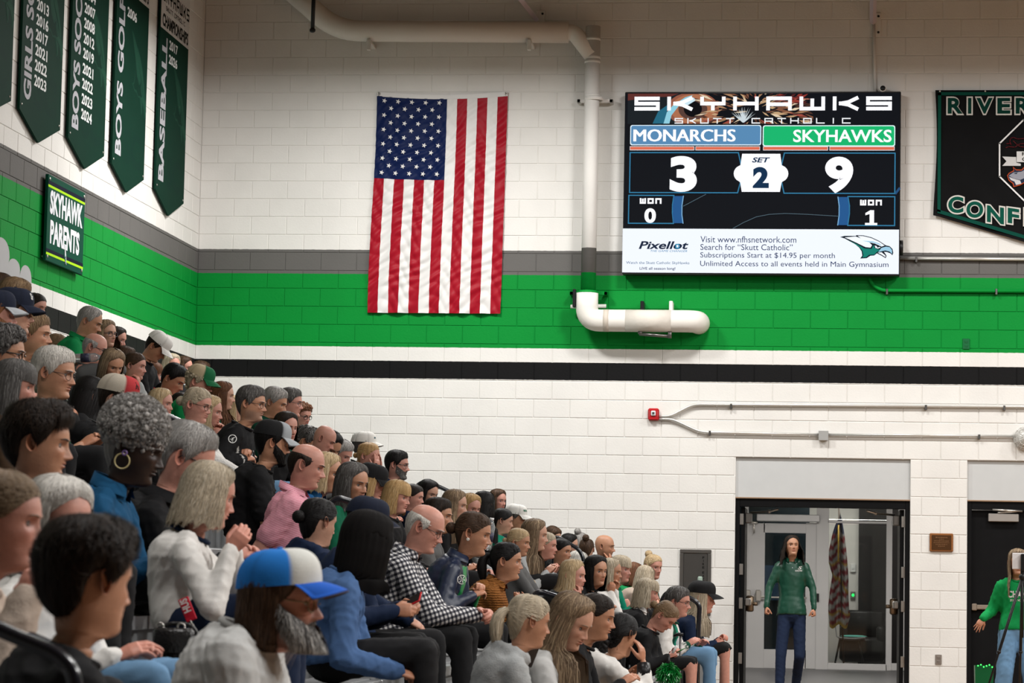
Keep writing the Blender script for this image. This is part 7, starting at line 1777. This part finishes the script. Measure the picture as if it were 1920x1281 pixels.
# --- toward the doorway
P('G1', 'w', (15, 8), 'long cb', 'l', 'blk', 'woman with long highlighted brown hair under the looped rail end')
P('G2', 'w', (50, 12), 'long gd', 'p', 'gry', 'golden blonde woman hiding her mouth with a hand', pose='chin')
P('G3', 'w', (-60, 5), 'long bk', 'l', 'blk', 'long dark haired head turned away by the white wall')
P('G4', 'w', (45, 5), 'mid br', 'p', 'blk', 'smiling brown haired woman highest against the white wall')
P('G5', 'w', (-2, 10), 'lowbun bk', 'l', 'teal', 'woman with sleek black bun in teal hoodie', collar='hood')
P('G6', 'm', (15, 8), 'short dg', 'o', 'blk', 'man in white cap with green lettering', cap=(W_, W_, W_), logo=('NETH', (.005, .13, .07), .055, .018, -.4), age=.5)
P('G7', 'w', (8, 12), 'lowbun br', 'o', 'nvy', 'woman with curly tied brown hair and pearl earring in black jacket', cloth='satin', inner='kgr', collar='coat', ring=[(.005, -.03, (.75, .72, .65))], lean=.25, hat={0: (885, 1118, .12, 'clasp'), 1: (893, 1112, .0, 'clasp')}, topname='jacket')
P('G8', 'w', (15, 8), 'back bl', 'o', 'cgr', 'blonde woman with smooth tied back hair')
P('G9', 'w', (8, 6), 'vlong cb', 'l', 'gry', 'woman with very long straight ash blonde hair')
P('G10', 'w', (12, 6), 'back gb', 'p', 'gry', 'fair young woman next to the long ash blonde hair')
P('G11', 'w', (40, 25), 'bob br', 'l', 'blk', 'brown haired head behind the highest rail bar')
P('G12', 'g', (28, 6), 'back bk', 'o', 'blk', 'girl with slick dark hair in black top')
P('G13', 'w', (15, 10), 'bob bk', 'l', 'blk', 'dark haired woman behind the slick haired girl')
P('G14', 'w', (-60, 10), 'bun gr', 'l', 'gry', 'grey haired head turned away at the rail end')
P('G14b', 'w', (-80, 10), 'bun br', 'l', 'blk', 'brown bun turned away beside the grey head')
P('G15', 'w', (6, 4), 'pony bk', 'o', 'orn', 'woman with dark ponytail in rust knit cardigan', cloth='knit', fit='loose', pose='cross', topname='cardigan', collar='coat')
P('G16', 'w', (22, 12), 'curl cb', 'p', 'vgr', 'older woman with short curled brown hair', age=1)
P('G17', 'w', (15, 35), 'lowbun bl', 'l', 'bge', 'child with messy white blonde hair looking down', hs=.9)
P('G18', 'g', (20, 4), 'vlong bl', 'p', 'blk', 'blonde girl with long hair and black top, hands near chin', pose='chin')
P('G19', 'g', (25, 10), 'bob bk', 'p', 'gry', 'dark haired girl with fingers to her mouth', pose='chin')
P('G20', 'g', (48, 4), 'mid bk', 'o', 'blk', 'dark haired girl frowning toward the camera')
P('G20b', 'w', (-30, 12), 'bob wh', 'l', 'blk', 'silver haired head behind the frowning girl')
P('G21', 'w', (18, 6), 'mid gb', 'o', 'wht', 'ash blonde woman in striped sleeves with clasped hands', cloth='plain', hat={0: (1146, 1112, .12, 'clasp', (.3, 0, 1), (0, -1, 0)), 1: (1153, 1108, .02, 'clasp', (.3, 0, 1), (0, 1, 0))}, age=.4)
P('G22', 'w', (30, 4), 'bangs gb', 'p', 'teal', 'fair woman in teal green sweater', age=.3)
P('G23', 'm', (12, 6), 'bald dk', 'o', 'blk', 'bald man resting chin on hand against the white wall', pose='chin', beard=('stub', 'dk'), hs=1.0)
P('G24', 'w', (-50, 12), 'bangs au', 'l', 'grn', 'reddish brown head turned away before the bun woman')
P('G24b', 'w', (-55, 15), 'bangs gb', 'l', 'bge', 'ash blonde head turned away before the bun woman')
P('G25', 'w', (48, 8), 'bun bl', 'p', 'dgr', 'woman with high blonde bun in dark green')
P('G26', 'w', (8, 8), 'bangs gb', 'p', 'blk', 'woman with ash blonde fringe in dark jacket and white collar', collar='coat', colc='wht')
P('G27', 'm', (12, 8), 'short dg', 'p', 'dgr', 'older man with glasses in varsity jacket with white sleeves', spec=(.05, .04, .04), age=1, slc='wht', pants='light', spect=.0018, hat={0: (1288, 1210, .16, 'relax')}, topname='varsity_jacket', inner='teal')
P('G28', 'w', (4, 6), 'long gb', 'p', 'nvy', 'blonde woman in black cap and dark sweatshirt by the doorway', cap=(K_, K_, K_), hat={0: (1340, 1206, .12, 'clasp'), 1: (1350, 1200, .0, 'clasp')}, pants='shorts')
P('G29', 'g', (12, 45), 'lowbun lb', 'p', 'blk', 'girl with tied light brown hair bending over a marker', hat={0: (1252, 1232, .14, 'fist'), 1: (1262, 1226, .02, 'fist')}, size=.95, pants='shorts')
P('G30', 'b', (60, 8), 'short bk', 'p', 'blk', 'boy raising a fist beside his dark hair', hat={0: (1180, 1140, .10, 'fist', (-.5, 0, .9))}, hs=.95, pole={0: (.3, -.3, -1)}, sleeve='short')
P('G31', 'w', (6, 12), 'lowbun dk', 'o', 'blk', 'dark haired young woman between the blonde and the braid')
P('G32', 'g', (24, 26), 'vlong cb', 'l', 'lgr', 'girl with very long blonde hair in grey sweatshirt looking down', fit='loose')
P('G33', 'w', (-22, 10), 'pony gb', 'o', 'gry', 'woman with blonde ponytail in grey hoodie', collar='hood', fit='loose', cloth='fleece')
P('G34', 'g', (-50, 15), 'braid bk', 'o', 'wht', 'girl with black braid in white sweatshirt seen from behind', fit='loose', hat={0: (1206, 1240, .0, 'relax', (-.2, 0, 1), (.9, -.4, 0))}, byaw=-25, sleeve='push', pole={0: (.3, -.2, -1)})
# --- two people standing by the doors
def standing(key, sex, hair, skin, top, label, hx, hy, s, Y, rot, knees, ankles, hipz, **kw):
    st, hc = hair.split(); H = at(hx, hy, Y); q = dict(key=key, sex=sex, rot=rot, hair=st, hc=hc, skin=skin, top=top, label=label, s=s, H=tuple(H), row=-1, seed=900 + len(PEOPLE), standing=True, byaw=kw.pop('byaw', 88))
    q.update(kw); q['hip'] = np.array([H.x + kw.get('hdx', 0), Y + .03, hipz]); q['knees'] = [np.array(k, float) for k in knees]; q['ankles'] = [np.array(k, float) for k in ankles]
    if 'hat' in kw:
        q['hands'] = {i: dict(w=tuple(at(v[0], v[1], Y - v[2])), pose=v[3], dir=v[4], n=v[5]) for i, v in kw['hat'].items()}
    PEOPLE.append(q)
wx = at(1484, 1100, 28.9).x
standing('W1', 'w', 'wavy dk', 'o', 'dgr', 'woman in dark green quarter zip pullover and flared jeans walking through the open doorway', 1485, 1025, .93, 28.9, (76, -10, 0),
         [(wx - .105, 28.8, .50), (wx + .095, 28.85, .50)], [(wx - .115, 28.75, .085), (wx + .055, 29.12, .20)], .93, byaw=86, cloth='satin', fat=.2, collar='coat', pants='navy', leg=.004, shoe=(.6, .58, .55), hdx=.005,
         hat={0: (1432, 1155, .10, 'fist', (0, -.3, -1), (-1, -.3, 0)), 1: (1530, 1160, .05, 'fist', (.1, -.2, -1), (1, -.3, 0))}, pole={0: (-1, .6, -.2), 1: (1, .6, -.2)}, topname='pullover')
rx_ = at(1907, 1100, 25.6).x
standing('W2', 'w', 'long cb', 'o', 'kgr', 'person in green sweatshirt and light jeans behind the phone tripod', 1908, 1055, .99, 25.6, (84, 4, 0),
         [(rx_ - .12, 25.5, .47), (rx_ + .12, 25.5, .47)], [(rx_ - .16, 25.5, .10), (rx_ + .16, 25.5, .10)], .86, byaw=86, fit='loose', pants='light', leg=.025,
         hat={0: (1843, 1160, .10, 'spread', (-.5, 0, -.9), (0, -1, .2)), 1: (1960, 1090, .3, 'relax', (0, -1, .3), (1, 0, .2))}, pole={0: (-.25, .6, -1)}, topname='sweatshirt')
# ------------------------------------------------------------------ build the crowd
PLANS = [plan_person(q) for q in PEOPLE]
run_unions()
for p in PLANS: build_person(p)
# ------------------------------------------------------------------ telescopic bleachers
BY0, BY1 = 3.2, 28.95
bl = empty('bleachers', (row_x(4), (BY0 + BY1) / 2, 0), 'stepped grey bleachers filled with seated spectators', 'bleachers')
M_SEAT = mat('seat_plastic', (.17, .175, .18), .5, var=.08, bump=.1, bscale=150); M_EDGE2 = mat('seat_edge', (.50, .51, .52), .3, metal=.6, var=.05); M_DECK = mat('deck_ply', (.07, .068, .065), .6, var=.15); M_FASCIA = mat('fascia_grey', (.20, .205, .21), .5)
SEC = 1.61; nsec = int(round((BY1 - BY0) / SEC)); seat_me = None
for r in range(9):
    x, zs = row_x(r), seat_z(r); zd = max(.02, zs - .43)
    for k in range(nsec):
        y0 = BY0 + k * SEC
        if seat_me is None:
            g = Geo(); g.add(*cbox((0, SEC / 2, -.03), (.30, SEC - .02, .05), .012)); 
            for j in range(3): g.add(*cbox((-.01, SEC * (j + .5) / 3, -.004), (.24, SEC / 3 - .05, .012), .004))
            g.add(*cbox((.152, SEC / 2, -.03), (.012, SEC - .02, .052), .003), mi=1)
            seat_me = g.mesh('seat_section', False); seat_me.materials.append(M_SEAT); seat_me.materials.append(M_EDGE2)
        o = bpy.data.objects.new('seat_section', seat_me); COL.objects.link(o); o.parent = bl; o.location = Vector((x, y0, zs)) - bl.location
    def part(nm, b, m):
        g = Geo(); g.add(*bx(*b, .004)); at_parent(g.build(nm, m, None, smooth=False), bl)
    part('deck_board', (x - .20, x + .44, BY0, BY1, zd - .03, zd), M_DECK)
    part('seat_fascia', (x + .10, x + .13, BY0, BY1, zd, zs - .055), M_FASCIA)
    part('riser_panel', (x + .41, x + .44, BY0, BY1, max(.0, zd - .28), zd - .03), M_DECK) if zd > .06 else None
    part('nosing', (x + .435, x + .455, BY0, BY1, zd - .035, zd + .004), M_EDGE2)
g = Geo()
for y in (BY0 + .02, 9.6, 16.0, 22.5, BY1 - .1):
    for r in range(9): g.add(*bx(row_x(r) - .2, row_x(r) - .14, y, y + .05, 0, max(.03, seat_z(r) - .46), .003))
at_parent(g.build('understructure', M_DARKSTEEL, None, smooth=False), bl)['kind'] = 'stuff'

# black aisle handrails
M_RAIL = mat('rail_black', (.010, .011, .016), .22, var=.1, spec=.7)
def rail(pts, Y, label, r=.017, end=True, start=True):
    P = [np.array(at(x, y, Y)) for x, y in pts]
    zd = lambda p: max(.03, seat_z(0) - .43 + (row_x(0) + .3 - p[0]) / ROW_T * ROW_R - .1)
    if start: q = P[0].copy(); q[2] = zd(q); P = [q] + P
    if end: q = P[-1].copy(); q[2] = min(zd(q), q[2] - .2); P = P + [q]
    h = empty('handrail', tuple(P[-1]), label, 'handrail', 'black aisle handrails')
    g = Geo(); g.add(*tube(rounded(P, .09, 7), r, 12)); at_parent(g.build('rail_tube', M_RAIL, None), h)
    for q in ([P[0]] if start else []) + ([P[-1]] if end else []):
        g = Geo(); g.add(*tube([q, q + (0, 0, .02)], .045, 14)); at_parent(g.build('foot_flange', M_RAIL, None), h)
rail([(-60, 1150), (0, 1182), (107, 1226), (141, 1262)], 4.75, 'black handrail crossing the shoulder of the nearest boy', .0145, start=False)
rail([(262, 757), (350, 797), (362, 830)], 13.6, 'black handrail passing behind the grey afro')
rail([(612, 950), (632, 933), (672, 945), (684, 975)], 13.9, 'looped black handrail below the grey streaked woman')
rail([(996, 1122), (1010, 1109), (1058, 1124), (1066, 1150)], 15.4, 'black handrail behind the girl with very long blonde hair')
rail([(562, 812), (572, 798), (594, 808), (600, 830)], 24.6, 'black handrail top above the curly grey brown head')
rail([(778, 912), (798, 901), (858, 929), (864, 950)], 24.9, 'looped black handrail against the white wall', .019)
rail([(1038, 1008), (1048, 1008), (1088, 1032), (1096, 1055)], 24.0, 'black handrail beside the grey and brown buns', .018)
rail([(1241, 1124), (1252, 1109), (1294, 1121), (1312, 1133), (1309, 1192)], 21.95, 'black handrail ending in a post beside the blonde in black cap', .019)

# ------------------------------------------------------------------ things held and set down
def thing(g, name, m, label, cat, **k): return tag(g.build(name, m, None, **k), label, cat)
BYK = {p.q["key"]: p for p in PLANS}
M_CLEARP = mat('clear_plastic', (.85, .9, .92), .06, var=.0, trans=.85)
def bottle(w, ax, label):
    ax = norm(ax); b = empty('water_bottle', tuple(w), label, 'bottle'); L = lambda t: np.array(w) + ax * t
    g = Geo(); g.add(*tube([L(-.10), L(-.095), L(-.02), L(.0), L(.06), L(.085), L(.10)], [.026, .032, .032, .030, .032, .02, .013], 16)); at_parent(g.build('bottle_body', M_CLEARP, None), b)
    g = Geo(); g.add(*tube([L(.10), L(.118)], .015, 12)); at_parent(g.build('bottle_cap', mat('cap_white', (.7, .7, .7), .4), None), b)
    g = Geo(); g.add(*tube([L(-.04), L(.02)], .0328, 16)); at_parent(g.build('bottle_label', mat('label_dark', (.03, .03, .06), .4, var=.9, scale=40), None), b)
w = at(163, 671, BYK['A10'].H[1] - .16); bottle(w, (1, 0, .05), 'clear plastic bottle held sideways by the balding man')
w = at(917, 1004, BYK['G7'].H[1] + 3.0); bottle(w, (.15, 0, 1), 'clear bottle upright beyond the woman with the pearl earring')
def phone(w, d, u, label, m, scr=None):
    d, u = norm(d), norm(u); n = np.cross(d, u); R = np.stack([d, u, n], 1); o = empty('phone', tuple(w), label, 'phone')
    g = Geo(); g.add(*cbox(w, (.145, .072, .009), .0035, R)); at_parent(g.build('case', m, None, smooth=False), o)
    g = Geo(); g.add(*cbox(np.array(w) + n * .0048, (.136, .064, .001), .0004, R)); at_parent(g.build('screen', mat('dark_screen', (.01, .01, .012), .1), None, smooth=False), o)
w = at(761, 1132, BYK['E5'].H[1] - .07); phone(w, (.9, 0, .45), (0, .8, .5), 'red cased phone held beyond the blue sweatshirt', mat('phone_red', (.45, .015, .02), .35))
w = at(999, 1221, BYK['G33'].H[1] + .08); phone(w, (.35, 0, .9), (.4, .8, -.1), 'dark phone held in front of the grey hoodie', M_BLACK)
# marker and paddle of the bending girl
Y = BYK['G29'].H[1] - .17; a, b = at(1261, 1225, Y), at(1269, 1211, Y); g = Geo(); g.add(*tube([a, a + (b - a) * .9, b], [.010, .010, .006], 10)); thing(g, 'marker', mat('marker_white', (.75, .75, .75), .4), 'white marker in the hand of the bending girl', 'marker')
a, b = at(1268, 1224, Y), at(1286, 1215, Y); g = Geo(); g.add(*tube([a, (a + b) / 2, b], [.006, .013, .003], 8, .4)); thing(g, 'green_leaflet', mat('leaf_green', (.02, .16, .04), .5), 'thin green strip beside the white marker', 'strip')
# metallic green pompom
w = at(1253, 1254, 18.2); pm = empty('pompom', tuple(w), 'shiny green pompom held low below the bending girl', 'pompom'); g = Geo(); k = 900; d = NR.randn(k, 3); d /= np.linalg.norm(d, axis=1)[:, None]; u = np.linspace(0, 1, 6)
Pm = np.array(w) + d[:, None] * (.085 * u[None, :, None] * NR.uniform(.7, 1.1, (k, 1, 1))); Pm[..., 2] -= .05 * u ** 2; Pm += NR.randn(k, 6, 3) * .004
e = np.cross(d, NR.randn(k, 3)); e /= np.linalg.norm(e, axis=1)[:, None]; g.add(*ribbons(Pm, np.broadcast_to(e[:, None], Pm.shape), .006 * np.ones(6), np.tile((.004, .20, .03), (k, 1)))); o = at_parent(g.build('streamers', attr_mat('pom_foil', .25, spec=.9), None, colors=True), pm); o['kind'] = 'stuff'
g = Geo(); g.add(*tube([np.array(w) + (0, 0, .0), np.array(w) + (.0, 0, .09)], .012, 8)); at_parent(g.build('handle', M_BLACK, None), pm)
# black wrist brace of the braided girl
pb = BYK['G34']; S_, E_, W_r = pb.arms[0][:3]; u = norm(E_ - W_r); g = Geo(); g.add(*tube([W_r + u * .015, W_r + u * .05, W_r + u * .10], [.034, .037, .041], 18)); pb.child(g, 'wrist_brace', M_BLACK)
# handbag, red key fob and chain beside the white sweater
Y = BYK['B4'].H[1] - .42; c = np.array(at(331, 1228, Y)); hb = empty('handbag', tuple(c - (0, 0, .14)), 'small black leather bag with silver clasps beside the white sweater woman', 'handbag')
M_LEATH = mat('black_leather_bag', (.014, .013, .013), .28, bump=.4, bscale=90, spec=.6)
g = Geo(); g.add(*cbox(c - (0, 0, .03), (.15, .09, .21), .03)); at_parent(g.build('bag_body', M_LEATH, None), hb)
g = Geo(); g.add(*cbox(c + (.002, -.052, .045), (.135, .035, .085), .018)); at_parent(g.build('bag_flap', M_LEATH, None), hb)
g = Geo(); g.add(*cbox(c + (.0, -.056, -.075), (.125, .035, .10), .016)); at_parent(g.build('front_pocket', M_LEATH, None), hb)
for dx in (-.05, .02):
    g = Geo(); t = np.linspace(0, 2 * PI, 17); g.add(*tube([c + (dx + .012 * math.cos(a), -.03, .09 + .012 * math.sin(a)) for a in t], .0035, 6)); at_parent(g.build('ring', M_STEEL, None), hb)
g = Geo(); g.add(*tube(rounded([c + (-.07, 0, .05), c + (-.04, .0, .10), c + (.05, 0, .10), c + (.075, 0, .05)], .03, 5), .007, 8)); at_parent(g.build('strap', M_LEATH, None), hb)
kf = empty('key_fob', tuple(at(356, 1150, Y)), 'red lanyard strap with white letters and steel chain above the black bag', 'lanyard')
a, b = np.array(at(343, 1122, Y)), np.array(at(360, 1164, Y)); u = norm(b - a); sd = norm(np.cross(u, (0, 1, 0))); R = np.stack([u, sd, np.cross(u, sd)], 1)
g = Geo(); g.add(*cbox((a + b) / 2, (np.linalg.norm(b - a), .036, .006), .002, R)); at_parent(g.build('strap', mat('lanyard_red', (.50, .01, .03), .6), None, smooth=False), kf)
g = Geo(); o_ = (a + b) / 2 + np.array([0, -.008, 0]); Lb = np.linalg.norm(b - a); add_text(g, 'HUS', -Lb * .12, -.013, Lb * .46, .013, o_, -u * 1, np.cross(-u, (0, 1, 0)), 0.0, (.75, .74, .72), .03); at_parent(g.build('lettering', M_PRINT, None, smooth=False, colors=True), kf)
pth = [np.array(at(x, y, Y)) for x, y in ((358, 1164), (361, 1178), (368, 1196), (373, 1216), (370, 1226))]
g = Geo(); pth = rounded(pth, .02, 4)
for i in range(len(pth) - 1):
    m_ = (pth[i] + pth[i + 1]) / 2; t = np.linspace(0, 2 * PI, 11); d = norm(pth[i + 1] - pth[i]); e = norm(np.cross(d, (0, 1, 0))) if i % 2 else np.array([0, 1., 0]); l = np.linalg.norm(pth[i + 1] - pth[i]) * .65
    g.add(*tube([m_ + d * l * math.cos(a) + e * .006 * math.sin(a) for a in t], .0016, 5))
at_parent(g.build('chain', M_STEEL, None), kf)
g = Geo(); c2 = np.array(at(371, 1218, Y)); t = np.linspace(0, 2 * PI, 17); g.add(*tube([c2 + (.013 * math.cos(a), 0, .013 * math.sin(a)) for a in t], .003, 6)); g.add(*cbox(c2 + (.004, 0, -.04), (.016, .006, .05), .003)); at_parent(g.build('clip_ring', M_STEEL, None), kf)

# prints on clothes, laid onto the cloth surface
from mathutils.bvhtree import BVHTree
def print_on(key, name, draw):
    """draw(g) fills g in picture units; every point is dropped onto the garment it is printed on"""
    p = BYK[key]; V, F = p.shirt; tree = BVHTree.FromPolygons([tuple(v) for v in V], [tuple(f) for f in F]); g = Geo(); draw(g)
    eye = Vector((0, 0, CZ)); out = []
    for A in g.V:
        B = []
        for x, _, y in A:
            d = ray(x, -y).normalized(); h = tree.ray_cast(eye, d)
            if h[0] is None: return
            B.append(h[0] - d * .004)
        out.append(np.array([tuple(q) for q in B]))
    g.V = out; p.child(g, name, M_PRINT, False)
PO = (0, 0, 0), (1, 0, 0), (0, 0, 1)
def ptext(g, s, x0, y0, x1, y1, c, bold=.02, skew=0.0, sh=0.0): add_text(g, s, x0, -y1, x1, -y0, *PO, 0, c, bold, sh, 0, skew)
def ppoly(g, pts, c): add_poly(g, [(x, -y) for x, y in pts], *PO, 0, c)
def pring(g, x, y, r0, r1, c, n=16):
    for k in range(n):
        a, b = 2 * PI * k / n, 2 * PI * (k + 1) / n; ppoly(g, [(x + r0 * math.cos(a), y + r0 * math.sin(a)), (x + r1 * math.cos(a), y + r1 * math.sin(a)), (x + r1 * math.cos(b), y + r1 * math.sin(b)), (x + r0 * math.cos(b), y + r0 * math.sin(b))], c)
WP = (.70, .70, .68)
def f(g): ptext(g, 'S', 1496, 1062, 1504, 1068, WP, .03, 0, .3); ptext(g, 'SKYHAWKS', 1491, 1069, 1504, 1072, WP)
print_on('W1', 'chest_emblem', f)
def f(g): ppoly(g, [(1476, 1050), (1494, 1050), (1486, 1066)], (.42, .46, .52))
print_on('W1', 'zip_placket', f)
def f(g): ptext(g, 'CHAMPS', 1890, 1108, 1936, 1121, WP, .04); ptext(g, 'STATE VOLLEYBALL', 1894, 1124, 1934, 1128, WP)
print_on('W2', 'chest_lettering', f)
def f(g):
    pring(g, 436, 823, 6.8, 8.2, WP)
    for k in (-.5, .5, 1.6): ppoly(g, [(436 + 7 * math.cos(k + 2.6), 823 + 7 * math.sin(k + 2.6)), (436, 822 + k * 2), (436 + 7 * math.cos(k), 823 + 7 * math.sin(k)), (437, 823.6 + k * 2)], WP)
print_on('D1', 'ball_emblem', f)
def f(g): pring(g, 866, 1087, 7.5, 9, WP); [ppoly(g, [(866, 1087), (866 + 6 * math.cos(k), 1087 + 6 * math.sin(k)), (866 + 6 * math.cos(k + .35), 1087 + 6 * math.sin(k + .35))], WP) for k in np.arange(0, 6.2, 1.05)]
print_on('G7', 'shirt_emblem', f)
def f(g):
    ppoly(g, [(686, 873), (693, 868), (700, 873), (703, 884), (696, 890), (689, 884)], (.42, .28, .08)); ppoly(g, [(689, 874), (695, 872), (699, 880), (694, 885)], (.10, .14, .30))
print_on('D11', 'sleeve_patch', f)
def f(g): ptext(g, 'NA', 1097, 1229, 1116, 1250, (.06, .05, .30), .06, -6.0); ptext(g, 'NA', 1098, 1230.5, 1115, 1248.5, (.50, .012, .05), .01, -6.0)
print_on('G34', 'back_lettering', f)
def f(g): ptext(g, 'INC,', 274, 999, 288, 1011, (.03, .06, .26), .02, -4.0); ptext(g, 'EST', 263, 1013, 274, 1022, (.03, .06, .26), .02, -3.0)
print_on('B4', 'back_lettering', f)
def f(g):
    for i, (x, y, c) in enumerate(((1322, 1175, 0), (1319, 1178, 0), (1324, 1179, 1), (1316, 1182, 1), (1321, 1184, 2), (1315, 1187, 2), (1325, 1185, 3), (1321, 1189, 3), (1316, 1192, 3), (1313, 1195, 3), (1326, 1189, 2))):
        ppoly(g, [(x, y), (x + 4.5, y - 2), (x + 4.5, y + 2), (x, y + 4)], ((.75, .36, .02), (.70, .10, .02), (.55, .02, .05), (.02, .07, .38))[c])
print_on('G28', 'pixel_patch', f)
# walking cane of the varsity jacket man
Y = BYK['G27'].H[1] - .30; a, b, c = at(1263, 1193, Y), at(1281, 1190, Y), at(1276, 1193, Y); cn = empty('walking_cane', tuple(c), 'black handled walking cane before the varsity jacket', 'cane')
g = Geo(); g.add(*tube([a, (a + b) / 2 + Vector((0, 0, .008)), b], [.010, .016, .012], 10)); at_parent(g.build('handle', M_BLACK, None), cn)
g = Geo(); g.add(*tube([c, (c.x, c.y, seat_z(0) - .43)], .010, 8)); at_parent(g.build('shaft', M_DARKSTEEL, None), cn)
# tripod with phone, green bag
Yt = 24.7; tp = empty('tripod', tuple(at(1917, 1330, Yt)), 'black tripod holding up a white phone before the green sweatshirt', 'tripod')
hub = np.array(at(1917, 1082, Yt)); gz = .01
for dx, dy in ((-.42, -.05), (.42, -.1), (.0, .4)):
    g = Geo(); foot = np.array([hub[0] + dx, hub[1] + dy, gz]); m_ = hub + (foot - hub) * .5
    g.add(*tube([hub, m_, m_ + (foot - hub) * .01, foot], [.014, .014, .010, .009], 8)); g.add(*ball(m_, .020, 8, 6)); lg = at_parent(g.build('leg', M_BLACK, None), tp)
g = Geo(); g.add(*tube([hub - (0, 0, .55), hub + (0, 0, .03)], .013, 10)); g.add(*ball(hub, .032, 12, 8)); at_parent(g.build('centre_column', M_BLACK, None), tp)
g = Geo(); g.add(*bx(hub[0] - .014, hub[0] + .02, Yt - .03, Yt + .02, hub[2] + .05, hub[2] + .21, .006)); g.add(*tube([hub + (0, 0, .02), hub + (0, 0, .07)], .018, 10)); at_parent(g.build('phone_clamp', M_BLACK, None, smooth=False), tp)
a, b = at(1898, 1037, Yt + .03), at(1938, 1068, Yt + .03); g = Geo(); g.add(*bx(a.x, b.x, Yt + .022, Yt + .034, b.z, a.z, .005)); tag(g.build('white_phone', mat('phone_white', (.72, .71, .72), .3), None, smooth=False), 'white phone clamped on the tripod hiding a face', 'phone')
a, b = at(1829, 1248, 27.4), at(1860, 1300, 27.4); bg = empty('gift_bag', ((a.x + b.x) / 2, 27.4, 0), 'green paper bag with tiny green lights standing by the black door', 'bag')
g = Geo(); w_ = b.x - a.x; V = [(a.x - .0, 27.32, 0), (b.x, 27.32, 0), (b.x, 27.48, 0), (a.x, 27.48, 0), (a.x - .01, 27.30, a.z), (b.x + .01, 27.30, a.z), (b.x + .01, 27.50, a.z), (a.x - .01, 27.50, a.z)]
g.add(np.array(V), np.array([[0, 1, 5, 4], [1, 2, 6, 5], [2, 3, 7, 6], [3, 0, 4, 7], [3, 2, 1, 0]])); o = g.build('bag_body', mat('bag_green', (.004, .10, .03), .4), None, smooth=False); md = o.modifiers.new('s', 'SOLIDIFY'); md.thickness = .006; at_parent(o, bg)
M_GLOW = mat('tiny_green_led', (.0, .5, .05), .3, emit=(.05, 1, .1), estr=3)
for k in range(6):
    g = Geo(); g.add(*ball((a.x + .02 + k * .028, 27.30, a.z + .012 * math.sin(k * 2.1)), .0075, 8, 6)); at_parent(g.build('fairy_light', M_GLOW, None), bg)
